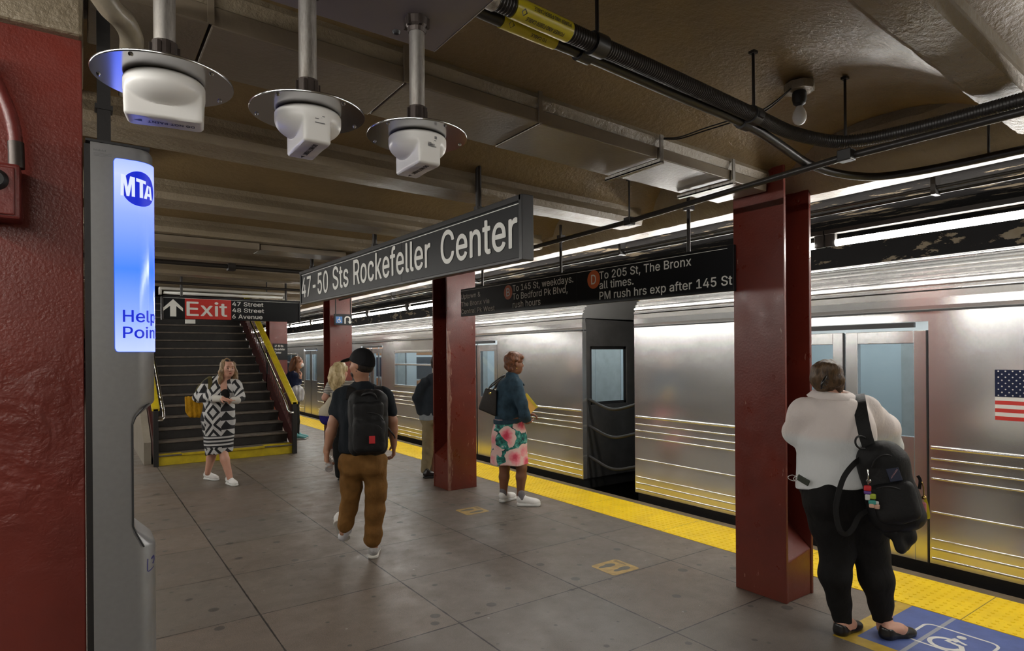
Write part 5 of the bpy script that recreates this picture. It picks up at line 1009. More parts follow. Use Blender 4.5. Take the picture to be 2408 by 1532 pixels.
    for a, b in doors:
        MB().box((8.040, a - 0.02, 0.10), (8.05, (a + b) / 2 - 0.01, 1.90)).box((8.040, (a + b) / 2 + 0.01, 0.10), (8.05, b + 0.02, 1.90)).build('far_door', M['white_metal'], cw)
        MB().cyl((5.85, a - 0.12, 0.1), (5.85, a - 0.12, 2.1), 0.017, 10).build('pole', M['chrome'], car, smooth=True)
        MB().cyl((5.85, b + 0.12, 0.1), (5.85, b + 0.12, 2.1), 0.017, 10).build('pole', M['chrome'], car, smooth=True)
        MB().cyl((7.2, (a + b) / 2, 0.1), (7.2, (a + b) / 2, 2.1), 0.017, 10).build('pole', M['chrome'], car, smooth=True)
    for xx in (5.95, 7.55):
        MB().box((xx - 0.06, ya + 0.3, 2.075), (xx + 0.06, yb - 0.3, 2.10)).build('cabin_light', M['cabin_light'], car)
    for a, b in windows:
        MB().box((xi + 0.02, a + 0.05, 0.10), (xi + 0.45, b - 0.05, 0.50)).box((xi + 0.02, a + 0.05, 0.50), (xi + 0.10, b - 0.05, 0.98)).build('seat', M['seat_blue'], car, bevel=0.02)
        MB().box((7.60, a + 0.05, 0.10), (8.04, b - 0.05, 0.50)).box((7.96, a + 0.05, 0.50), (8.04, b - 0.05, 0.98)).build('seat', M['seat_orange'], car, bevel=0.02)
        MB().cyl((6.2, (a + b) / 2, 0.1), (6.2, (a + b) / 2, 2.1), 0.016, 10).build('pole', M['chrome'], car, smooth=True)
    if flag:
        y0, z0, w, h = flag
        f = MB(); rw = MB(); cb = MB()
        xo = TX - 0.0022
        for i in range(13):
            tgt = f if i % 2 == 0 else rw
            tgt.box((xo, y0 - w, z0 + h * i / 13), (TX + 0.0005, y0, z0 + h * (i + 1) / 13))
        f.build('flag_red_stripes', M['sign_red'], car); rw.build('flag_white_stripes', M['charm_white'], car)
        cb.box((xo - 0.0006, y0 - w * 0.4, z0 + h * 6 / 13), (TX, y0, z0 + h)).build('flag_canton', M['navy_jacket'], car)
        st = MB()
        for r_ in range(9):
            for c_ in range(6 if r_ % 2 == 0 else 5):
                cy = y0 - w * 0.4 * ((c_ + (0.5 if r_ % 2 == 0 else 1.0)) / 6)
                cz = z0 + h * 6 / 13 + h * 7 / 13 * (r_ + 0.5) / 9
                st.raw([(xo - 0.0010, cy + 0.007 * (1 if k % 2 == 0 else .4) * math.cos(math.pi * k / 5), cz + 0.007 * (1 if k % 2 == 0 else .4) * math.sin(math.pi * k / 5)) for k in range(10)], [tuple(range(10))])
        st.build('flag_stars', M['charm_white'], car)
    return car
subway_car('nearer silver train car on the right, with doors and flag decal', -12.0, 5.10,
           [(2.02, 3.30), (-2.45, -1.17), (-6.9, -5.62)], [(-0.7, 1.0), (-5.1, -2.9)], flag=(1.60, 1.20, 0.62, 0.36))
subway_car('farther silver train car running away beyond the dark gap between cars', 6.02, 27.5,
           [(8.02, 9.28), (12.5, 13.76), (17.0, 18.26), (21.5, 22.76)], [(10.15, 11.9), (14.4, 16.2), (18.9, 20.7), (23.4, 25.6)])
subway_car('distant end car of the silver train near the far tunnel', 28.4, 41.5, [(31.0, 32.3), (35.5, 36.8)], [(33.0, 34.8)])
cp = thing('car_coupler', 'dark coupling and barrier in the gap between the train cars', 'train part', (6.7, 5.56, -0.3), None)
MB().box((6.5, 5.12, -0.45), (6.9, 6.0, -0.2)).build('coupler_bar', M['train_black'], cp)
sp = MB()
for z in (0.35, 0.75, 1.1): sp.tube(smooth_path([(5.46, 5.115, z), (5.45, 5.56, z - 0.10), (5.46, 6.005, z)], 6), 0.02, 8)
sp.build('barrier_spring', M['rubber'], cp, smooth=True)

# ================================================================== FLUORESCENT TUBES
PITCH = 1.963
def lamp(label, x, y0, group):
    t = thing('fluorescent_lamp', label, 'lamp', (x, y0 + 0.93, 2.58), group)
    MB().cyl((x, y0 + 0.05, 2.58), (x, y0 + 1.84, 2.58), 0.027, 12).build('tube', M['tube'], t, smooth='all')
    for yy in (y0 - 0.03, y0 + 1.84):
        MB().box((x - 0.02, yy, 2.555), (x + 0.02, yy + 0.08, 2.66)).build('lamp_holder', M['lamp_metal'], t, bevel=0.005)
    MB().box((x - 0.035, y0 - 0.03, 2.655), (x + 0.035, y0 + 1.92, 2.69)).build('channel', M['lamp_metal'], t)
    return t
names = {-1: 'long lit fluorescent tube at upper right beside the front red column', 0: 'lit fluorescent tube just behind the front red column',
         3: 'lit fluorescent tube left of the worn red column, below the station name sign', 4: 'lit fluorescent tube right of the small wheelchair sign',
         5: 'short lit fluorescent tube just right of the small wheelchair sign column', 6: 'lit fluorescent tube in the gap just left of the column behind the wheelchair sign', 7: 'lit fluorescent tube right of the distant column with the name plate, farther of two'}
for k in range(-4, 15):
    lamp(names.get(k, 'lit fluorescent tube over the track edge behind columns and signs' if k > 0 else 'lit fluorescent tube over the track edge beside the camera'), 5.0, 2.63 + PITCH * k + 0.03, 'fluorescent tubes over the train')
for k in range(-4, 12):
    lamp('lit fluorescent tube over the opposite track on the left', -1.2, 2.63 + PITCH * k + 0.03, 'fluorescent tubes over the left track')
# conduits above the tubes
def pipe(name, label, cat, pts, r, mat, n=10, group=None):
    o = MB().tube(pts, r, n).build(name, M[mat], None, loc=V(pts[0]), smooth=True)
    return tag(o, label, cat, group)
pipe('conduit', 'upper thin black conduit running along above the fluorescent tubes', 'conduit', [(4.66, YA + .1, 2.785), (4.66, YB - .1, 2.785)], 0.013, 'black')
pipe('conduit', 'lower thin black conduit running just under its twin above the tubes', 'conduit', [(4.70, YA + .1, 2.758), (4.70, YB - .1, 2.758)], 0.011, 'black')
for k in range(0, 9):
    tag(MB().box((4.64, 1.7 + 2.9 * k, 2.74), (4.72, 1.73 + 2.9 * k, 2.97)).build('conduit_strap', M['black'], None, loc=(4.68, 1.7 + 2.9 * k, 2.97)), 'small black strap holding the twin conduits to the track ceiling', 'bracket', 'straps of the twin conduits')

# ================================================================== SIGNS
def sign_panel(root, x, y0, y1, zt, zb, slope, th=0.05, name='panel', mat='sign'):
    """panel in the plane x, from y1 (far) to y0 (near); slope raises the far end"""
    c = V(x + th / 2, (y0 + y1) / 2, (zt + zb) / 2 + slope * (y1 - y0) / 2)
    u = nrm((0, -1, -slope))
    return MB().obox(c, V(th / 2, 0, 0), u * (y1 - y0) / 2 * math.sqrt(1 + slope * slope), V(0, 0, (zt - zb) / 2)).build(name, M[mat], root, bevel=0.004)
# --- station name sign
SX = 2.2
st = thing('station_sign', 'long black hanging sign reading 47-50 Sts Rockefeller Center', 'sign', (SX, 5.3, 2.5))
sl = 0.0125
sign_panel(st, SX, 3.02, 7.57, 2.640, 2.285, sl)
yc = 5.295
def sz(y): return sl * (y - 3.02)
fr = MB()
for za, zb_, xo in ((2.632, 2.668, 0.02), (2.268, 2.290, 0.006)):
    u = nrm((0, -1, -sl))
    fr.obox(V(SX + 0.025, yc, (za + zb_) / 2 + sz(yc)), V(0.025 + xo, 0, 0), u * 2.30, V(0, 0, (zb_ - za) / 2))
fr.box((SX - 0.02, 2.985, 2.268), (SX + 0.07, 3.02, 2.668)); fr.box((SX - 0.012, 7.57, 2.325), (SX + 0.062, 7.60, 2.725))
fr.build('frame', M['sign_frame'], st, bevel=0.004)
ln = MB(); ln.obox(V(SX - 0.0006, yc, 2.621 + sz(yc)), V(0.0006, 0, 0), nrm((0, -1, -sl)) * 2.27, V(0, 0, 0.0022)); ln.build('white_line', M['letter_lightened'], st)
MB().obox(V(SX - 0.0006, 4.72, 2.46 + sz(4.72)), V(0.0008, 0, 0), V(0, 0.0025, 0), V(0, 0, 0.165)).build('panel_seam', M['rubber'], st)
uS = nrm((0, -1, -sl))
for word, ya_, yb_, zb_, cap in (('47-50', 7.545, 6.585, 2.352, 0.232), ('Sts', 6.43, 5.965, 2.362, 0.232), ('Rockefeller', 5.82, 4.205, 2.362, 0.236), ('Center', 4.03, 3.060, 2.358, 0.236)):
    mb = MB(); letters(mb, word, (SX - 0.001, ya_, zb_ + sz(ya_)), uS, (0, 0, 1), cap, ya_ - yb_, bold=0.024, ext=0.002, n=(-1, 0, 0)); mb.build('lettering', M['letter'], st)
for yy in (3.545, 5.356, 7.235):
    h = MB().cyl((SX + 0.025, yy, 2.66 + sz(yy)), (SX + 0.025, yy, 3.09), 0.021, 10)
    h.box((SX - 0.005, yy - 0.03, 3.02), (SX + 0.055, yy + 0.03, 3.16)).box((SX + 0.0, yy - 0.022, 2.66 + sz(yy)), (SX + 0.05, yy + 0.022, 2.70 + sz(yy)))
    h.build('hanger_rod', M['dark_rod'], st)
# --- direction sign between the columns
DX = 3.83
ds = thing('direction_sign', 'long black hanging sign with B and D route discs, Uptown and The Bronx', 'sign', (DX, 4.6, 2.3))
sign_panel(ds, DX, 2.672, 6.53, 2.475, 2.140, 0.008, th=0.028)
ln = MB(); ln.obox(V(DX - 0.0006, 4.625, 2.452 + 0.008 * 1.905), V(0.0006, 0, 0), nrm((0, -1, -0.008)) * 1.9, V(0, 0, 0.002)); ln.build('white_line', M['letter_lightened'], ds)
MB().obox(V(DX - 0.0006, 4.375, 2.31), V(0.0008, 0, 0), V(0, 0.0022, 0), V(0, 0, 0.16)).build('panel_seam', M['rubber'], ds)
uD = (0, -1, 0)
def dline(s, ya_, yb_, z, cap, mat='letter_lightened', bold=0.008):
    mb = MB(); letters(mb, s, (DX - 0.001, ya_, z), uD, (0, 0, 1), cap, ya_ - yb_, bold=bold, ext=0.0015, n=(-1, 0, 0)); mb.build('lettering', M[mat], ds)
dline('Uptown &', 6.515, 6.075, 2.383, 0.055); dline('The Bronx via', 6.515, 5.885, 2.291, 0.055); dline('Central Pk West', 6.515, 5.775, 2.201, 0.055)
dline('To 145 St, weekdays.', 5.417, 4.42, 2.380, 0.066); dline('To Bedford Pk Blvd,', 5.417, 4.505, 2.291, 0.066); dline('rush hours', 5.417, 4.93, 2.203, 0.066)
dline('To 205 St, The Bronx', 4.06, 3.045, 2.368, 0.068); dline('all times.', 4.06, 3.645, 2.281, 0.068); dline('PM rush hrs exp after 145 St', 4.06, 2.685, 2.186, 0.068)
for ch, yy, zz, r in (('B', 5.507, 2.380, 0.080), ('D', 4.138, 2.376, 0.084)):
    mb = MB(); patch(mb, circle(r, 32), (DX, yy, zz), uD, (0, 0, 1), (-1, 0, 0), 0.0016)
    dsc = mb.build('route_disc', M['sign_orange'], ds)
    mb = MB(); letters(mb, ch, (DX - 0.0018, yy + 0.030, zz - 0.043), uD, (0, 0, 1), 0.086, 0.062, bold=0.015, ext=0.001, n=(-1, 0, 0)); mb.build('route_letter', M['letter_lightened'], dsc)
for yy in (6.05, 4.62, 3.08):
    h = MB().cyl((DX + 0.014, yy, 2.46), (DX + 0.014, yy, 2.96), 0.014, 10).box((DX - 0.01, yy - 0.03, 2.80), (DX + 0.05, yy + 0.03, 2.86))
    h.build('hanger_rod', M['dark_rod'], ds)
# --- exit sign across the stairs
EY = 10.2
ex = thing('exit_sign', 'black hanging sign with white arrow and red Exit panel above the stairs', 'sign', (1.95, EY, 2.42))
MB().box((0.975, EY, 2.262), (2.925, EY + 0.05, 2.588)).build('panel', M['sign'], ex, bevel=0.004)
MB().box((0.955, EY - 0.012, 2.586), (2.94, EY + 0.062, 2.604)).box((0.955, EY - 0.012, 2.25), (0.977, EY + 0.06, 2.604)).box((2.922, EY - 0.012, 2.255), (2.94, EY + 0.06, 2.604)).build('frame', M['sign_frame'], ex)
MB().box((0.975, EY - 0.0012, 2.570), (2.92, EY, 2.574)).box((0.977, EY - 0.0012, 2.262), (0.981, EY, 2.574)).build('white_line', M['letter_lightened'], ex)
u, v, n = (1, 0, 0), (0, 0, 1), (0, -1, 0)
mb = MB(); patch(mb, [(0, 0.255), (0.128, 0.125), (0.128, 0.078), (0.040, 0.155), (0.040, 0), (-0.040, 0), (-0.040, 0.155), (-0.128, 0.078), (-0.128, 0.125)], (1.108, EY, 2.298), u, v, n, 0.0012)
mb.build('arrow', M['letter'], ex)
mb = MB(); patch(mb, [(0, 0), (0.632, 0), (0.632, 0.302), (0, 0.302)], (1.262, EY, 2.268), u, v, n, 0.001)
rp_ = mb.build('exit_panel', M['sign_red'], ex)
mb = MB(); letters(mb, 'Exit', (1.288, EY - 0.0016, 2.318), u, v, 0.205, 0.545, bold=0.03, ext=0.001, n=n); mb.build('lettering', M['letter'], rp_)
for s, x1, z in (('47 Street', 2.365, 2.486), ('48 Street', 2.375, 2.390), ('6 Avenue', 2.350, 2.292)):
    mb = MB(); letters(mb, s, (1.91, EY - 0.001, z), u, v, 0.062, x1 - 1.91, bold=0.02, ext=0.001, n=n); mb.build('lettering', M['letter'], ex)
for xx in (1.22, 2.72):
    MB().cyl((xx, EY + 0.025, 2.60), (xx, EY + 0.025, 3.12), 0.018, 8).build('hanger_rod', M['dark_rod'], ex)
MB().box((1.27, EY + 0.01, 2.20), (1.40, EY + 0.05, 2.262)).build('lower_clip', M['letter'], ex)
# --- small wheelchair sign
def wheelchair(mb, s, o, u, v, n, lift, wgt=1.0):
    """dynamic wheelchair symbol in a unit box of size s"""
    q = lambda a, b: (a * s, b * s)
    patch(mb, [(x * s, y * s) for x, y in circle(0.085, 18, 0.06, 0.36)], o, u, v, n, lift + 0.0009)
    arc = circle(0.27, 26, -0.03, -0.17, math.radians(65), math.radians(345), end=True)
    ribbon(mb, [q(*p) for p in arc], 0.085 * s * wgt, o, u, v, n, lift)
    ribbon(mb, [q(0.03, 0.22), q(-0.06, -0.02), q(0.20, -0.08), q(0.34, -0.40)], 0.10 * s * wgt, o, u, v, n, lift + 0.0003)
    ribbon(mb, [q(0.03, 0.16), q(0.24, 0.06)], 0.065 * s * wgt, o, u, v, n, lift + 0.0006)
WY = 10.8
ws = thing('accessible_exit_sign', 'small black hanging sign with blue wheelchair square and U-turn arrow', 'sign', (3.87, WY, 2.36))
MB().box((3.715, WY, 2.258), (4.045, WY + 0.03, 2.458)).build('panel', M['sign'], ws, bevel=0.004)
mb = MB(); patch(mb, [(-.06, -.06), (.06, -.06), (.06, .06), (-.06, .06)], (3.80, WY, 2.352), u, v, n, 0.001)
bs = mb.build('blue_square', M['sign_blue'], ws)
mb = MB(); wheelchair(mb, 0.10, (3.80, WY, 2.352), u, v, n, 0.0018); mb.build('wheelchair_symbol', M['letter'], bs)
mb = MB(); arc = [(-0.045, -0.06), (-0.045, 0.0)] + [(0.045 * math.cos(math.radians(a)), 0.03 + 0.035 * math.sin(math.radians(a))) for a in range(170, -1, -17)] + [(0.045, -0.02)]
ribbon(mb, arc, 0.024, (3.955, WY, 2.345), u, v, n, 0.001); patch(mb, [(0.005, -0.02), (0.085, -0.02), (0.045, -0.062)], (3.955, WY, 2.345), u, v, n, 0.001)
mb.build('turn_arrow', M['letter'], ws)
for xx in (3.745, 4.02): MB().cyl((xx, WY + 0.015, 2.45), (xx, WY + 0.015, 2.96), 0.011, 8).build('hanger_rod', M['dark_rod'], ws)
# --- name plate on the far column
np_ = thing('name_plate', 'small black name plate fixed on the distant red column', 'sign', (3.94, 15.49, 1.83))
MB().box((3.815, 15.470, 1.62), (4.145, 15.499, 2.02)).build('panel', M['sign'], np_)
for s, z, w in (('47-50 Sts', 1.935, 0.20), ('Rockefeller', 1.855, 0.24), ('Center', 1.775, 0.15)):
    mb = MB(); letters(mb, s, (3.845, 15.469, z), u, v, 0.048, w, bold=0.02, ext=0.001, n=n); mb.build('lettering', M['letter'], np_)

# ================================================================== STAIRS
sr = thing('staircase', 'dark worn staircase with yellow painted first step', 'stairs', (2.0, 11.0, 0))
RISE, RUN, NST = 0.172, 0.300, 18
for i in range(NST):
    y0, z1 = 11.0 + RUN * i, RISE * (i + 1)
    stp = MB().box((0.975, y0, z1 - RISE if i else 0.0), (3.012, y0 + RUN + 0.02, z1 - 0.03)).build('step', M['step_dark'] if i else M['yellow'], sr, bevel=0.006)
    MB().box((0.975, y0 - 0.022, z1 - 0.03), (3.012, y0 + RUN, z1)).build('tread', M['tread'], stp, bevel=0.006)
    if i == 0:
        MB().box((0.976, y0 - 0.024, z1 - 0.005), (1.30, y0 + 0.12, z1 + 0.0015)).box((2.55, y0 - 0.024, z1 - 0.005), (3.011, y0 + 0.17, z1 + 0.0015)).box((1.30, y0 - 0.024, z1 - 0.032), (2.55, y0 + 0.02, z1 + 0.0015)).build('yellow_edge', M['yellow'], stp)
MB().box((0.975, 11.0 + RUN * NST, RISE * NST - 0.2), (3.012, 19.9, RISE * NST)).build('landing', M['step_dark'], sr)
MB().raw([(x, y_, z) for x in (0.975, 3.012) for y_, z in ((11.3, 0), (11.0 + RUN * NST, 0), (11.0 + RUN * NST, RISE * NST - 0.2), (11.3, 0.02))], [(0, 1, 2, 3), (4, 5, 6, 7), (0, 1, 5, 4), (1, 2, 6, 5), (2, 3, 7, 6), (3, 0, 4, 7)]).build('underside', M['stair_wall'], sr)
sl_ = RISE / RUN
for side, xs, lab in ((1, 3.045, 'right stair railing with yellow cap, steel tube and dark balusters'), (-1, 0.94, 'left stair railing half hidden behind the help point')):
    rl = thing('stair_railing', lab, 'railing', (xs, 10.98, 0), 'stair railings')
    x0, x1 = xs - 0.03, xs + 0.03
    def zt(y): return 0.93 + (y - 11.0) * 0.573
    L = 16.4
    MB().raw([(x, y_, z) for x in (x0, x1) for y_, z in ((10.98, 0.05), (L, 0.05 + (L - 10.98) * 0.573), (L, 0.30 + (L - 10.98) * 0.573), (10.98, 0.36))], [(0, 1, 2, 3), (4, 5, 6, 7), (0, 1, 5, 4), (1, 2, 6, 5), (2, 3, 7, 6), (3, 0, 4, 7)]).build('stringer', M['maroon'], rl)
    MB().raw([(x, y_, z) for x in (xs - 0.055, xs + 0.055) for y_, z in ((10.93, zt(10.93) - 0.03), (L, zt(L) - 0.03), (L, zt(L) + 0.03), (10.93, zt(10.93) + 0.03))], [(0, 1, 2, 3), (4, 5, 6, 7), (0, 1, 5, 4), (1, 2, 6, 5), (2, 3, 7, 6), (3, 0, 4, 7)]).build('yellow_cap', M['yellow'], rl, bevel=0.012)
    MB().box((xs - 0.035, 10.93, 0), (xs + 0.035, 11.0, zt(10.95))).build('post', M['black'], rl, bevel=0.004)
    MB().box((xs - 0.03, 12.75, 0.9), (xs + 0.03, 12.81, zt(12.78))).build('post', M['black'], rl)
    k = 0
    yy = 11.10
    while yy < L - 0.1:
        MB().box((xs - 0.009, yy, 0.28 + (yy - 10.98) * 0.573), (xs + 0.009, yy + 0.018, zt(yy))).build('baluster', M['maroon'], rl)
        yy += 0.125
    xi_ = xs - side * 0.11
    hp = [(xi_, L, zt(L) - 0.06), (xi_, 11.05, zt(11.05) - 0.08), (xi_, 10.93, zt(10.93) - 0.13), (xi_ + side * 0.03, 10.90, zt(10.9) - 0.15), (xs - side * 0.03, 10.915, zt(10.9) - 0.15)]
    MB().tube(hp, 0.019, 10).build('handrail', M['chrome'], rl, smooth=True)
    hb = MB()
    for yy in (11.3, 12.6, 13.9, 15.2): hb.cyl((xi_, yy, zt(yy) - 0.07), (xs, yy, zt(yy) - 0.03), 0.010, 8)
    hb.build('handrail_bracket', M['chrome'], rl)
# beige enclosure wall along the left of the stairs
struct('wall_stair', MB().raw([(x, y_, z) for x in (0.80, 0.90) for y_, z in ((11.25, 0), (18.5, 0), (18.5, 3.3), (16.2, 3.3), (11.25, 0.35))], [(0, 1, 2, 3, 4), (9, 8, 7, 6, 5), (0, 5, 6, 1), (1, 6, 7, 2), (2, 7, 8, 3), (3, 8, 9, 4), (4, 9, 5, 0)]), M['stair_wall'])
# fluorescent fixture hung above the exit sign
fx = thing('fluorescent_fixture', 'unlit white double tube fixture hanging just above the Exit sign', 'lamp', (1.85, 10.55, 2.70))
MB().box((0.96, 10.47, 2.715), (2.80, 10.63, 2.755)).build('housing', M['white_metal'], fx, bevel=0.006)
for dy in (-0.05, 0.05):
    MB().cyl((1.02, 10.55 + dy, 2.675), (2.74, 10.55 + dy, 2.675), 0.019, 10).build('tube', M['tube_off'], fx, smooth='all')
MB().box((0.96, 10.48, 2.645), (0.99, 10.62, 2.715)).box((2.77, 10.48, 2.645), (2.80, 10.62, 2.715)).build('tube_socket', M['white_metal'], fx)
for xx in (1.25, 2.5): MB().cyl((xx, 10.55, 2.75), (xx, 10.55, 2.98), 0.010, 8).build('hanger_rod', M['dark_rod'], fx)
# ================================================================== HELP POINT
HY0, HY1, HX0, HXM, HRC = 2.20, 2.44, 0.026, 0.190, 0.055
hp = thing('help_point', 'tall silver help point with glowing blue panel beside the lumpy red column', 'help point', (0.10, 2.32, 0))
def hring(z, xm, rc):
    pts = [(HX0, HY0, z)]
    for k in range(9):
        a = -math.pi / 2 + math.pi / 2 * k / 8
        pts.append((xm - rc + rc * math.cos(a), HY0 + rc + rc * math.sin(a), z))
    for k in range(9):
        a = math.pi / 2 * k / 8
        pts.append((xm - rc + rc * math.cos(a), HY1 - rc + rc * math.sin(a), z))
    pts.append((HX0, HY1, z))
    return pts
NX, NR = 0.128, 0.006
lv = [(0.0, HXM, HRC), (1.105, HXM, HRC), (1.112, HXM - 0.004, HRC), (1.155, NX + 0.012, 0.02), (1.175, NX, NR), (1.488, NX, NR), (1.508, NX + 0.012, 0.02), (1.548, HXM - 0.004, HRC), (1.556, HXM, HRC), (2.325, HXM, HRC), (2.335, HXM - 0.008, HRC - 0.008)]
MB().loft([hring(*l) for l in lv]).build('cabinet', M['help_body'], hp, smooth=True)
# black edge line of the notch
eb = MB()
e = [(HXM - HRC + 0.02, HY0 - 0.0008, 1.108), (NX + 0.008, HY0 - 0.0015, 1.150), (NX - 0.001, HY0 - 0.0015, 1.176), (NX - 0.001, HY0 - 0.0015, 1.487), (NX + 0.008, HY0 - 0.0015, 1.512), (HXM - HRC + 0.02, HY0 - 0.0008, 1.535), (HXM - 0.008, HY0 + 0.035, 1.557)]
eb.tube(e, 0.0028, 6).build('notch_trim', M['rubber'], hp)
MB().box((NX - 0.001, HY0 + 0.04, 1.20), (NX + 0.004, HY1 - 0.04, 1.46)).build('intercom_panel', M['black'], hp)
MB().box((0.0105, HY0 + 0.01, 0.0), (HX0, HY1, 2.33)).build('back_plate', M['black'], hp)
MB().box((HX0 - 0.012, HY0 - 0.004, 2.335), (HXM - 0.012, HY1, 2.342)).build('cap', M['rubber'], hp)
MB().box((0.046, 2.33, 2.33), (0.082, 2.37, 2.79)).box((0.040, 2.325, 2.48), (0.088, 2.375, 2.495)).build('mounting_post', M['black'], hp)
S0 = 0.084
def hsurf(s, z, lift):
    """s metres along the skin from the left edge of the lit panel, then round the nose"""
    x = S0 + s
    xa = HXM - HRC
    if x <= xa:
        return V(x, HY0 - lift, z)
    a = (x - xa) / HRC
    if a < math.pi / 2:
        return V(xa + (HRC + lift) * math.sin(a), HY0 + HRC - (HRC + lift) * math.cos(a), z)
    return V(HXM + lift, HY0 + HRC + (x - xa - HRC * math.pi / 2), z)
SL = (HXM - HRC - S0) + HRC * math.pi / 2 + 0.06
def hstrip(mb, s0, s1, z0, z1, lift, n=40):
    vs, fs = [], []
    for i in range(n + 1):
        s = s0 + (s1 - s0) * i / n
        vs += [hsurf(s, z0, lift), hsurf(s, z1, lift)]
    fs = [(2 * i, 2 * i + 2, 2 * i + 3, 2 * i + 1) for i in range(n)]
    mb.raw(vs, fs)
# lit panel with rounded corners (solid slab following the skin)
def hslab(mb, s0, s1, z0, z1, lift, r=0.010, n=56):
    vs = []
    for i in range(n + 1):
        s = s0 + (s1 - s0) * i / n
        d = min(s - s0, s1 - s)
        c = r - math.sqrt(max(r * r - (r - d) ** 2, 0)) if d < r else 0.0
        vs += [hsurf(s, z0 + c, lift), hsurf(s, z1 - c, lift), hsurf(s, z0 + c, 0.0005), hsurf(s, z1 - c, 0.0005)]
    fs = []
    for i in range(n):
        a, b = 4 * i, 4 * i + 4
        fs += [(a, b, b + 1, a + 1), (a + 2, a + 3, b + 3, b + 2), (a, a + 2, b + 2, b), (a + 1, b + 1, b + 3, a + 3)]
    fs += [(0, 1, 3, 2), (4 * n, 4 * n + 2, 4 * n + 3, 4 * n + 1)]
    mb.raw(vs, fs)
mb = MB(); hslab(mb, -0.0015, SL + 0.0015, 1.7085, 2.2965, 0.0022, 0.0115); mb.build('panel_edge', M['help_edge'], hp)
mb = MB(); hslab(mb, 0.0, SL, 1.710, 2.295, 0.0034); lp = mb.build('lit_panel', M['help_light'], hp)
mb = MB()
cz, r = 2.211, 0.0535
n = 44
vs = []
for i in range(n + 1):
    a = math.pi * i / n
    s = 0.019 + 0.048 - 0.048 * math.cos(a); h = r * math.sin(a)
    vs += [hsurf(s, cz - h, 0.0040), hsurf(s, cz + h, 0.0040)]
mb.raw(vs, [(2 * i, 2 * i + 2, 2 * i + 3, 2 * i + 1) for i in range(n)])
mb.build('round_logo', M['help_blue'], lp)
polys = [[(0, 0), (0.015, 1), (0.15, 1), (0.215, 0.45), (0.285, 1), (0.42, 1), (0.42, 0), (0.325, 0), (0.325, 0.62), (0.255, 0), (0.175, 0), (0.10, 0.62), (0.095, 0)],
         [(0.455, 1), (0.745, 1), (0.745, 0.82), (0.65, 0.82), (0.65, 0), (0.55, 0), (0.55, 0.82), (0.455, 0.82)],
         [(0.675, 0), (0.775, 0), (0.858, 0.80), (0.785, 0.80)], [(0.90, 0), (1.0, 0), (0.935, 0.80), (0.858, 0.80)], [(0.790, 0.17), (0.912, 0.17), (0.897, 0.34), (0.808, 0.34)]]
mb = MB()
for pl in polys:
    P_, F_ = fine(pl, [tuple(range(len(pl)))], 3)
    mb.raw([hsurf(0.0165 + 0.089 * a_, 2.184 + 0.066 * b_ * (1 - 0.24 * a_), 0.0047) for a_, b_ in P_], F_)
mb.build('logo_letters', M['help_white'], lp)
mb = MB(); letters(mb, 'Help', (0, 0, 0), (1, 0, 0), (0, 0, 1), 0.036, 0.098, bold=0.018, fn=lambda a, b, l: hsurf(0.021 + a, 1.801 + b, 0.0042 + l)); mb.build('lettering', M['help_blue'], lp)
mb = MB(); letters(mb, 'Point', (0, 0, 0), (1, 0, 0), (0, 0, 1), 0.034, 0.112, bold=0.018, fn=lambda a, b, l: hsurf(0.021 + a, 1.752 + b, 0.0042 + l)); mb.build('lettering', M['help_blue'], lp)
# small print at the top and a blue pen mark low on the nose
mb = MB()
for i in range(9): mb.box((0.034 + 0.0035 * i, HY0 - 0.0006, 2.309), (0.0362 + 0.0035 * i, HY0, 2.315 - 0.002 * (i % 2)))
for zz, w in ((2.302, 0.045), (2.298, 0.045), (2.294, 0.03)): mb.box((0.034, HY0 - 0.0005, zz), (0.034 + w, HY0, zz + 0.0012))
mb.build('small_print', M['print_grey'], hp)
mb = MB()
def pen(pts, w=0.003):
    P = smooth_path([V(a, b, 0) for a, b in pts], 5)
    vs, fs = [], []
    for i, p in enumerate(P):
        t = nrm(P[min(i + 1, len(P) - 1)] - P[max(i - 1, 0)])
        vs += [hsurf(p[0] - t[1] * w / 2, p[1] + t[0] * w / 2, 0.0006), hsurf(p[0] + t[1] * w / 2, p[1] - t[0] * w / 2, 0.0006)]
    mb.raw(vs, [(2 * i, 2 * i + 1, 2 * i + 3, 2 * i + 2) for i in range(len(P) - 1)])
pen([(0.083, 1.066), (0.082, 1.045), (0.083, 1.028), (0.095, 1.030), (0.108, 1.036)])
pen([(0.096, 1.062), (0.107, 1.068), (0.110, 1.056), (0.102, 1.046)], 0.006)
mb.build('pen_mark', M['ink_blue'], hp)

# ---- fittings of the left column
fc = thing('flexible_conduit', 'short curved flexible conduit on the red column at the left edge', 'conduit', at(10, 250, 1.75))
P = smooth_path([at(-60, 120, 1.72), at(-25, 160, 1.735), at(2, 215, 1.748), at(22, 262, 1.756), at(34, 310, 1.76), at(38, 352, 1.76), at(39, 396, 1.76)], 10)
rr = [0.0165 + (0.0012 if i % 2 else 0.0) for i in range(len(P))]
MB().tube(P, rr, 14).build('hose', M['red_box'], fc, smooth='all')
MB().tube([P[46], P[52], P[-1]], 0.0195, 14).build('threaded_collar', M['fitting'], fc, smooth=True)
jb = thing('junction_box', 'red painted junction box with round black lens at the left edge', 'box', (-0.17, 2.29, 1.97))
c = gbox = at(5, 455, 1.735)
MB().box((c[0] - 0.09, c[1] - 0.03, c[2] - 0.075), (c[0] + 0.042, 2.309, c[2] + 0.082)).build('housing', M['red_box'], jb, bevel=0.008)
MB().box((c[0] - 0.09, c[1] - 0.036, c[2] - 0.065), (c[0] + 0.030, c[1] - 0.028, c[2] + 0.070)).build('cover', M['red_box'], jb, bevel=0.004)
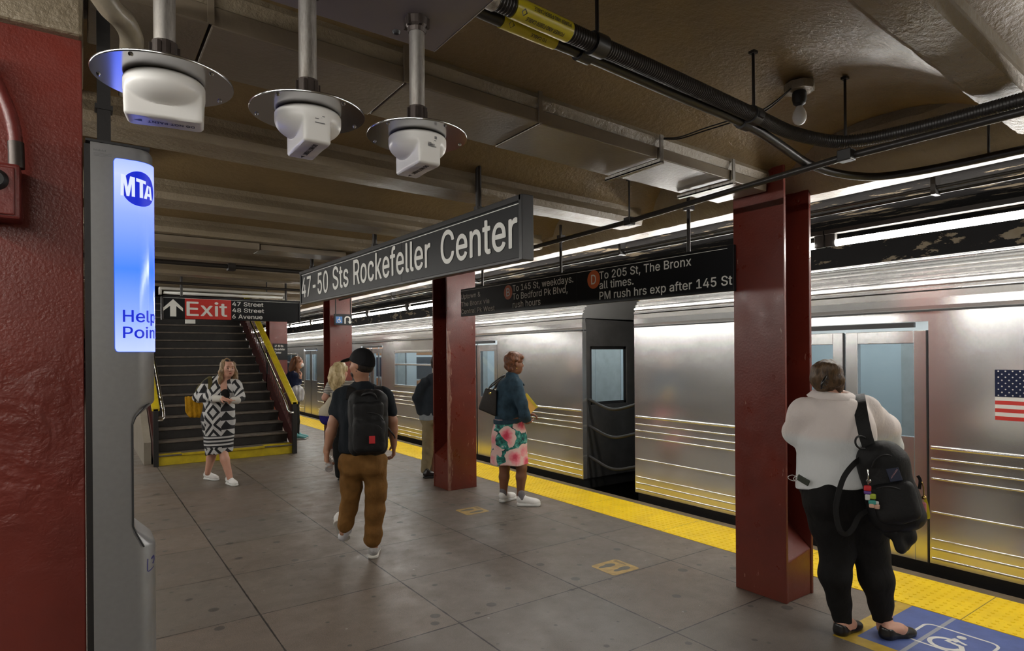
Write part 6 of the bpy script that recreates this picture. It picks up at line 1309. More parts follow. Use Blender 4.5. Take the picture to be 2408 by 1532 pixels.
MB().lathe([(0.0, -0.016), (0.020, -0.016), (0.030, -0.004), (0.030, 0.004)], (c[0] - 0.012, c[1] - 0.034, c[2] + 0.030), (0, 1, 0), 24).build('lens', M['rubber'], jb, smooth=True)
cp2 = tag(MB().tube(smooth_path([at(205, -60, 1.72), at(238, -12, 1.76), at(262, 22, 1.80), at(292, 52, 1.86), at(309, 88, 1.92), at(308, 135, 1.97), at(306, 230, 2.02)], 8), 0.033, 16).build('bent_pipe', M['cream_pipe'], None, loc=at(262, 22, 1.80), smooth=True),
          'bent cream painted pipe coming down beside the red column, above the first antenna', 'pipe')

# ================================================================== ANTENNAS UNDER THE ENCLOSURE BOX
PLX, PLY, PLZ = 0.973, 1.826, 2.71
pb = thing('enclosure_box', 'flat lilac grey enclosure at the top from which three antennas hang', 'box', (0.45, 1.4, 2.71))
MB().box((-0.12, 0.86, PLZ), (PLX, PLY, PLZ + 0.055)).build('cover', M['plate'], pb, bevel=0.003)
MB().box((PLX, 0.86, PLZ - 0.0005), (PLX + 0.0035, PLY, PLZ + 0.050)).build('edge_trim', M['edge_metal'], pb)
q = on_z(932, 74, PLZ)
MB().lathe([(0.0, -0.009), (0.008, -0.008), (0.012, -0.003), (0.013, 0.0)], (q[0], q[1], PLZ), (0, 0, 1), 16).build('button', M['rubber'], pb, smooth=True)
MB().box((0.1, 0.95, PLZ + 0.055), (0.16, PLY - 0.1, 2.96)).box((0.7, 0.95, PLZ + 0.055), (0.76, PLY - 0.1, 2.96)).build('hanger_strut', M['dark_rod'], pb)

def antenna(label, x, y, ang, z=2.35, kind=0):
    t = thing('antenna', label, 'antenna', (x, y, z), 'white ceiling antennas under metal discs')
    MB().lathe([(0.0, 0.0), (0.1495, 0.0), (0.1505, 0.0015), (0.1505, 0.005), (0.149, 0.0065), (0.0, 0.0065)], (x, y, z), (0, 0, 1), 72).build('disc', M['disc'], t, smooth=True)
    # body: round at the disc, drawn in to a straight bar with scooped flanks
    R, L, W, H = 0.0865, 0.0855, 0.0365, 0.098
    n = 144
    ca, sa = math.cos(ang), math.sin(ang)
    rings = []
    for q in range(49):
        tt = q / 48
        q_ = min(max((tt - 0.22) / 0.50, 0), 1)
        dome = R * math.sqrt(max(1 - q_ ** 2.2, 0))
        inset = 0.0
        if tt < 0.08: inset = 0.006 * (1 - tt / 0.08) ** 2
        if tt > 0.93: inset = 0.007 * ((tt - 0.93) / 0.07) ** 2
        ring = []
        for k in range(n):
            a = 2 * math.pi * k / n
            c_, s_ = abs(math.cos(a)) + 1e-6, abs(math.sin(a)) + 1e-6
            rrect_ = min((((c_ / (L * (1 - 0.05 * tt))) ** 14 + (s_ / W) ** 14) ** (-1 / 14)), R)
            h_ = min(max(0.5 + 0.5 * (dome - rrect_) / 0.007, 0), 1)
            r = min(rrect_ * (1 - h_) + dome * h_ + 0.007 * h_ * (1 - h_), R) - inset
            lx, ly = r * math.cos(a), r * math.sin(a)
            ring.append((x + lx * ca - ly * sa, y + lx * sa + ly * ca, z - 0.001 - H * tt))
        rings.append(ring)
    body = MB().loft(rings).build('antenna_body', M['plastic_white'], t, smooth=True)
    ax = V(ca, sa, 0)
    # printing on the underside: reads along the bar
    mb = MB()
    if kind == 0: u = -ax
    else: u = ax
    nn = V(0, 0, -1); v = np.cross(nn, u)
    letters(mb, 'DO NOT PAINT', V(x, y, z - H - 0.0012) - u * 0.062 - v * 0.006, u, v, 0.0125, 0.098, bold=0.0, ext=0.0005, n=nn)
    o2 = V(x, y, z - H - 0.0017) + u * 0.052
    patch(mb, [(-0.004, -0.006), (0.014, 0.0), (-0.004, 0.006)], o2, u, v, nn, 0)
    mb.build('lettering', M['print'], body)
    if kind:
        # small type label on the near end of the bar
        e_ = V(x, y, 0) - ax * (L * 0.985)
        u2 = np.cross(ax, V(0, 0, 1)) ; n2 = -ax
        mb = MB()
        rnd = random.Random(kind)
        rows = [(0.030, 0.026), (0.034, 0.018), (0.038, 0.010), (0.048, 0.026)]
        for dz, w in rows: mb.obox(e_ + n2 * 0.0012 + V(0, 0, z - dz) + u2 * (0.004 + w / 2 - 0.012), u2 * w / 2, n2 * 0.0004, V(0, 0, 0.0009))
        if kind == 2:
            for k in range(14): mb.obox(e_ + n2 * 0.0012 + V(0, 0, z - 0.021) + u2 * (-0.004 + 0.0018 * k), u2 * rnd.choice((0.0003, 0.0006)), n2 * 0.0004, V(0, 0, 0.004))
            for k in range(12): mb.obox(e_ + n2 * 0.0012 + V(0, 0, z - 0.043) + u2 * (-0.008 + 0.0018 * k), u2 * rnd.choice((0.0003, 0.0006)), n2 * 0.0004, V(0, 0, 0.003))
        mb.build('type_label', M['print_grey'], body)
    for k in range(5):
        a = 2 * math.pi * k / 5 + 0.35 + kind
        MB().lathe([(0.0, -0.005), (0.003, -0.0045), (0.0052, -0.0015), (0.0055, 0.0)], (x + 0.136 * math.cos(a), y + 0.136 * math.sin(a), z), (0, 0, 1), 10).build('screw', M['disc'], t, smooth=True)
    MB().cyl((x, y, z + 0.006), (x, y, PLZ - 0.001), 0.0235, 20).build('pipe', M['galv'], t, smooth=True)
    cr = MB().cyl((x, y, z + 0.006), (x, y, z + 0.092), 0.0275, 20)
    for k in range(6):
        a = math.pi / 3 * k
        cr.box((x + 0.0285 * math.cos(a) - 0.004, y + 0.0285 * math.sin(a) - 0.004, z + 0.0065), (x + 0.0285 * math.cos(a) + 0.004, y + 0.0285 * math.sin(a) + 0.004, z + 0.086))
    cr.build('lower_fitting', M['fitting'], t)
    cr = MB().lathe([(0.0255, -0.042), (0.028, -0.030), (0.033, -0.022), (0.035, 0.0), (0.0, 0.0)], (x, y, PLZ - 0.0005), (0, 0, 1), 20)
    for k in range(6):
        a = math.pi / 3 * k + 0.4
        cr.box((x + 0.033 * math.cos(a) - 0.005, y + 0.033 * math.sin(a) - 0.005, PLZ - 0.03), (x + 0.033 * math.cos(a) + 0.005, y + 0.033 * math.sin(a) + 0.005, PLZ - 0.0005))
    cr.build('upper_fitting', M['fitting'], t)
    return t
antenna('nearest white antenna, its disc shining blue above the help point', 0.168, 1.671, math.radians(-10), kind=0)
antenna('middle one of the three white antennas, turned end-on with small grey label', 0.510, 1.681, math.radians(90), kind=1)
antenna('farthest white antenna on its pipe, with barcode label under a thin disc', 0.837, 1.678, math.radians(90), kind=2)

# ================================================================== CONDUITS UNDER THE CEILING
def hang(name, label, p, ztop, r=0.007, group='thin rods carrying the black conduits'):
    p = V(p)
    return tag(MB().cyl(p, (p[0], p[1], ztop), r, 8).box((p[0] - 0.015, p[1] - 0.015, ztop - 0.012), (p[0] + 0.015, p[1] + 0.015, ztop)).build(name, M['dark_rod'], None, loc=(p[0], p[1], ztop)), label, 'hanger', group)
big = thing('ribbed_conduit', 'thick black ribbed conduit sweeping across the ceiling from the enclosure box', 'conduit', (2.0, 1.65, 2.8))
bp = smooth_path([(0.978, 1.578, 2.80), (1.09, 1.586, 2.80), (1.467, 1.611, 2.80), (2.0, 1.642, 2.80), (2.6, 1.683, 2.80), (2.93, 1.705, 2.80), on_z(1950, 332, 2.79), on_z(2020, 330, 2.78), on_z(2105, 314, 2.77), on_z(2200, 291, 2.762), on_z(2300, 264, 2.758), on_z(2408, 234, 2.755), on_z(2408, 234, 2.755) + V(0, -0.6, 0), on_z(2408, 234, 2.755) + V(0, -2.0, 0), on_z(2408, 234, 2.755) + V(0, -4.5, 0)], 8)
# resample so that the ribs are even
def resample(P, step, smax=None):
    out = [P[0]]; acc = 0.0; cur = P[0]
    i = 1
    while i < len(P):
        d = np.linalg.norm(P[i] - cur)
        if acc + d >= step:
            cur = cur + (P[i] - cur) * ((step - acc) / d); out.append(cur); acc = 0.0
        else:
            acc += d; cur = P[i]; i += 1
    return out
rp = resample(bp, 0.0030)
rp = rp[:1180] + rp[1180::40]
MB().tube(rp, [(0.0330, 0.0330, 0.0290, 0.0290)[i % 4] if i < 1180 else 0.0325 for i in range(len(rp))], 14).build('sleeve', M['conduit'], big, smooth='all')
def on_path(P, x0, x1):
    return [p for p in P if x0 <= p[0] <= x1 and p[1] > 1.5]
def label_sleeve(root, P, x0, x1, r, lines, name='yellow_label'):
    seg = on_path(P, x0, x1)
    so = MB().tube([seg[0], seg[len(seg) // 2], seg[-1]], r, 20).build(name, M['cable_yellow'], root, smooth=True)
    T = nrm(seg[-1] - seg[0]); mid = (seg[0] + seg[-1]) / 2
    n0 = EYEP - mid; n0 = nrm(n0 - T * (n0 @ T))
    u = -T; v = np.cross(n0, u)
    L = np.linalg.norm(seg[-1] - seg[0])
    mb = MB()
    for s, b0, cap, a0, w in lines:
        start = seg[-1] - T * a0
        letters(mb, s, start, u, v, cap, w, bold=0.0, fn=lambda a, b, l: start + u * a + (r + 0.0008 + l) * (math.cos((b0 + b) / r) * n0 + math.sin((b0 + b) / r) * v))
    for k in range(2):
        a_ = L - 0.028 if k else 0.0
        pts = [(L - 0.030, -0.012), (L - 0.018, 0.0), (L - 0.030, 0.012), (L - 0.042, 0.0)] if k == 0 else None
        if pts:
            mb.raw([seg[-1] + u * p[0] + (r + 0.0008) * (math.cos(p[1] / r) * n0 + math.sin(p[1] / r) * v) for p in pts], [(0, 1, 2, 3)])
    mb.build('lettering', M['print'], so)
label_sleeve(big, rp, 1.125, 1.375, 0.0345, [('POWER AND FIBER CABLE', 0.008, 0.013, 0.035, 0.165), ('POWER AND FIBER CABLE', -0.030, 0.013, 0.015, 0.165)])
seg = on_path(rp, 0.979, 1.06)
MB().tube([seg[0], seg[-1]], 0.037, 18).build('end_coupling', M['galv'], big, smooth=True)
sm = thing('slim_conduit', 'slimmer black conduit below the thick ribbed one, curving off to the girder', 'conduit', (2.0, 1.7, 2.79))
sp_ = smooth_path([V(0.978, 1.655, 2.80), V(1.094, 1.669, 2.80), V(1.313, 1.681, 2.80), V(1.522, 1.690, 2.80), V(2.05, 1.722, 2.795), on_z(1750, 290, 2.78), on_z(1830, 338, 2.76), on_z(1900, 385, 2.735), on_z(1970, 408, 2.715), on_z(2050, 416, 2.70), on_z(2130, 408, 2.70), on_z(2240, 388, 2.70), on_z(2408, 352, 2.70), on_z(2408, 352, 2.70) + V(0.02, -0.8, 0), on_z(2408, 352, 2.70) + V(0.02, -3, 0)], 8)
MB().tube(sp_, 0.0225, 14).build('sleeve', M['conduit'], sm, smooth='all')
label_sleeve(sm, sp_, 1.13, 1.385, 0.0255, [('TO CABLE', 0.002, 0.010, 0.05, 0.07), ('POWER AND FIBER CABLE', -0.016, 0.006, 0.03, 0.15)])
lp_ = thing('straight_conduit', 'straight black conduit running along the platform under the beams', 'conduit', (3.35, 3, 2.7))
q = [on_z(2408, 262, 2.70), on_z(1971, 374, 2.70), on_z(1700, 455, 2.70), on_z(1480, 521, 2.70), on_z(1240, 586, 2.70)]
d0 = nrm(q[0] - q[1]); d1 = nrm(q[-1] - q[-2])
MB().tube([q[0] + d0 * 2.5] + q + [q[-1] + d1 * 6.0], 0.019, 12).build('sleeve', M['conduit'], lp_, smooth=True)
for a in (0.012,): pass
for i, (P3, x) in enumerate(((rp, 1.52), (rp, 2.57))):
    a = min(P3, key=lambda p: abs(p[0] - x) + (0 if p[1] > 1.5 else 9)); b = min(sp_, key=lambda p: abs(p[0] - x) + (0 if p[1] > 1.5 else 9))
    T = nrm((1, 0.06, 0))
    cl = thing('conduit_clamp', ('black clamp joining the two conduits, nearest the yellow labels', 'black clamp joining the two conduits where they part, near the bulb')[i], 'clamp', a, 'clamps of the black conduits')
    MB().cyl(a - T * 0.03, a + T * 0.03, 0.041, 16).build('upper_ring', M['black'], cl, smooth=True)
    MB().cyl(b - T * 0.03, b + T * 0.03, 0.032, 16).build('lower_ring', M['black'], cl, smooth=True)
    MB().obox((a + b) / 2, T * 0.02, V(0, 0.07, 0), V(0, 0, 0.012)).build('bridge', M['black'], cl)
    hang('conduit_hanger', ('thin rod at the top edge holding the conduits near the yellow labels', 'thin rod holding the conduits left of the bare bulb')[i], a + V(0, 0, 0.04), 3.10)
hang('conduit_hanger', 'thin rod holding the bend of the thick conduit below the bulb', on_z(1988, 330, 2.80) + V(0, 0, 0.02), 3.13)
hang('conduit_hanger', 'thin rod holding the slim conduit near the right edge', on_z(2325, 370, 2.70) + V(0, 0, 0.02), 3.12)
hang('conduit_hanger', 'thin rod holding the straight conduit right of the station name sign', on_z(1480, 521, 2.70), 3.02)
for px, py in ((1990, 366), (1480, 521)):
    p = on_z(px, py, 2.70)
    tag(MB().obox(p, V(0.03, 0, 0), V(0, 0.035, 0), V(0, 0, 0.03)).build('pipe_clamp', M['black'], None, loc=p, bevel=0.006), 'black clamp on the straight conduit, %s' % ('under the bend of the thick conduit' if px > 1700 else 'right of the station name sign'), 'clamp', 'clamps of the black conduits')
# bare bulb
bq = on_z(1880, 271, 2.955)
bl = thing('light_bulb', 'bare unlit white bulb in a dark ceiling socket', 'bulb', (bq[0], bq[1], 3.10))
MB().lathe([(0.0, -0.052), (0.012, -0.050), (0.024, -0.043), (0.033, -0.028), (0.0355, -0.010), (0.033, 0.010), (0.025, 0.028), (0.017, 0.042), (0.0145, 0.055)], bq, (0, 0, 1), 24).build('globe', M['bulb'], bl, smooth=True)
MB().lathe([(0.016, 0.045), (0.019, 0.052), (0.030, 0.060), (0.036, 0.085), (0.036, 0.115), (0.03, 0.13)], bq, (0, 0, 1), 20).build('socket', M['rubber'], bl, smooth=True)
MB().lathe([(0.075, 0.125), (0.078, 0.135), (0.078, 0.165), (0.06, 0.172)], bq, (0, 0, 1), 8).build('ceiling_box', M['beam'], bl)
for i, dz in enumerate((0.0, 0.018)):
    P = smooth_path([V(2.70, 2.330, 2.905 + dz * .3), on_z(1600, 326 - 4 * i, 2.88), on_z(1660, 307 - 6 * i, 2.90), on_z(1735, 283 - 5 * i, 2.92), on_z(1800, 255 + 6 * i, 2.97), bq + V(-0.06, 0.0, 0.135)], 8)
    tag(MB().tube(P, 0.0038, 6).build('thin_wire', M['rubber'], None, loc=P[0], smooth='all'), 'thin black wire from the trough bracket to the bare bulb', 'wire', 'two thin wires to the bulb')
# sheet-metal trough under the nearest cross beam
tr = thing('cable_trough', 'beige sheet metal trough under the nearest cross beam, with bright brackets', 'trough', (1.8, 2.5, 2.8))
xs = [0.020, 0.36, 1.085, 1.80, 2.68, 3.40, 3.84]
for i, (a, b) in enumerate(zip(xs[:-1], xs[1:])):
    dz = 0.004 * (i % 2)
    def yb(x, s): return 2.42 + SKEW * x + s * 0.196
    a_, b_ = a + 0.004, b - 0.004
    MB().raw([(a_, yb(a_, -1), 2.80 - dz), (b_, yb(b_, -1), 2.80 - dz), (b_, yb(b_, 1), 2.80 - dz), (a_, yb(a_, 1), 2.80 - dz), (a_, yb(a_, -1) - 0.004, 2.864), (b_, yb(b_, -1) - 0.004, 2.864), (b_, yb(b_, 1), 2.862), (a_, yb(a_, 1), 2.862)],
             [(3, 2, 1, 0), (4, 5, 6, 7), (0, 1, 5, 4), (1, 2, 6, 5), (2, 3, 7, 6), (3, 0, 4, 7)]).build('trough_section', M['duct'], tr, bevel=0.005)
for x in (2.69, 3.41):
    y0 = 2.42 + SKEW * x - 0.215; y1 = y0 + 0.44
    MB().box((x - 0.013, y0 - 0.004, 2.775), (x + 0.013, y0 + 0.004, 2.93)).box((x - 0.016, y0 - 0.004, 2.770), (x + 0.016, y1, 2.778)).box((x - 0.016, y0 - 0.004, 2.768), (x - 0.012, y1, 2.792)).build('bracket', M['galv'], tr)
for x in (0.36, 1.085, 1.80):
    y0 = 2.42 + SKEW * x - 0.203
    MB().box((x - 0.010, y0 - 0.004, 2.80), (x + 0.010, y0 + 0.004, 2.95)).build('bracket', M['duct'], tr)
# pipe along a farther beam
pipe('black_pipe', 'black pipe running across the platform high above the stairs', 'pipe', [(-1.4, 7.70, 2.765), (3.7, 7.95, 2.765)], 0.026, 'dark_rod')
tag(MB().box((1.42, 7.78, 2.72), (1.50, 7.90, 2.80)).cyl((1.46, 7.84, 2.80), (1.46, 7.84, 2.97), 0.012, 8).build('pipe_hanger', M['dark_rod'], None, loc=(1.46, 7.84, 2.97)), 'dark hanger block on the black cross pipe above the stairs', 'hanger')
pipe('black_pipe', 'second black pipe running across the platform just behind the first', 'pipe', [(-1.4, 9.62, 2.74), (3.7, 9.85, 2.74)], 0.020, 'dark_rod')
ct = thing('cable_trough', 'farther beige sheet metal trough under a cross beam above the Exit sign', 'trough', (1.2, 6.4, 2.8))
for a, b in ((-0.8, 0.2), (0.208, 1.42), (1.44, 2.3), (2.308, 3.5)):
    MB().box((a, 6.36 + SKEW * (a + b) / 2 - 0.15, 2.740 if a > 1.43 else 2.730), (b, 6.36 + SKEW * (a + b) / 2 + 0.15, 2.794)).build('trough_section', M['duct'], ct, bevel=0.004)

# ================================================================== FLOOR MARKINGS
def floor_sticker(label, cx, cy):
    t = thing('floor_sticker', label, 'sticker', (cx, cy, 0), 'gold footprint stickers on the floor')
    mb = MB().prism(rrect(0.285, 0.272, 0.03), (cx, cy, 0.0002), (1, 0, 0), (0, 1, 0), (0, 0, 0.0012)); mb.build('sheet', M['sticker'], t)
    for dy, dx in ((0.058, -0.035), (-0.062, 0.012)):
        mb = MB()
        pts = []
        for k in range(32):
            a = 2 * math.pi * k / 32
            x = math.cos(a); w = 0.034 + 0.010 * x - 0.010 * math.exp(-((x + 0.25) / 0.3) ** 2)
            pts.append((0.085 * x, w * math.sin(a)))
        patch(mb, pts, (cx + dx, cy + dy, 0), (1, 0, 0), (0, 1, 0), (0, 0, 1), 0.0018); mb.build('footprint', M['sticker_mark'], t)
    mb = MB()
    for k in range(3): mb.box((cx + 0.090 + 0.012 * k, cy + 0.01 - 0.03 * (k == 1), 0.0014), (cx + 0.095 + 0.012 * k, cy + 0.115, 0.0019))
    mb.build('small_print', M['sticker_mark'], t)
floor_sticker('gold footprint floor sticker in the middle of the floor, the nearer of two', 3.455, 3.512)
floor_sticker('gold footprint floor sticker beside the red column and white sneakers, the farther of two', 3.472, 5.705)
pd = thing('boarding_pad', 'blue wheelchair boarding area painted on the floor with a yellow border', 'floor marking', (4.1, 1.3, 0))
XR, YN = 4.512, 0.55
MB().box((3.662, YN, 0.0002), (3.768, 1.900, 0.0012)).box((3.768, 1.807, 0.0002), (XR, 1.900, 0.0012)).build('yellow_border', M['pad_yellow'], pd)
MB().box((3.768, YN, 0.0002), (XR, 1.807, 0.0012)).build('blue_field', M['pad_blue'], pd)
mb = MB(); ribbon(mb, rrect(0.375, 0.315, 0.05), 0.016, (4.143, 1.452, 0), (0, -1, 0), (1, 0, 0), (0, 0, 1), 0.0017, closed=True); mb.build('white_frame', M['pad_white'], pd)
mb = MB(); wheelchair(mb, 0.29, (4.130, 1.452, 0), (0, -1, 0), (1, 0, 0), (0, 0, 1), 0.0018, 1.0); mb.build('wheelchair_symbol', M['pad_white'], pd)
MB().box((3.768, 1.555, 0.0012), (XR, 1.578, 0.0016)).build('worn_line', M['pad_grey'], pd)
# ================================================================== SOFT BODIES (smooth-blended volumes turned into one skin)
class Soft:
    """a list of rounded volumes blended into one closed surface"""
    def __init__(s, vox=0.008):
        s.vox, s.ops, s.wob = vox, [], None
    def cone(s, a, b, ra, rb=None, k=0.03, flat=None):
        """tapered capsule; flat = (axis, factor) squeezes it along an axis"""
        s.ops.append(('cone', V(a), V(b), float(ra), float(ra if rb is None else rb), k, flat)); return s
    def chain(s, pts, rs, k=0.03, flat=None):
        for i in range(len(pts) - 1): s.cone(pts[i], pts[i + 1], rs[i], rs[i + 1], k, flat)
        return s
    def ell(s, c, r, axes=None, k=0.03, op='ell'):
        s.ops.append((op, V(c), V(r), np.eye(3) if axes is None else np.array([V(a) for a in axes]), k)); return s
    def box(s, c, h, axes=None, rad=0.02, k=0.02, op='box'):
        s.ops.append((op, V(c), V(h), np.eye(3) if axes is None else np.array([V(a) for a in axes]), rad, k)); return s
    def cut(s, p, n, k=0.008):
        """remove everything on the side n of point p"""
        s.ops.append(('cut', V(p), nrm(n), k)); return s
    def _bounds(s):
        lo, hi = V(9e9, 9e9, 9e9), V(-9e9, -9e9, -9e9)
        for o in s.ops:
            if o[0] == 'cone':
                r = max(o[3], o[4])
                lo = np.minimum(lo, np.minimum(o[1], o[2]) - r); hi = np.maximum(hi, np.maximum(o[1], o[2]) + r)
            elif o[0] == 'ell':
                e = np.abs(o[3].T) @ o[2]
                lo = np.minimum(lo, o[1] - e); hi = np.maximum(hi, o[1] + e)
            elif o[0] == 'box':
                e = np.abs(o[3].T) @ o[2]
                lo = np.minimum(lo, o[1] - e); hi = np.maximum(hi, o[1] + e)
        pad = 0.02 + 3 * s.vox
        return lo - pad, hi + pad
    def field(s):
        lo, hi = s._bounds()
        vx = s.vox
        n = np.maximum(np.ceil((hi - lo) / vx).astype(int) + 1, 4)
        ax = [lo[i] + vx * np.arange(n[i]) for i in range(3)]
        F = np.full(n, 1.0, np.float32)
        def region(a, b):
            i0 = np.clip(np.floor((a - lo) / vx).astype(int), 0, n - 1)
            i1 = np.clip(np.ceil((b - lo) / vx).astype(int) + 1, 1, n)
            sl = tuple(slice(i0[i], max(i1[i], i0[i] + 1)) for i in range(3))
            X, Y, Z = (ax[i][sl[i]].astype(np.float32) for i in range(3))
            return sl, X[:, None, None], Y[None, :, None], Z[None, None, :]
        for o in s.ops:
            if o[0] == 'cut':
                _, p, m, k = o
                d = (ax[0][:, None, None] - p[0]) * m[0] + (ax[1][None, :, None] - p[1]) * m[1] + (ax[2][None, None, :] - p[2]) * m[2]
                d = d.astype(np.float32)
                h = np.clip(0.5 - 0.5 * (d - F) / -k, 0, 1) if False else np.clip(0.5 + 0.5 * (d - F) / k, 0, 1)
                F = F * (1 - h) + d * h + k * h * (1 - h)
                continue
            if o[0] == 'cone':
                _, a, b, ra, rb, k, flat = o
                m = max(ra, rb) + k + 2 * vx
                sl, X, Y, Z = region(np.minimum(a, b) - m, np.maximum(a, b) + m)
                ba = b - a; L2 = float(ba @ ba) + 1e-12
                px, py, pz = X - a[0], Y - a[1], Z - a[2]
                t = np.clip((px * ba[0] + py * ba[1] + pz * ba[2]) / L2, 0, 1)
                qx, qy, qz = px - t * ba[0], py - t * ba[1], pz - t * ba[2]
                q2 = qx * qx + qy * qy + qz * qz
                if flat is not None:
                    f_ax, f_k = nrm(flat[0]), flat[1]
                    al = qx * f_ax[0] + qy * f_ax[1] + qz * f_ax[2]
                    q2 = q2 + al * al * (1.0 / (f_k * f_k) - 1.0)
                d = np.sqrt(q2) - (ra + (rb - ra) * t)
                if flat is not None: d = d * (flat[1] * 0.5 + 0.5)
                sub = False
            elif o[0] in ('ell', 'ell-'):
                _, c, r, A, k = o
                e = np.abs(A.T) @ r + k + 2 * vx
                sl, X, Y, Z = region(c - e, c + e)
                px, py, pz = X - c[0], Y - c[1], Z - c[2]
                s0 = s1 = 0
                for i in range(3):
                    q = px * A[i][0] + py * A[i][1] + pz * A[i][2]
                    s0 = s0 + (q / r[i]) ** 2; s1 = s1 + (q / (r[i] * r[i])) ** 2
                k0 = np.sqrt(s0); k1 = np.sqrt(s1) + 1e-9
                d = k0 * (k0 - 1) / k1
                sub = o[0] == 'ell-'
            else:
                _, c, h_, A, rad, k = o
                e = np.abs(A.T) @ h_ + k + 2 * vx
                sl, X, Y, Z = region(c - e, c + e)
                px, py, pz = X - c[0], Y - c[1], Z - c[2]
                qs = [np.abs(px * A[i][0] + py * A[i][1] + pz * A[i][2]) - (h_[i] - rad) for i in range(3)]
                d = np.sqrt(sum(np.maximum(q, 0) ** 2 for q in qs)) + np.minimum(np.maximum(np.maximum(qs[0], qs[1]), qs[2]), 0) - rad
                sub = o[0] == 'box-'
            d = d.astype(np.float32)
            f = F[sl]
            if sub:
                d = -d
                h = np.clip(0.5 + 0.5 * (d - f) / k, 0, 1)
                F[sl] = f * (1 - h) + d * h + k * h * (1 - h)
            else:
                h = np.clip(0.5 + 0.5 * (f - d) / k, 0, 1)
                F[sl] = f * (1 - h) + d * h - k * h * (1 - h)
        if s.wob:
            amp, fr, seed = s.wob
            rs = np.random.RandomState(seed)
            W = 0
            for _ in range(5):
                v = rs.normal(size=3) * fr * np.array([1, 1, 0.55]); ph = rs.uniform(0, 6.28)
                W = W + np.sin(ax[0][:, None, None] * v[0] + ax[1][None, :, None] * v[1] + ax[2][None, None, :] * v[2] + ph)
            F = F + (amp / 2.2 * W).astype(np.float32)
        F[0] = F[-1] = 1; F[:, 0] = F[:, -1] = 1; F[:, :, 0] = F[:, :, -1] = 1
        return F, lo, vx
    def wobble(s, amp, freq, seed=1):
        s.wob = (amp, freq, seed); return s
    def mesh(s, name):
        F, lo, vx = s.field()
        S = F < 0
        c = np.zeros(tuple(x - 1 for x in S.shape), np.int8)
        corners = [(i, j, k) for i in (0, 1) for j in (0, 1) for k in (0, 1)]
        def sh(A, i, j, k):
            return A[i:A.shape[0] - 1 + i, j:A.shape[1] - 1 + j, k:A.shape[2] - 1 + k]
        for q in corners: c += sh(S, *q)
        act = (c > 0) & (c < 8)
        idx = np.argwhere(act)
        vid = np.full(act.shape, -1, np.int64); vid[act] = np.arange(len(idx))
        vals = {q: sh(F, *q)[act] for q in corners}
        acc = np.zeros((len(idx), 3)); cnt = np.zeros(len(idx))
        for a in corners:
            for d in range(3):
                if a[d] == 1: continue
                b = tuple(1 if i == d else a[i] for i in range(3))
                va, vb = vals[a], vals[b]
                m = (va < 0) != (vb < 0)
                t = np.where(m, va / (va - vb + 1e-20), 0)
                p = np.zeros((len(idx), 3)); p[:] = a; p[:, d] += t
                acc[m] += p[m]; cnt[m] += 1
        P = lo + vx * (idx + acc / np.maximum(cnt, 1)[:, None])
        quads = []
        for d in range(3):
            u, w = (d + 1) % 3, (d + 2) % 3
            n = S.shape
            s0 = [slice(1, n[i] - 1) for i in range(3)]; s1 = list(s0)
            s0[d] = slice(0, n[d] - 1); s1[d] = slice(1, n[d])
            A, B = S[tuple(s0)], S[tuple(s1)]
            e = np.argwhere(A != B)
            if not len(e): continue
            fl = A[tuple(e.T)]
            base = e.copy(); base[:, u] += 1; base[:, w] += 1
            def cell(du, dw):
                q = base.copy(); q[:, u] -= du; q[:, w] -= dw
                return vid[tuple(q.T)]
            Q = np.stack([cell(1, 1), cell(0, 1), cell(0, 0), cell(1, 0)], 1)
            Q[~fl] = Q[~fl][:, ::-1]
            quads.append(Q)
        Q = np.concatenate(quads)
        Q = Q[(Q >= 0).all(1)]
        me = bpy.data.meshes.new(name)
        me.vertices.add(len(P)); me.vertices.foreach_set('co', P.astype(np.float32).ravel())
        me.loops.add(len(Q) * 4); me.loops.foreach_set('vertex_index', Q.astype(np.int32).ravel())
        me.polygons.add(len(Q)); me.polygons.foreach_set('loop_start', np.arange(len(Q), dtype=np.int32) * 4)
        try: me.polygons.foreach_set('loop_total', np.full(len(Q), 4, np.int32))
        except Exception: pass
        me.update(calc_edges=True); me.validate()
        return me
    def build(s, name, mat, parent=None, loc=None):
        return link_mesh(name, s.mesh(name), M[mat] if isinstance(mat, str) else mat, parent, loc, smooth=True)

UP = V(0, 0, 1)
def frame(fwd, tilt=0.0, up=UP):
    """right, forward, up of a head looking along fwd, tilted down by tilt"""
    f = nrm(fwd); r = nrm(np.cross(f, up)); u = np.cross(r, f)
    f2 = nrm(f * math.cos(tilt) - u * math.sin(tilt)); u2 = np.cross(r, f2)
    return r, f2, u2

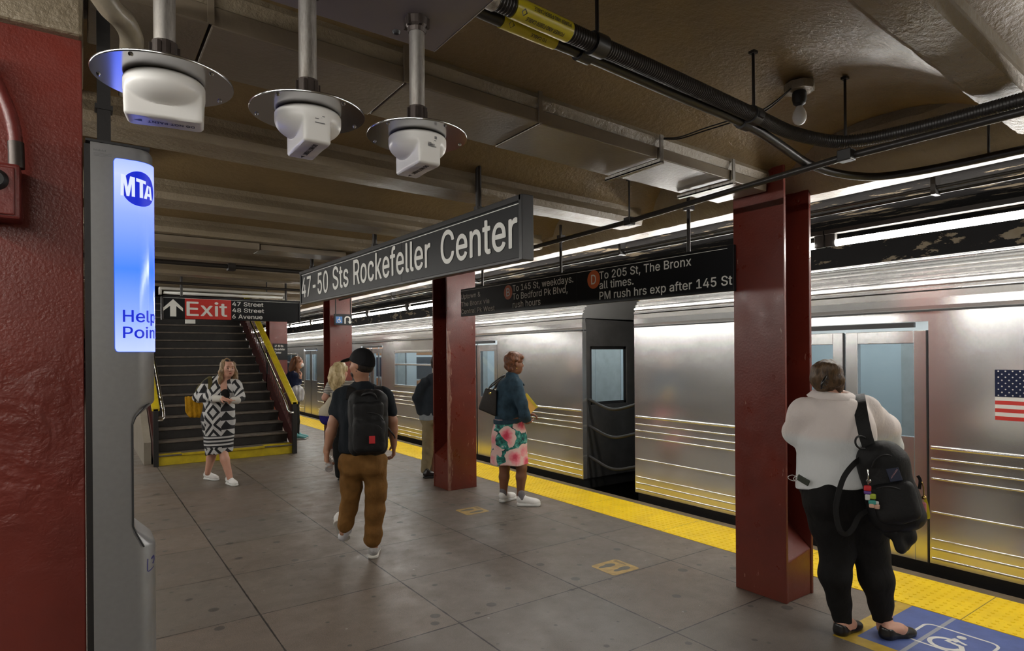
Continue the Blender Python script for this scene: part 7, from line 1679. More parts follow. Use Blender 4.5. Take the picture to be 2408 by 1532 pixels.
def add_head(S, c, fr, s=1.0, ears=True, nose=1.0):
    r, f, u = fr
    A = (r, f, u)
    P = lambda x, y, z: c + s * (x * r + y * f + z * u)
    R = lambda *a: tuple(s * x for x in a)
    S.ell(P(0, -0.012, 0.030), R(0.074, 0.095, 0.090), A, 0.02)
    S.ell(P(0, 0.022, -0.030), R(0.062, 0.070, 0.085), A, 0.03)
    S.ell(P(0, 0.050, -0.092), R(0.036, 0.034, 0.026), A, 0.03)
    for q in (-1, 1):
        S.ell(P(0.040 * q, 0.045, -0.032), R(0.028, 0.034, 0.034), A, 0.025)
        S.ell(P(0.036 * q, 0.010, -0.075), R(0.024, 0.045, 0.028), A, 0.03)
    S.ell(P(0, 0.082, 0.030), R(0.050, 0.014, 0.014), A, 0.02)
    for q in (-1, 1):
        S.ell(P(0.031 * q, 0.098, 0.006), R(0.018, 0.014, 0.012), A, 0.012, 'ell-')
    S.cone(P(0, 0.088, 0.008), P(0, 0.106 * nose, -0.028), 0.0085 * s, 0.0125 * s, 0.010)
    for q in (-1, 1): S.ell(P(0.011 * q, 0.096, -0.032), R(0.009, 0.010, 0.008), A, 0.008)
    S.ell(P(0, 0.089, -0.060), R(0.024, 0.010, 0.0065), A, 0.007)
    S.ell(P(0, 0.087, -0.071), R(0.021, 0.011, 0.0075), A, 0.007)
    if ears:
        for q in (-1, 1): S.ell(P(0.077 * q, -0.006, -0.010), R(0.010, 0.020, 0.031), A, 0.008)

def face_marks(root, c, fr, s=1.0, lips='lips', brow='brow'):
    r, f, u = fr
    P = lambda x, y, z: c + s * (x * r + y * f + z * u)
    for q in (-1, 1):
        e = Soft(0.0022); e.ell(P(0.031 * q, 0.0845, 0.004), (0.0135 * s, 0.006 * s, 0.0055 * s), (r, f, u), 0.002); e.build('eye', 'eye', root)
        b = Soft(0.0025); b.chain([P(0.015 * q, 0.0970, 0.0285), P(0.034 * q, 0.0925, 0.0315), P(0.050 * q, 0.077, 0.024)], [0.0035 * s, 0.0032 * s, 0.002 * s], 0.003); b.build('eyebrow', brow, root)
    m = Soft(0.0025)
    m.ell(P(0, 0.0965, -0.0605), (0.022 * s, 0.0055 * s, 0.0045 * s), (r, f, u), 0.003); m.ell(P(0, 0.0955, -0.0700), (0.019 * s, 0.0055 * s, 0.0055 * s), (r, f, u), 0.003); m.build('lips', lips, root)

def add_hand(S, w, d, n, side, curl=0.5, s=1.0, spread=0.06, thumb=0.7):
    """w wrist, d towards the fingers, n out of the palm (fingers close that way), side = towards the thumb"""
    d = nrm(d); n = nrm(n - d * (n @ d)); side = nrm(V(side) - d * (V(side) @ d) - n * (V(side) @ n))
    S.box(w + d * 0.047 * s, (0.048 * s, 0.040 * s, 0.0145 * s), (d, side, n), 0.013 * s, 0.012)
    S.cone(w - d * 0.02, w + d * 0.02, 0.026 * s, 0.024 * s, 0.015, (n, 0.75))
    for i, (off, L) in enumerate(((0.030, 0.073), (0.0105, 0.082), (-0.010, 0.077), (-0.030, 0.060))):
        p = w + d * (0.088 - 0.006 * (i == 3)) * s + side * off * s
        a = curl * (0.55 + 0.06 * i)
        dirv = nrm(d + side * off * spread * 30 * 0.1)
        for seg, fr in enumerate((0.46, 0.31, 0.23)):
            dd = nrm(dirv * math.cos(a) + n * math.sin(a))
            q = p + dd * L * fr * s
            S.cone(p, q, (0.0095 - 0.0011 * seg) * s, (0.0088 - 0.0012 * seg) * s, 0.004)
            p = q; a += curl * (0.95 if seg == 0 else 0.7)
    p = w + d * 0.022 * s + side * 0.036 * s
    t1 = nrm(d * 0.62 + side * 0.75 * thumb + n * 0.35)
    q = p + t1 * 0.042 * s
    S.cone(w + d * 0.015 * s + side * 0.018 * s, p, 0.014 * s, 0.013 * s, 0.008); S.cone(p, q, 0.0125 * s, 0.0105 * s, 0.006)
    t2 = nrm(d * 0.85 + side * 0.25 * thumb + n * 0.45)
    S.cone(q, q + t2 * 0.030 * s, 0.0105 * s, 0.0085 * s, 0.005)

def shoe(root, heel, d, mat='white_sneaker', sole='sole', L=0.27, up=UP, h=0.085, w=0.046, thick=0.026, vox=0.006):
    """heel = point on the ground under the back of the heel"""
    heel = V(heel); up = nrm(up); d = nrm(V(d) - up * (V(d) @ up)); r = np.cross(d, up)
    A = (r, d, up)
    S = Soft(vox)
    P = lambda x, y, z: heel + x * r + y * d + z * up
    S.cone(P(0, 0.038, thick + h * 0.42), P(0, 0.055, h + 0.006), w * 0.82, w * 0.72, 0.02)
    S.ell(P(0, L * 0.40, thick + 0.022), (w * 0.86, L * 0.36, h * 0.40), A, 0.03)
    S.ell(P(0, L * 0.73, thick + 0.006), (w * 0.98, L * 0.26, h * 0.40), A, 0.03)
    S.cone(P(0, L * 0.27, h * 0.92), P(0, L * 0.52, h * 0.58), w * 0.52, w * 0.55, 0.02)
    S.cut(P(0, 0, thick * 0.65), -up)
    o = S.build('shoe', mat, root)
    K = Soft(vox)
    K.cone(P(0, w * 0.88, thick * .5), P(0, L * 0.45, thick * .5), w * 0.88, w * 0.80, 0.02); K.cone(P(0, L * 0.45, thick * .5), P(0, L - w * 1.02, thick * .5), w * 0.80, w * 1.02, 0.02)
    K.cut(P(0, 0, thick), up, 0.004); K.cut(P(0, 0, 0.001), -up, 0.003)
    K.build('sole', sole, o)
    la = MB()
    for k in range(4):
        y = L * (0.36 + 0.075 * k); z = h * (0.98 - 0.11 * k) + 0.004
        la.tube([P(-w * 0.42, y, z - 0.014), P(0, y + 0.004, z + 0.001), P(w * 0.42, y, z - 0.014)], 0.0032, 6)
    la.build('laces', M[mat], o, smooth='all')
    return o

def person(label, loc):
    return thing('person', label, 'person', (loc[0], loc[1], 0.0), None)
def band(mb, pts, nrmls, w, t=0.004):
    """flat strap along pts, each with the outward normal of the surface it lies on"""
    P = [V(p) for p in pts]
    rings = []
    for i, p in enumerate(P):
        T = nrm(P[min(i + 1, len(P) - 1)] - P[max(i - 1, 0)])
        n_ = V(nrmls[i] if isinstance(nrmls, list) else nrmls); n_ = nrm(n_ - T * (n_ @ T)); sd = np.cross(T, n_)
        rings.append([p + sd * w / 2 + n_ * t, p - sd * w / 2 + n_ * t, p - sd * w / 2 - n_ * t, p + sd * w / 2 - n_ * t])
    return mb.loft(rings)
def away(px, py=836):
    q = _ray(px, py); q = V(q[0], q[1], 0); return nrm(q)
RV = V(CAM_R[0], CAM_R[1], 0.0); RV = nrm(RV)          # image right, level

# ------------------------------------------------------------------ P4: man walking away with backpack
D = 5.14
J = lambda px, py, dd=0.0: at(px, py, D + dd)
F = away(855); R_ = np.cross(F, UP); A3 = (R_, F, UP)
man = person('person seen from behind walking away in rust brown trousers, black cap and backpack', J(855, 1300))
b = Soft(0.0065)
hc = J(850, 857, 0.0)
hd = frame(nrm(F * 0.55 - R_ * 0.85), 0.05)
add_head(b, hc, hd)
b.cone(J(851, 905, 0.0), hc - UP * 0.05, 0.058, 0.054, 0.03)
b.cone(J(810, 935), J(898, 935), 0.045, 0.045, 0.03); b.ell(J(853, 970), (0.155, 0.10, 0.16), A3, 0.05); b.ell(J(853, 1050), (0.155, 0.10, 0.16), A3, 0.05)
el, wl = J(784, 995, -0.02), J(768, 1062, -0.07)
b.chain([J(798, 939), el, el * 0.65 + wl * 0.35, wl], [0.048, 0.043, 0.043, 0.027], 0.02)
add_hand(b, wl, V(0, 0, -1) + 0.05 * F, R_ * 0.9 + F * 0.3, F, 0.95)
er, wr = J(922, 990, 0.02), J(926, 1046, 0.12)
b.chain([J(909, 939), er, er * 0.65 + wr * 0.35, wr], [0.048, 0.043, 0.042, 0.027], 0.02)
add_hand(b, wr, V(0, 0, -1) + 0.3 * F, -R_, F, 0.7)
for hx, kx, ky, ax_, ay, dz in ((826, 820, 1190, 808, 1252, -0.02), (880, 882, 1190, 878, 1298, 0)):
    b.chain([J(hx, 1095), J(kx, ky, 0.0), J(ax_, ay, dz)], [0.080, 0.050, 0.036], 0.03)
b.build('body', 'skin_tan', man)
# tee shirt
t = Soft(0.0075).wobble(0.0035, 34, 3)
t.cone(J(807, 931), J(901, 931), 0.064, 0.064, 0.05, (F, 0.85)); t.cone(J(851, 912), J(812, 926), 0.052, 0.052, 0.05); t.cone(J(851, 912), J(896, 926), 0.052, 0.052, 0.05); t.cone(J(851, 912), J(851, 925), 0.072, 0.09, 0.04)
t.ell(J(852, 968), (0.190, 0.125, 0.19), A3, 0.06); t.cone(J(852, 985), J(853, 1046), 0.185, 0.196, 0.05, (F, 0.66))
t.chain([J(799, 934), J(789, 969, -0.01)], [0.058, 0.056], 0.04); t.chain([J(909, 934), J(919, 969, 0.01)], [0.058, 0.054], 0.04)
t.cut(J(853, 1063), -UP); t.cut(J(790, 975), nrm(J(787, 990) - J(797, 930)), 0.006)if False else None
t.build('tee_shirt', 'tee_navy', man)
u_ = Soft(0.008); u_.cone(J(812, 1052), J(840, 1056), 0.05, 0.05, 0.03, (F, 0.9)); u_.cut(J(812, 1068), -UP); u_.cut(J(812, 1056), UP); u_.build('undershirt_hem', 'white_sneaker', man)
tr_ = Soft(0.0075).wobble(0.0042, 44, 5)
tr_.ell(J(853, 1080), (0.196, 0.130, 0.10), A3, 0.05); tr_.ell(J(832, 1100, -0.05), (0.10, 0.09, 0.10), A3, 0.04); tr_.ell(J(876, 1100, -0.05), (0.10, 0.09, 0.10), A3, 0.04)
tr_.chain([J(826, 1100), J(826, 1150, -0.01), J(820, 1198, 0.0), J(812, 1235, -0.02)], [0.104, 0.084, 0.068, 0.066], 0.03)
tr_.chain([J(881, 1100), J(884, 1152, 0.0), J(881, 1200, 0.01), J(878, 1250, 0.0), J(876, 1268)], [0.104, 0.086, 0.080, 0.068, 0.072], 0.03)
tr_.cone(J(901, 1140), J(900, 1175), 0.03, 0.03, 0.02)
tr_.cut(J(853, 1060), UP); tr_.cut(J(876, 1287), -UP)
tr_.build('trousers', 'canvas_brown', man)
cp_ = Soft(0.006)
r0, f0, u0 = hd
cp_.ell(hc + u0 * 0.038 - f0 * 0.010, (0.090, 0.108, 0.100), hd, 0.02); cp_.ell(hc - f0 * 0.030 + u0 * 0.0, (0.087, 0.088, 0.085), hd, 0.02); cp_.cut(hc + u0 * 0.004, -nrm(u0 - f0 * 0.36), 0.008)
cp_.ell(hc + u0 * 0.045 + f0 * 0.125, (0.070, 0.070, 0.010), (r0, nrm(f0 - 0.25 * u0), nrm(u0 + 0.25 * f0)), 0.012)
cp_.build('cap', 'cap', man)
hr = Soft(0.006); hr.ell(hc - f0 * 0.028 + u0 * 0.000, (0.084, 0.086, 0.090), hd, 0.02); hr.cut(hc - u0 * 0.062, -nrm(u0 - f0 * 0.2)); hr.cut(hc + f0 * 0.025, f0); hr.build('hair', 'hair_black', man)
bd = Soft(0.006); bd.ell(hc + f0 * 0.040 - u0 * 0.075, (0.061, 0.060, 0.050), hd, 0.02); bd.ell(hc + f0 * 0.01 - u0 * 0.055, (0.070, 0.045, 0.035), hd, 0.02); bd.cut(hc - u0 * 0.048 , nrm(u0 - f0 * 0.2)); bd.build('beard', 'hair_black', man)
face_marks(man, hc, hd, 1.0, 'lips', 'brow_dark')
g = on_z(877, 1316); shoe(man, g + F * 0.0, nrm(F + 0.1 * R_), 'silver_sneaker', 'sole', L=0.29, h=0.10, w=0.049)
shoe(man, J(792, 1226, -0.02), nrm(F * 0.55 - UP * 0.85 + 0.28 * R_), 'white_sneaker', 'sole', L=0.27, h=0.10, w=0.046, up=nrm(F * 0.85 + UP * 0.55))
sk = Soft(0.007); sk.cone(J(816, 1246, -0.02), J(806, 1262, 0.0), 0.042, 0.04, 0.02); sk.build('sock', 'sock_white', man)
# his backpack, straps and bottle
bpk = thing('backpack', 'black backpack with red tag worn by the man in rust brown trousers', 'backpack', J(866, 995, -0.2))
S = Soft(0.0075).wobble(0.004, 38, 8)
S.box(J(866, 996, -0.215), (0.155, 0.085, 0.255), A3, 0.07, 0.03); S.ell(J(866, 945, -0.21), (0.13, 0.08, 0.10), A3, 0.04)
S.build('main_compartment', 'nylon', bpk)
S = Soft(0.0075).wobble(0.004, 40, 9); S.box(J(868, 1026, -0.31), (0.125, 0.050, 0.135), A3, 0.045, 0.02); S.box(J(867, 968, -0.295), (0.115, 0.035, 0.075), A3, 0.03, 0.03); S.build('front_pocket', 'nylon', bpk)
for q, x0 in ((-1, 826), (1, 890)):
    mb = MB(); band(mb, smooth_path([J(x0 + q * 4, 940, -0.155), J(x0 + q * 1, 920, -0.10), J(x0 - q * 2, 909, -0.02), J(x0 - q * 3, 918, 0.10), J(x0 - q * 1, 960, 0.135)], 5), [V(0, 0, 1) * 0.3 - F * (1 - i / 12) + UP * 0.6 for i in range(21)], 0.062, 0.006); mb.build('shoulder_strap', M['nylon_shiny'], bpk, smooth=True)
mb = MB(); mb.tube(smooth_path([J(848, 940, -0.27), J(854, 929, -0.30), J(868, 925, -0.31), J(880, 929, -0.30), J(886, 940, -0.27)], 6), 0.010, 8); mb.build('grab_handle', M['nylon_shiny'], bpk, smooth='all')
mb = MB(); mb.obox(J(875, 1035, -0.366), R_ * 0.023, F * 0.005, UP * 0.030); mb.build('red_tag', M['charm_red'], bpk, bevel=0.003)
mb = MB()
for pts in ([(833, 984), (848, 975), (868, 971), (890, 976), (902, 990)], [(838, 1010), (850, 1002), (868, 999), (888, 1002), (898, 1010)]):
    mb.tube(smooth_path([J(x, y, -0.332 if y < 1000 else -0.362) for x, y in pts], 5), 0.004, 6)
mb.build('zip', M['nylon_shiny'], bpk, smooth='all')
mb = MB(); mb.box(J(838, 1030, -0.366) - V(.012, .004, .012), J(838, 1030, -0.366) + V(.012, .004, .012)); mb.build('round_patch', M['silver_sneaker'], bpk, bevel=0.004)
mb = MB(); mb.tube(smooth_path([J(908, 1000, -0.20), J(918, 1014, -0.19), J(927, 1026, -0.18), J(929, 1032, -0.18)], 5), 0.006, 6); mb.build('hanging_strap', M['nylon_shiny'], bpk, smooth='all')
wb = thing('water_bottle', 'clear plastic water bottle held in the left hand of the man with backpack', 'bottle', J(771, 1088, -0.05))
o = J(769, 1092, -0.06)
MB().lathe([(0.0, -0.085), (0.028, -0.085), (0.032, -0.078), (0.032, -0.03), (0.030, -0.025), (0.032, -0.02), (0.032, 0.04), (0.014, 0.08), (0.013, 0.10), (0.0, 0.10)], o + R_ * 0.020, nrm(F * 0.9 + UP * 0.35), 20).build('bottle_body', M['bottle'], wb, smooth=True)
MB().cyl(o + R_ * 0.020 + nrm(F * 0.9 + UP * 0.35) * 0.098, o + R_ * 0.020 + nrm(F * 0.9 + UP * 0.35) * 0.115, 0.0145, 14).build('bottle_cap', M['charm_white'], wb)

# ------------------------------------------------------------------ P7: woman in white blouse by the front column
D = 3.69
F = nrm(away(1985) * 1.0 + RV * 0.12); R_ = np.cross(F, UP); A3 = (R_, F, UP)
wo = person('person in white blouse and black leggings with back turned beside the front red column', J(1985, 1495))
b = Soft(0.006)
hc = J(1947, 895, 0.02); hd = frame(nrm(F * 0.9 + R_ * 0.28), 0.18)
add_head(b, hc, hd, 0.98)
b.cone(J(1957, 940, 0.0), hc - UP * 0.04, 0.062, 0.056, 0.03); b.cone(J(1895, 968), J(2025, 962), 0.05, 0.05, 0.04)
b.ell(J(1957, 1010), (0.19, 0.13, 0.17), A3, 0.05); b.ell(J(1967, 1110), (0.19, 0.14, 0.14), A3, 0.05)
b.chain([J(1882, 975), J(1866, 1022, 0.12), J(1908, 1040, 0.34)], [0.055, 0.05, 0.028], 0.02); b.chain([J(2042, 975), J(2090, 1045, 0.08), J(2010, 1052, 0.40)], [0.06, 0.05, 0.028], 0.02)
add_hand(b, J(1908, 1040, 0.34), nrm(R_ * 0.8 + F * 0.3), UP, F, 0.8); add_hand(b, J(2010, 1052, 0.40), nrm(-R_ * 0.8 + F * 0.3), UP, F, 0.8)
LEGL = ([J(1946, 1190), J(1970, 1298), J(1963, 1352, -0.02), J(1978, 1440), J(1981, 1475, 0.0)], [0.11, 0.085, 0.078, 0.044, 0.040])
LEGR = ([J(2036, 1190), J(2047, 1297), J(2061, 1362, -0.02), J(2076, 1440), J(2080, 1478, 0.0)], [0.115, 0.088, 0.082, 0.046, 0.042])
b.chain(*LEGL, k=0.03); b.chain(*LEGR, k=0.03)
hl, hr_ = on_z(1968, 1497), on_z(2072, 1504)
dl, dr = nrm(RV * 0.75 + away(1985) * 0.75), nrm(RV * 0.98 + away(1985) * 0.30)
for h_, d_ in ((hl, dl), (hr_, dr)):
    b.cone(h_ + d_ * 0.045 + UP * 0.050, h_ + d_ * 0.13 + UP * 0.040, 0.034, 0.034, 0.03); b.cone(h_ + d_ * 0.13 + UP * 0.04, h_ + d_ * 0.20 + UP * 0.024, 0.034, 0.02, 0.03)
b.build('body', 'skin_fair', wo)
t = Soft(0.0065).wobble(0.0042, 24, 12)
t.cone(J(1895, 966), J(2030, 960), 0.075, 0.078, 0.06, (F, 0.95)); t.cone(J(1957, 962), J(1958, 968), 0.066, 0.10, 0.05, (F, 0.9))
t.ell(J(1957, 1010), (0.218, 0.160, 0.18), A3, 0.07); t.ell(J(1958, 985, -0.05), (0.19, 0.10, 0.13), A3, 0.06); t.cone(J(1962, 1040), J(1970, 1112), 0.212, 0.218, 0.06, (F, 0.76)); t.cone(J(1970, 1112), J(1964, 1146), 0.218, 0.224, 0.04, (F, 0.76))
t.chain([J(1884, 972), J(1869, 1018, 0.10), J(1884, 1034, 0.22)], [0.074, 0.064, 0.058], 0.035); t.chain([J(1884, 1034, 0.22), J(1906, 1040, 0.32)], [0.058, 0.036], 0.02)
t.chain([J(2040, 968), J(2078, 1008, 0.04), J(2094, 1050, 0.10)], [0.080, 0.078, 0.066], 0.035); t.chain([J(2094, 1050, 0.10), J(2018, 1052, 0.37)], [0.062, 0.036], 0.02)
t.cut(J(1962, 1143), nrm(-UP + R_ * 0.14), 0.006)
t.build('blouse', 'blouse', wo)
cm_ = MB(); rings = []
for q_ in range(6):
    f_ = q_ / 5
    prof = ((0.076, 0.034), (0.086, 0.044), (0.104, 0.034), (0.136, 0.004), (0.128, -0.004), (0.080, 0.012))[q_]
    rings.append([J(1958, 936) + R_ * (prof[0] * 1.06 * math.cos(2 * math.pi * k / 40)) + F * (prof[0] * 0.95 * math.sin(2 * math.pi * k / 40) + 0.004) + UP * (prof[1] - 0.010 * math.cos(2 * math.pi * k / 40) + 0.006 * math.sin(2 * math.pi * k / 40)) for k in range(40)])
rings.append(rings[0])
cm_.loft(rings, cap=False).build('collar', M['blouse'], wo, smooth='all')
lg = Soft(0.0065).wobble(0.0025, 40, 4)
lg.ell(J(1968, 1150), (0.215, 0.155, 0.12), A3, 0.06); lg.ell(J(1952, 1175, -0.05), (0.12, 0.12, 0.13), A3, 0.06); lg.ell(J(2018, 1178, -0.05), (0.13, 0.12, 0.13), A3, 0.06)
lg.chain([J(1948, 1185), J(1955, 1235), J(1969, 1298), J(1963, 1352, -0.02), J(1974, 1415), J(1980, 1462)], [0.145, 0.122, 0.096, 0.089, 0.062, 0.050], 0.03)
lg.chain([J(2030, 1185), J(2036, 1235), J(2047, 1297), J(2061, 1362, -0.02), J(2071, 1420), J(2077, 1464)], [0.150, 0.128, 0.099, 0.092, 0.064, 0.052], 0.03)
lg.cut(J(1980, 1462), -UP, 0.004); lg.cut(J(1962, 1122), UP)
lg.build('leggings', 'leggings', wo)
hh = Soft(0.0055).wobble(0.004, 60, 2)
r0, f0, u0 = hd
hh.ell(hc + u0 * 0.026 - f0 * 0.022, (0.087, 0.100, 0.100), hd, 0.02); hh.ell(hc - u0 * 0.022 - f0 * 0.045, (0.070, 0.060, 0.058), hd, 0.03)
hh.cut(hc + f0 * 0.060 + u0 * 0.02, nrm(f0 * 1.0 - u0 * 0.35), 0.01)
hh.ell(J(1966, 886, -0.075), (0.040, 0.036, 0.068), (nrm(R_ + UP * 0.45), F, nrm(UP - R_ * 0.45)), 0.015); hh.ell(J(1954, 868, -0.075), (0.050, 0.035, 0.040), A3, 0.02); hh.ell(J(1974, 908, -0.05), (0.028, 0.030, 0.040), A3, 0.02)
hh.build('hair', 'hair_brown', wo)
wsp = MB()
for pts in ([(1976, 878), (1983, 880), (1989, 883)], [(1978, 900), (1984, 904), (1985, 910)], [(1974, 915), (1980, 918), (1982, 924)], [(1978, 884), (1986, 890), (1987, 898)]):
    wsp.tube(smooth_path([J(x, y, -0.05) for x, y in pts], 5), [0.004 - 0.0003 * i for i in range(11)], 6)
wsp.build('loose_strands', M['hair_brown'], wo, smooth='all')
cl = MB()
cl.tube(smooth_path([J(1931, 916, -0.108), J(1933, 905, -0.120), J(1938, 894, -0.122), J(1944, 884, -0.112)], 5), [0.004 + 0.005 * math.sin(math.pi * i / 15) for i in range(16)], 8)
for k in range(4):
    a_ = J(1932 + 3 * k, 912 - 7 * k, -0.118)
    cl.tube([a_, a_ + R_ * 0.012 - UP * 0.002, a_ + R_ * 0.020 + F * 0.008 - UP * 0.006], [0.004, 0.003, 0.0015], 6)
cl.build('hair_clip', M['black_leather'], wo, smooth='all')
for h_, d_ in ((hl, dl), (hr_, dr)):
    up_ = UP; r_ = np.cross(d_, UP); P = lambda x, y, z: h_ + x * r_ + y * d_ + z * UP
    S = Soft(0.005)
    S.cone(P(0, 0.036, 0.030), P(0, 0.036, 0.052), 0.040, 0.036, 0.02); S.cone(P(0, 0.05, 0.025), P(0, 0.14, 0.02), 0.036, 0.040, 0.03); S.ell(P(0, 0.185, 0.020), (0.042, 0.058, 0.030), (r_, d_, UP), 0.03)
    S.cut(P(0, 0, 0.001), -UP, 0.003)
    S.ell(P(0, 0.105, 0.070), (0.034, 0.072, 0.042), (r_, d_, UP), 0.01, 'ell-'); S.ell(P(0, 0.042, 0.085), (0.032, 0.030, 0.042), (r_, d_, UP), 0.01, 'ell-')
    S.build('flat_shoe', 'black_leather', wo)
# her backpack on one shoulder
bk = thing('backpack', 'black backpack with colourful key charms slung from the shoulder of the woman in white', 'backpack', J(2095, 1150, -0.3))
th_ = math.radians(17)
ux = nrm(R_ * math.cos(th_) + UP * math.sin(th_) * 0.9); uz = nrm(UP * math.cos(th_) - R_ * math.sin(th_)); A4 = (ux, F, uz)
S = Soft(0.007).wobble(0.006, 30, 21)
S.box(J(2092, 1150, -0.275), (0.130, 0.085, 0.225), A4, 0.075, 0.03); S.ell(J(2062, 1070, -0.25), (0.095, 0.07, 0.07), A4, 0.04); S.ell(J(2103, 1212, -0.27), (0.122, 0.085, 0.085), A4, 0.04); S.ell(J(2142, 1150, -0.27), (0.040, 0.07, 0.10), A4, 0.03)
S.build('main_compartment', 'nylon', bk)
S = Soft(0.007).wobble(0.005, 34, 22); S.box(J(2104, 1182, -0.365), (0.110, 0.036, 0.105), A4, 0.035, 0.02); S.ell(J(2112, 1205, -0.375), (0.10, 0.035, 0.06), A4, 0.02); S.build('front_pocket', 'nylon', bk)
mb = MB(); band(mb, smooth_path([J(2014, 956, 0.12), J(2016, 934, 0.04), J(2018, 931, -0.05), J(2021, 948, -0.145), J(2028, 990, -0.215), J(2037, 1030, -0.240), J(2048, 1062, -0.250)], 6), [UP * max(0, 1 - i / 20) - F * min(1, i / 16 + 0.02) for i in range(37)], 0.068, 0.006); mb.build('shoulder_strap', M['nylon'], bk, smooth=True)
mb = MB(); band(mb, smooth_path([J(2034, 1072, -0.22), J(2008, 1092, -0.25), J(1985, 1122, -0.26), J(1972, 1160, -0.26), J(1966, 1195, -0.255), J(1969, 1228, -0.255), J(1978, 1252, -0.26), J(1992, 1256, -0.26), J(2006, 1242, -0.26), J(2020, 1215, -0.25), J(2040, 1200, -0.24)], 6), -F + R_ * 0.3, 0.028, 0.003); mb.build('loose_strap', M['nylon'], bk, smooth=True)
mb = MB(); mb.tube(smooth_path([J(2034, 1056, -0.27), J(2020, 1054, -0.30), J(2012, 1044, -0.31), J(2013, 1032, -0.31), J(2022, 1026, -0.30), J(2034, 1030, -0.26)], 6), 0.0055, 8); mb.build('grab_loop', M['nylon_shiny'], bk, smooth='all')
mb = MB(); mb.tube(smooth_path([J(2050, 1100, -0.325), J(2060, 1080, -0.335), J(2085, 1070, -0.345), J(2112, 1085, -0.355), J(2132, 1110, -0.355)], 6), 0.004, 6); mb.tube(smooth_path([J(2060, 1150, -0.385), J(2085, 1145, -0.405), J(2112, 1150, -0.41), J(2140, 1162, -0.395)], 6), 0.004, 6); mb.build('zip', M['nylon_shiny'], bk, smooth='all')
pc = J(2103, 1117, -0.372)
mb = MB(); mb.obox(pc, ux * 0.030, F * 0.004, uz * 0.036); po = mb.build('patch', M['navy_patch'], bk, bevel=0.003)
mb = MB()
for k in range(7):
    a = pc - F * 0.0052 - ux * 0.019 + ux * 0.0063 * k + uz * (-0.018 + 0.006 * k)
    mb.tube([a, a + uz * 0.011 + ux * 0.002, a + uz * 0.004 + ux * 0.005], 0.0011, 5)
mb.build('stitched_lettering', M['pink_thread'], po)
mb = MB(); band(mb, smooth_path([J(2158, 1120, -0.26), J(2164, 1130, -0.27), J(2162, 1150, -0.27)], 4), R_, 0.04, 0.008); mb.build('side_tab', M['nylon'], bk, smooth=True)
kc = thing('key_charm', 'cluster of colourful little charms hanging on the black backpack', 'keychain', J(2045, 1140, -0.36))
mb = MB(); mb.tube(smooth_path([J(2040, 1104, -0.35), J(2042, 1116, -0.36), J(2041, 1128, -0.362), J(2042, 1140, -0.365)], 5), 0.004, 6); mb.lathe([(0.010, -0.002), (0.013, 0.0), (0.010, 0.002), (0.008, 0.0), (0.010, -0.002)], J(2043, 1132, -0.366), F, 16); mb.build('chain', M['chrome'], kc, smooth='all')
for (px, py, dd, w, h, m) in ((2040, 1149, -.366, .018, .015, 'charm_red'), (2040, 1159, -.366, .018, .009, 'charm_purple'), (2040, 1170, -.366, .012, .016, 'charm_white'), (2052, 1168, -.372, .016, .015, 'charm_green'), (2051, 1182, -.372, .018, .012, 'charm_teal'), (2050, 1190, -.373, .013, .012, 'charm_skin'), (2062, 1192, -.376, .014, .013, 'charm_skin'), (2061, 1183, -.376, .012, .009, 'charm_white')):
    S = Soft(0.003); S.box(J(px, py, dd), (w, 0.010, h), A3, 0.007, 0.003); S.build('charm', m, kc)
kt = thing('key_tassel', 'pink tassel and yellow strap hanging from the side of the black backpack', 'keychain', J(2171, 1180, -0.32))
mb = MB(); mb.tube(smooth_path([J(2167, 1134, -0.32), J(2171, 1144, -0.32), J(2172, 1156, -0.32), J(2173, 1172, -0.32)], 5), 0.0035, 6); mb.build('chain', M['gold'], kt, smooth='all')
S = Soft(0.003); S.box(J(2171, 1204, -0.32), (0.015, 0.010, 0.052), A3, 0.008, 0.003); S.build('tassel', 'pink', kt)
mb = MB(); band(mb, smooth_path([J(2175, 1172, -0.32), J(2180, 1190, -0.32), J(2184, 1215, -0.32), J(2181, 1217, -0.32), J(2177, 1195, -0.32)], 5), -F, 0.014, 0.002); mb.build('yellow_strap', M['yellow_strap'], kt, smooth=True)
S = Soft(0.003); S.ell(J(2173, 1171, -0.32), (0.012, 0.010, 0.012), A3, 0.003); S.build('ring_ball', 'gold', kt)
jk = thing('jacket', 'black jacket tied under the black backpack of the woman in white', 'jacket', J(2118, 1265, -0.3))
S = Soft(0.007).wobble(0.007, 36, 30); S.cone(J(2100, 1245, -0.27), J(2128, 1262, -0.28), 0.055, 0.05, 0.03); S.cone(J(2130, 1240, -0.28), J(2126, 1282, -0.29), 0.040, 0.036, 0.02); S.cone(J(2108, 1255, -0.30), J(2118, 1290, -0.31), 0.030, 0.026, 0.02); S.build('tied_sleeve', 'nylon', jk)
ph = thing('phone', 'dark olive phone tucked in the waistband of the woman in white', 'phone', J(1886, 1132, -0.04))
MB().obox(J(1889, 1130, -0.055), nrm(R_ - UP * 0.55) * 0.036, F * 0.006, nrm(UP + R_ * 0.35) * 0.018).build('phone_case', M['phone_green'], ph, bevel=0.005)
MB().tube(smooth_path([J(1874, 1124, -0.055), J(1864, 1118, -0.06), J(1853, 1122, -0.06), J(1858, 1129, -0.06), J(1872, 1131, -0.06), J(1874, 1118, -0.06), J(1866, 1126, -0.06), J(1870, 1132, -0.06)], 6), 0.0022, 6).build('earphone_wire', M['white_wire'], ph, smooth='all')

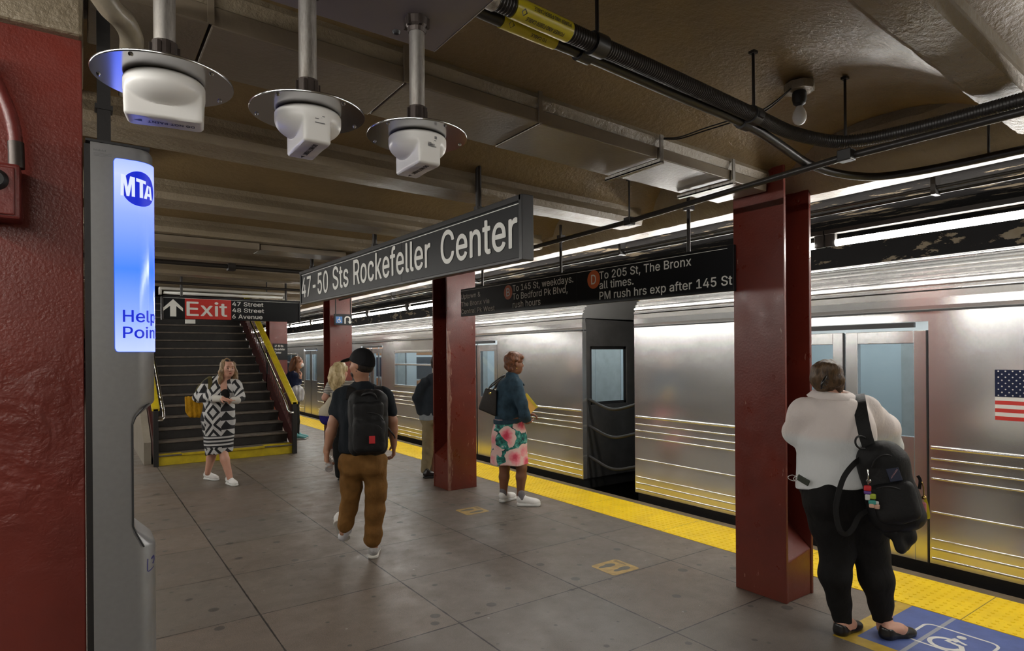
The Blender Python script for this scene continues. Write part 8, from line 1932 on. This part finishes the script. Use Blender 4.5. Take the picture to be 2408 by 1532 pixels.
# ------------------------------------------------------------------ P6: woman in denim jacket
D = 7.0
F = nrm(RV * 0.88 + away(1205) * 0.48); R_ = np.cross(F, UP); A3 = (R_, F, UP)
dw = person('person in blue denim jacket and pink floral skirt standing beside the worn red column', J(1203, 1175))
b = Soft(0.008)
hc = J(1209.5, 855, 0.0); hd = frame(nrm(F + 0.1 * R_), 0.02)
add_head(b, hc, hd, 1.02)
b.cone(J(1203, 886, 0.0), hc - UP * 0.05 - F * 0.01, 0.052, 0.050, 0.03); b.ell(J(1202, 925), (0.15, 0.11, 0.16), A3, 0.05); b.ell(J(1198, 985), (0.15, 0.12, 0.15), A3, 0.05)
for x, dd in ((1186, 0.07), (1226, -0.06)):
    b.chain([J(x * 0.6 + 478, 1050, dd * 0.5), J(x + 0.5, 1100, dd), J(x - 0.5, 1122, dd), J(x - 2, 1162, dd), J(x - 2, 1172, dd)], [0.075, 0.060, 0.060, 0.039, 0.036], 0.02)
wr = J(1240, 993, -0.10); add_hand(b, wr, nrm(F * 0.5 - R_ * 0.8), UP, F, 0.9); b.cone(J(1234, 975, -0.17), wr, 0.035, 0.027, 0.02)
wl = J(1238, 975, 0.06); add_hand(b, wl, nrm(F * 0.6 + R_ * 0.6), -UP, -F, 0.8); b.cone(J(1215, 962, 0.2), wl, 0.035, 0.027, 0.02)
b.build('body', 'skin_brown', dw)
t = Soft(0.0085).wobble(0.005, 34, 7)
t.cone(J(1189, 901, 0.13), J(1212, 902, -0.13), 0.066, 0.066, 0.05); t.cone(J(1203, 884), J(1203, 896), 0.064, 0.09, 0.03); t.ell(J(1201, 930), (0.170, 0.150, 0.17), A3, 0.06); t.ell(J(1190, 925, -.0), (0.14, 0.10, 0.16), A3, 0.05); t.cone(J(1197, 955), J(1195, 988), 0.165, 0.160, 0.05, (R_, 0.95))
t.chain([J(1214, 905, -0.14), J(1227, 950, -0.19), J(1233, 975, -0.19), J(1240, 992, -0.11)], [0.070, 0.062, 0.060, 0.050], 0.035)
t.chain([J(1188, 905, 0.15), J(1196, 950, 0.22), J(1222, 968, 0.16)], [0.066, 0.058, 0.048], 0.03)
t.cut(J(1195, 993), nrm(-UP + F * 0.10))
t.build('denim_jacket', 'denim', dw)
c_ = Soft(0.007); c_.cone(J(1203, 880), J(1204, 890), 0.066, 0.085, 0.02); c_.ell(J(1222, 899, -0.03), (0.05, 0.075, 0.016), (R_, nrm(F - UP * 0.75), nrm(UP + F * 0.75)), 0.02); c_.cut(J(1203, 875), nrm(UP - F * 0.2), 0.01); c_.build('collar', 'denim', dw)
mb = MB(); 
wb_ = Soft(0.008); wb_.cone(J(1195, 987), J(1195, 990), 0.170, 0.172, 0.02, (R_, 0.95)); wb_.cut(J(1195, 983), nrm(UP - F * 0.1)); wb_.cut(J(1195, 994), nrm(-UP + F * 0.1)); wb_.build('waistband', 'denim', dw)
s_ = Soft(0.0085).wobble(0.004, 22, 14)
s_.cone(J(1195.5, 985), J(1197, 1030), 0.168, 0.195, 0.05, (R_, 0.85)); s_.cone(J(1197, 1030), J(1197, 1105), 0.198, 0.226, 0.05, (R_, 0.92)); s_.cut(J(1196, 1089.5), nrm(-UP - 0.02 * F)); s_.cut(J(1195, 985), UP)
s_.build('floral_skirt', 'floral', dw)
hh = Soft(0.007).wobble(0.006, 75, 5)
r0, f0, u0 = hd
hh.ell(hc + u0 * 0.046 - f0 * 0.016, (0.092, 0.108, 0.092), hd, 0.02); hh.ell(hc - u0 * 0.035 - f0 * 0.060, (0.070, 0.050, 0.065), hd, 0.04); hh.ell(hc + u0 * 0.075 + f0 * 0.050, (0.070, 0.050, 0.045), hd, 0.03)
hh.ell(hc + f0 * 0.085 - u0 * 0.045, (0.085, 0.075, 0.085), hd, 0.02, 'ell-')
hh.build('hair', 'hair_red', dw)
face_marks(dw, hc, hd, 1.02, 'lips_dark', 'brow_dark')
mb = MB(); mb.cyl(hc + r0 * 0.085 - u0 * 0.05 - f0 * 0.005, hc + r0 * 0.085 - u0 * 0.062 - f0 * 0.005, 0.009, 10); mb.build('earring', M['gold'], dw)
g1, g2 = on_z(1176, 1183), on_z(1215, 1190.5)
for g_, d_ in ((g1, nrm(F * 0.8 + away(1205) * 0.45)), (g2, nrm(RV * 1.0 - away(1205) * 0.02))):
    sh_ = shoe(dw, g_, d_, 'white_sneaker', 'charm_white', L=0.27, h=0.105, w=0.049, thick=0.036)
    sk = Soft(0.008); sk.cone(g_ + d_ * 0.055 + UP * 0.08, g_ + d_ * 0.055 + UP * 0.135, 0.043, 0.040, 0.02); sk.build('sock', 'sock_grey', dw)
tb = thing('tote_bag', 'dark brown leather tote bag hanging behind the denim jacket', 'bag', J(1145, 945, 0.05))
tx = nrm(RV); tz = nrm(UP + RV * 0.16)
vs = []
c0 = J(1144, 945, 0.02)
def tp(px, py, dd): return J(px, py, dd)
front = [tp(1141, 913, -0.06), tp(1168, 919, -0.10), tp(1166, 981, -0.12), tp(1124, 963, -0.06)]
back = [tp(1143, 911, 0.10), tp(1171, 917, 0.08), tp(1169, 976, 0.10), tp(1127, 959, 0.12)]
MB().raw(front + back, [(0, 1, 2, 3), (7, 6, 5, 4), (0, 4, 5, 1), (1, 5, 6, 2), (2, 6, 7, 3), (3, 7, 4, 0)]).build('bag_body', M['leather_brown'], tb, bevel=0.018, seg=3, smooth=True)
mb = MB(); mb.tube(smooth_path([tp(1160, 917, -0.08), tp(1166, 908, -0.02), tp(1176, 893, 0.06), tp(1187, 882.5, 0.14), tp(1180, 893, 0.20), tp(1164, 914, 0.10)], 6), 0.008, 8); mb.build('handle', M['leather_brown'], tb, smooth='all')
mb = MB(); mb.tube(smooth_path([tp(1149, 916, -0.07), tp(1155, 906, -0.04), tp(1170, 893, 0.04), tp(1185, 883, 0.12), tp(1176, 893, 0.18), tp(1152, 913, 0.12)], 6), 0.008, 8); mb.build('handle', M['leather_brown'], tb, smooth='all')
mb = MB(); mb.box(tp(1152, 926, -0.085) - V(.012, .012, .012), tp(1152, 926, -0.085) + V(.012, .012, .012)); mb.build('clasp', M['gold'], tb, bevel=0.004)
ev = thing('envelope', 'yellow padded envelope held in front of the denim jacket', 'envelope', J(1250, 955, 0.0))
ea, eb_, ec, ed = J(1238, 925, -0.02), J(1264, 957, 0.03), J(1246, 975, -0.02), J(1222, 945, -0.06)
n_ = nrm(np.cross(eb_ - ea, ed - ea)) * 0.009
MB().raw([ea + n_, eb_ + n_, ec + n_, ed + n_, ea - n_, eb_ - n_, ec - n_, ed - n_], [(0, 1, 2, 3), (7, 6, 5, 4), (0, 4, 5, 1), (1, 5, 6, 2), (2, 6, 7, 3), (3, 7, 4, 0)]).build('envelope_body', M['envelope'], ev, bevel=0.005)
mb = MB(); w_ = nrm(ed - ea) * 0.03
mb.raw([ea + n_ * 1.3, eb_ + n_ * 1.3, eb_ + w_ + n_ * 1.3, ea + w_ + n_ * 1.3], [(0, 1, 2, 3)]); mb.raw([ea - n_ * 1.3, eb_ - n_ * 1.3, eb_ + w_ - n_ * 1.3, ea + w_ - n_ * 1.3], [(3, 2, 1, 0)]); mb.build('flap', M['yellow'], ev)

# ------------------------------------------------------------------ P1: woman in geometric coat walking towards us
D = 8.2
F = nrm(-away(520) * 1.0 + RV * 0.28); R_ = np.cross(F, UP); A3 = (R_, F, UP)
gw = person('person in long geometric black and white cardigan walking past the stairs', J(520, 1135))
b = Soft(0.0075)
hc = J(536, 866, -0.02); hd = frame(nrm(F + RV * 0.15), 0.06)
add_head(b, hc, hd, 0.98)
b.cone(J(529, 902), hc - UP * 0.05, 0.050, 0.047, 0.03); b.cone(J(492, 902), J(553, 902), 0.045, 0.045, 0.04); b.ell(J(523, 925, -0.01), (0.150, 0.105, 0.15), A3, 0.05); b.ell(J(518, 975), (0.15, 0.11, 0.14), A3, 0.05)
for pts, rs in (([J(482, 908), J(468, 936, -0.02), J(520, 938.5, -0.24)], [0.045, 0.040, 0.026]), ([J(556, 908), J(565, 937, -0.03), J(546, 942, -0.24)], [0.045, 0.040, 0.026])):
    b.chain(pts, rs, 0.02)
add_hand(b, J(520, 938.5, -0.24), nrm(RV + F * 0.15 - UP * 0.12), -F * 0.2 - UP, UP * 0.6 + F * 0.4, 0.75, 0.95); add_hand(b, J(546, 942, -0.24), nrm(-RV + F * 0.2), UP, F, 0.85, 0.95)
b.chain([J(508, 1010), J(504, 1055, 0.02), J(496, 1078, 0.08), J(488, 1113, 0.08)], [0.085, 0.058, 0.056, 0.036], 0.02)
b.chain([J(520, 1010), J(523, 1055, -0.02), J(529, 1082, -0.06), J(541, 1126, -0.08)], [0.080, 0.058, 0.058, 0.037], 0.02)
b.build('body', 'skin_fair', gw)
face_marks(gw, hc, hd, 0.98)
t = Soft(0.0085).wobble(0.006, 30, 17)
t.cone(J(489, 904), J(553, 903), 0.066, 0.066, 0.05); t.ell(J(521, 925), (0.185, 0.130, 0.16), A3, 0.06); t.cone(J(517, 945), J(513, 985), 0.185, 0.198, 0.06, (F, 0.72)); t.cone(J(513, 985), J(516, 1062), 0.198, 0.172, 0.06, (F, 0.72))
t.chain([J(484, 908), J(467, 935, -0.03)], [0.068, 0.068], 0.035); t.chain([J(467, 935, -0.03), J(500, 938, -0.17)], [0.062, 0.052], 0.03)
t.chain([J(557, 908), J(565, 934, -0.04)], [0.066, 0.062], 0.035); t.chain([J(565, 934, -0.04), J(556, 942, -0.17)], [0.060, 0.050], 0.03)
t.ell(J(529, 901, -0.13), (0.056, 0.11, 0.135), A3, 0.02, 'ell-'); t.cone(J(500, 892), J(515, 886), 0.03, 0.03, 0.03)
t.cut(J(516, 1066), nrm(-UP + RV * 0.10))
t.build('cardigan', 'knit', gw)
for p0, p1 in ((J(500, 938, -0.17), J(520, 938.5, -0.235)), (J(557, 942, -0.17), J(548, 942, -0.225))):
    c_ = Soft(0.008); c_.cone(p0, p1, 0.050, 0.042, 0.02); c_.build('cuff', 'knit_cream', gw)
cm = Soft(0.0075); cm.ell(J(529, 930, -0.070), (0.066, 0.045, 0.085), A3, 0.03); cm.cut(J(528, 914), UP, 0.006); cm.build('camisole', 'leggings', gw)
hh = Soft(0.007).wobble(0.005, 60, 9)
r0, f0, u0 = hd
hh.ell(hc + u0 * 0.034 - f0 * 0.030, (0.088, 0.090, 0.094), hd, 0.02)
for q in (-1, 1):
    hh.chain([hc + r0 * 0.070 * q + u0 * 0.05 + f0 * 0.01, hc + r0 * 0.084 * q - u0 * 0.05 + f0 * 0.012, hc + r0 * 0.095 * q - u0 * 0.135 + f0 * 0.01, hc + r0 * 0.105 * q - u0 * 0.20], [0.026, 0.030, 0.032, 0.018], 0.03)
hh.chain([hc - f0 * 0.06, hc - f0 * 0.07 - u0 * 0.15], [0.075, 0.065], 0.03)
hh.build('hair', 'hair_lightbrown', gw)
gl = MB(); 
for q in (-1, 1): gl.lathe([(0.0, -0.004), (0.022, -0.004), (0.024, 0.0), (0.022, 0.004), (0, 0.004)], hc + u0 * 0.105 + f0 * 0.055 + r0 * 0.032 * q, nrm(f0 * 0.6 + u0), 16)
gl.build('sunglasses', M['rubber'], gw, smooth=True)
for g_, d_ in ((on_z(486, 1128), nrm(F * 0.75 + RV * 0.75)), (on_z(539, 1140) - F * 0.03, nrm(F * 1.0 + RV * 0.25))):
    shoe(gw, g_ - d_ * 0.04, d_, 'white_sneaker', 'charm_white', L=0.27, h=0.10, w=0.048, thick=0.030)
yb_ = thing('shoulder_bag', 'mustard yellow quilted bag hanging beside the geometric cardigan', 'bag', J(461, 958, 0.05))
S = Soft(0.008).wobble(0.004, 60, 3); S.box(J(461, 957, 0.05), (0.085, 0.055, 0.135), (nrm(RV + UP * 0.12), F, nrm(UP + RV * 0.10)), 0.03, 0.03); S.ell(J(461, 972, 0.05), (0.105, 0.06, 0.06), A3, 0.03); S.build('bag_body', 'mustard', yb_)
mb = MB(); band(mb, smooth_path([J(462, 936, 0.06), J(466, 915, 0.10), J(480, 897, 0.07), J(492, 888, 0.0), J(494, 895, -0.08), J(494, 915, -0.13)], 6), [UP * 0.6 - away(500) * (0.2 + 0.03 * i) for i in range(31)], 0.05, 0.005); mb.build('strap', M['olive'], yb_, smooth=True)

# ------------------------------------------------------------------ P5: man in dark hoodie behind the worn column
D = 8.55
F = nrm(RV * 0.6 + away(1010) * 0.8); R_ = np.cross(F, UP); A3 = (R_, F, UP)
hm = person('person in dark hoodie and khaki trousers half hidden behind the worn red column', J(1012, 1118))
b = Soft(0.009)
hc = J(1031, 856, 0.0); hd = frame(nrm(F + RV * 0.4), 0.0); add_head(b, hc, hd)
b.cone(J(1027, 888), hc - UP * 0.05, 0.055, 0.052, 0.03); b.ell(J(1020, 930), (0.16, 0.10, 0.18), A3, 0.05); b.ell(J(1015, 985), (0.14, 0.10, 0.14), A3, 0.05)
b.chain([J(993, 900, -0.08), J(979, 935, -0.06), J(991, 975, -0.02)], [0.05, 0.042, 0.028], 0.02); add_hand(b, J(991, 976, -0.02), nrm(-UP + 0.4 * RV), F, RV, 0.5)
b.chain([J(1008, 1000), J(1004, 1062), J(1001, 1110)], [0.08, 0.055, 0.04], 0.02); b.chain([J(1024, 1000), J(1024, 1062, 0.1), J(1021, 1110, 0.1)], [0.08, 0.055, 0.04], 0.02)
b.build('body', 'skin_tan', hm)
t = Soft(0.009).wobble(0.004, 30, 2)
t.cone(J(1000, 899, -0.05), J(1043, 899, 0.05), 0.066, 0.066, 0.05); t.ell(J(1018, 930), (0.185, 0.125, 0.20), A3, 0.06); t.cone(J(1014, 945), J(1010, 968), 0.165, 0.160, 0.05, (F, 0.75)); t.ell(J(1018, 890, -0.07), (0.10, 0.06, 0.075), A3, 0.04)
t.chain([J(996, 902, -0.08), J(980, 936, -0.07), J(988, 968, -0.04)], [0.068, 0.060, 0.048], 0.035); t.chain([J(1046, 902, 0.1), J(1054, 940, 0.1), J(1050, 972, 0.1)], [0.066, 0.058, 0.046], 0.03)
t.cut(J(1010, 977), -UP); t.build('hoodie', 'hoodie', hm)
p_ = Soft(0.009).wobble(0.005, 36, 6)
p_.ell(J(1012, 988), (0.155, 0.115, 0.11), A3, 0.05); p_.chain([J(1009, 1005), J(1006, 1060), J(1001, 1108)], [0.098, 0.078, 0.062], 0.03); p_.chain([J(1026, 1005, 0.05), J(1025, 1060, 0.12), J(1022, 1108, 0.14)], [0.098, 0.078, 0.062], 0.03)
p_.cut(J(1001, 1111), -UP); p_.build('trousers', 'khaki', hm)
p_ = Soft(0.009); p_.cone(J(1010, 972), J(1010, 985), 0.158, 0.158, 0.03, (F, 0.75)); p_.cut(J(1010, 988), -UP); p_.build('shirt_hem', 'denim_pale', hm)
hh = Soft(0.008); hh.ell(hc + hd[2] * 0.04 - hd[1] * 0.02, (0.083, 0.098, 0.088), hd, 0.02); hh.ell(hc - hd[1] * 0.055 - hd[2] * 0.02, (0.07, 0.05, 0.06), hd, 0.02); hh.build('hair', 'hair_black', hm)
g_ = on_z(995, 1125.5); shoe(hm, g_, nrm(RV + away(1000) * 0.3), 'black_leather', 'sole_dark', L=0.28, h=0.09, w=0.048)
shoe(hm, on_z(1017, 1127) + F * 0.06, nrm(F), 'black_leather', 'sole_dark', L=0.28, h=0.09, w=0.048)

# ------------------------------------------------------------------ P2: woman with face mask beyond the stair rail
D = 12.5
F = nrm(RV * 0.97 + away(690) * 0.2); R_ = np.cross(F, UP); A3 = (R_, F, UP)
mw = person('person with long reddish hair and white face mask in navy jacket beyond the stair rail', J(692, 1032))
b = Soft(0.010)
hc = J(700.5, 853, 0.0); hd = frame(F, 0.05); add_head(b, hc, hd)
b.cone(J(692, 875), hc - UP * 0.05, 0.05, 0.048, 0.03); b.ell(J(690, 900), (0.15, 0.11, 0.18), A3, 0.05); b.ell(J(690, 940), (0.14, 0.11, 0.14), A3, 0.05)
b.chain([J(692, 880, -0.16), J(694, 905, -0.18), J(706, 890, -0.14)], [0.05, 0.042, 0.028], 0.02); add_hand(b, J(706, 889, -0.14), nrm(UP + 0.3 * F), -F, R_, 1.0)
b.chain([J(688, 950), J(688, 990), J(691, 1024)], [0.08, 0.055, 0.04], 0.02); b.chain([J(694, 950, 0.08), J(696, 990, 0.1), J(697, 1024, 0.1)], [0.08, 0.055, 0.04], 0.02)
b.build('body', 'skin_fair', mw)
t = Soft(0.010).wobble(0.005, 30, 2)
t.ell(J(687, 893), (0.18, 0.14, 0.19), A3, 0.06); t.cone(J(688, 905), J(688, 938), 0.15, 0.155, 0.05); t.chain([J(691, 880, -0.12), J(692.5, 884, -0.165), J(694, 906, -0.185), J(703, 895, -0.15)], [0.070, 0.070, 0.062, 0.050], 0.03); t.chain([J(688, 882, 0.14), J(697, 906, 0.16), J(705, 900, 0.1)], [0.062, 0.055, 0.045], 0.03)
t.cut(J(688, 946), -UP); t.build('jacket', 'navy_jacket', mw)
p_ = Soft(0.010); p_.ell(J(689, 948), (0.15, 0.13, 0.12), A3, 0.05); p_.chain([J(688, 960), J(688.5, 992), J(691, 1022)], [0.10, 0.082, 0.064], 0.03); p_.chain([J(693, 960, 0.08), J(696, 992, 0.1), J(697, 1022, 0.1)], [0.095, 0.075, 0.058], 0.03); p_.build('trousers', 'black_trousers', mw)
hh = Soft(0.009).wobble(0.008, 50, 3); r0, f0, u0 = hd
hh.ell(hc + u0 * 0.035 - f0 * 0.02, (0.090, 0.105, 0.095), hd, 0.02); hh.chain([hc - f0 * 0.06 - u0 * 0.0, hc - f0 * 0.085 - u0 * 0.12, hc - f0 * 0.11 - u0 * 0.22], [0.085, 0.085, 0.055], 0.03)
for q in (-1, 1): hh.chain([hc + r0 * q * 0.07 + u0 * 0.03, hc + r0 * q * 0.085 - u0 * 0.08 - f0 * 0.01, hc + r0 * q * 0.08 - u0 * 0.20 + f0 * 0.02], [0.030, 0.034, 0.024], 0.03)
hh.build('hair', 'hair_long_red', mw)
m_ = Soft(0.007); m_.ell(hc + f0 * 0.070 - u0 * 0.050, (0.056, 0.048, 0.050), hd, 0.02); m_.build('face_mask', 'mask', mw)
for px, dd in ((692, 0.0), (697, 0.16)): shoe(mw, on_z(px, 1034 - 3 * (dd > 0)), nrm(RV * 0.95 + away(690) * 0.1), 'teal', 'charm_white', L=0.25, h=0.085, w=0.046, vox=0.008)
pb_ = thing('plastic_bag', 'white plastic carrier bag on the arm of the woman in navy jacket', 'bag', J(701, 925, -0.2))
S = Soft(0.009).wobble(0.012, 36, 11); S.cone(J(694, 905, -0.20), J(700, 922, -0.26), 0.035, 0.10, 0.03, (away(700), 0.7)); S.cone(J(700, 922, -0.26), J(702, 937, -0.26), 0.115, 0.105, 0.04, (away(700), 0.7)); S.cut(J(700, 943, -0.26), -UP); S.build('bag_body', 'plastic_bag', pb_)

# ------------------------------------------------------------------ P3: blonde woman beyond the man
D = 8.3
F = nrm(away(800) * 0.9 + RV * 0.5); R_ = np.cross(F, UP); A3 = (R_, F, UP)
bw = person('person with long blonde hair in striped top partly hidden by the man with backpack', J(803, 1128))
b = Soft(0.009)
hc = J(801, 874, 0.0); hd = frame(nrm(F + RV * 0.3), 0.05); add_head(b, hc, hd, 0.98)
b.cone(J(803, 905), hc - UP * 0.05, 0.05, 0.047, 0.03); b.ell(J(803, 940), (0.14, 0.10, 0.16), A3, 0.05); b.ell(J(803, 995), (0.14, 0.10, 0.14), A3, 0.05)
el, wl = J(764, 936, -0.05), J(789, 946, 0.02)
b.chain([J(776, 909), el, wl], [0.045, 0.040, 0.030], 0.02); add_hand(b, J(790, 944, 0.0), nrm(RV + UP * 0.4), F, UP, 1.0)
b.chain([J(834, 909), J(842, 945, 0.05), J(832, 975, 0.12)], [0.045, 0.04, 0.028], 0.02); add_hand(b, J(832, 976, 0.12), -UP, -R_, F, 0.5)
b.chain([J(797, 1010), J(798, 1070), J(798, 1118)], [0.08, 0.055, 0.04], 0.02); b.chain([J(812, 1010), J(814, 1070), J(814, 1118)], [0.08, 0.055, 0.04], 0.02)
b.build('body', 'skin_fair', bw)
t = Soft(0.009).wobble(0.004, 30, 2)
t.cone(J(780, 907), J(828, 907), 0.062, 0.062, 0.05); t.ell(J(803, 938), (0.165, 0.115, 0.17), A3, 0.06); t.cone(J(803, 950), J(803, 985), 0.155, 0.16, 0.05, (F, 0.75)); t.chain([J(778, 909), J(771, 922, -0.02)], [0.060, 0.056], 0.03); t.chain([J(832, 909), J(838, 924, 0.02)], [0.058, 0.054], 0.03)
t.cut(J(803, 996), -UP); t.build('striped_top', 'striped', bw)
p_ = Soft(0.009); p_.ell(J(803, 1000), (0.155, 0.12, 0.11), A3, 0.05); p_.chain([J(795, 1015), J(797, 1070), J(798, 1116)], [0.095, 0.072, 0.055], 0.03); p_.chain([J(813, 1015), J(814, 1070), J(814, 1116)], [0.095, 0.072, 0.055], 0.03); p_.build('trousers', 'black_trousers', bw)
hh = Soft(0.008).wobble(0.007, 50, 3); r0, f0, u0 = hd
hh.ell(hc + u0 * 0.035 - f0 * 0.02, (0.093, 0.108, 0.097), hd, 0.02); hh.chain([hc - f0 * 0.055, hc - f0 * 0.075 - u0 * 0.10, hc - f0 * 0.085 - u0 * 0.19], [0.095, 0.108, 0.070], 0.03)
hh.ell(hc + f0 * 0.12 - u0 * 0.05, (0.08, 0.09, 0.09), hd, 0.02, 'ell-')
hh.build('hair', 'hair_blonde', bw)
for px in (797, 814): shoe(bw, on_z(px, 1131), F, 'black_leather', 'sole_dark', L=0.25, h=0.085, w=0.044, vox=0.008)
ctb = thing('canvas_tote', 'cream canvas tote bag with royal blue base on the arm of the blonde woman', 'bag', J(768, 965, -0.1))
S = Soft(0.008).wobble(0.004, 34, 5); S.cone(J(782, 945, -0.10), J(770, 972, -0.10), 0.075, 0.105, 0.03, (away(770), 0.55)); S.cone(J(770, 972, -0.10), J(768, 982, -0.10), 0.105, 0.10, 0.03, (away(770), 0.55)); S.cut(J(769, 979, -0.1), nrm(-UP - RV * 0.12)); S.build('bag_body', 'canvas_tote', ctb)
S = Soft(0.008); S.cone(J(769, 978, -0.10), J(768, 984, -0.10), 0.106, 0.092, 0.03, (away(770), 0.55)); S.cut(J(769, 977, -0.1), nrm(UP + RV * 0.12)); S.build('bag_base', 'tote_blue', ctb)
mb = MB(); band(mb, smooth_path([J(782, 936, -0.12), J(778, 925, -0.05), J(781, 908, 0.03), J(788, 900, -0.02), J(790, 915, -0.10), J(787, 938, -0.14)], 6), -away(780), 0.022, 0.003); mb.build('handle', M['canvas_tote'], ctb, smooth=True)
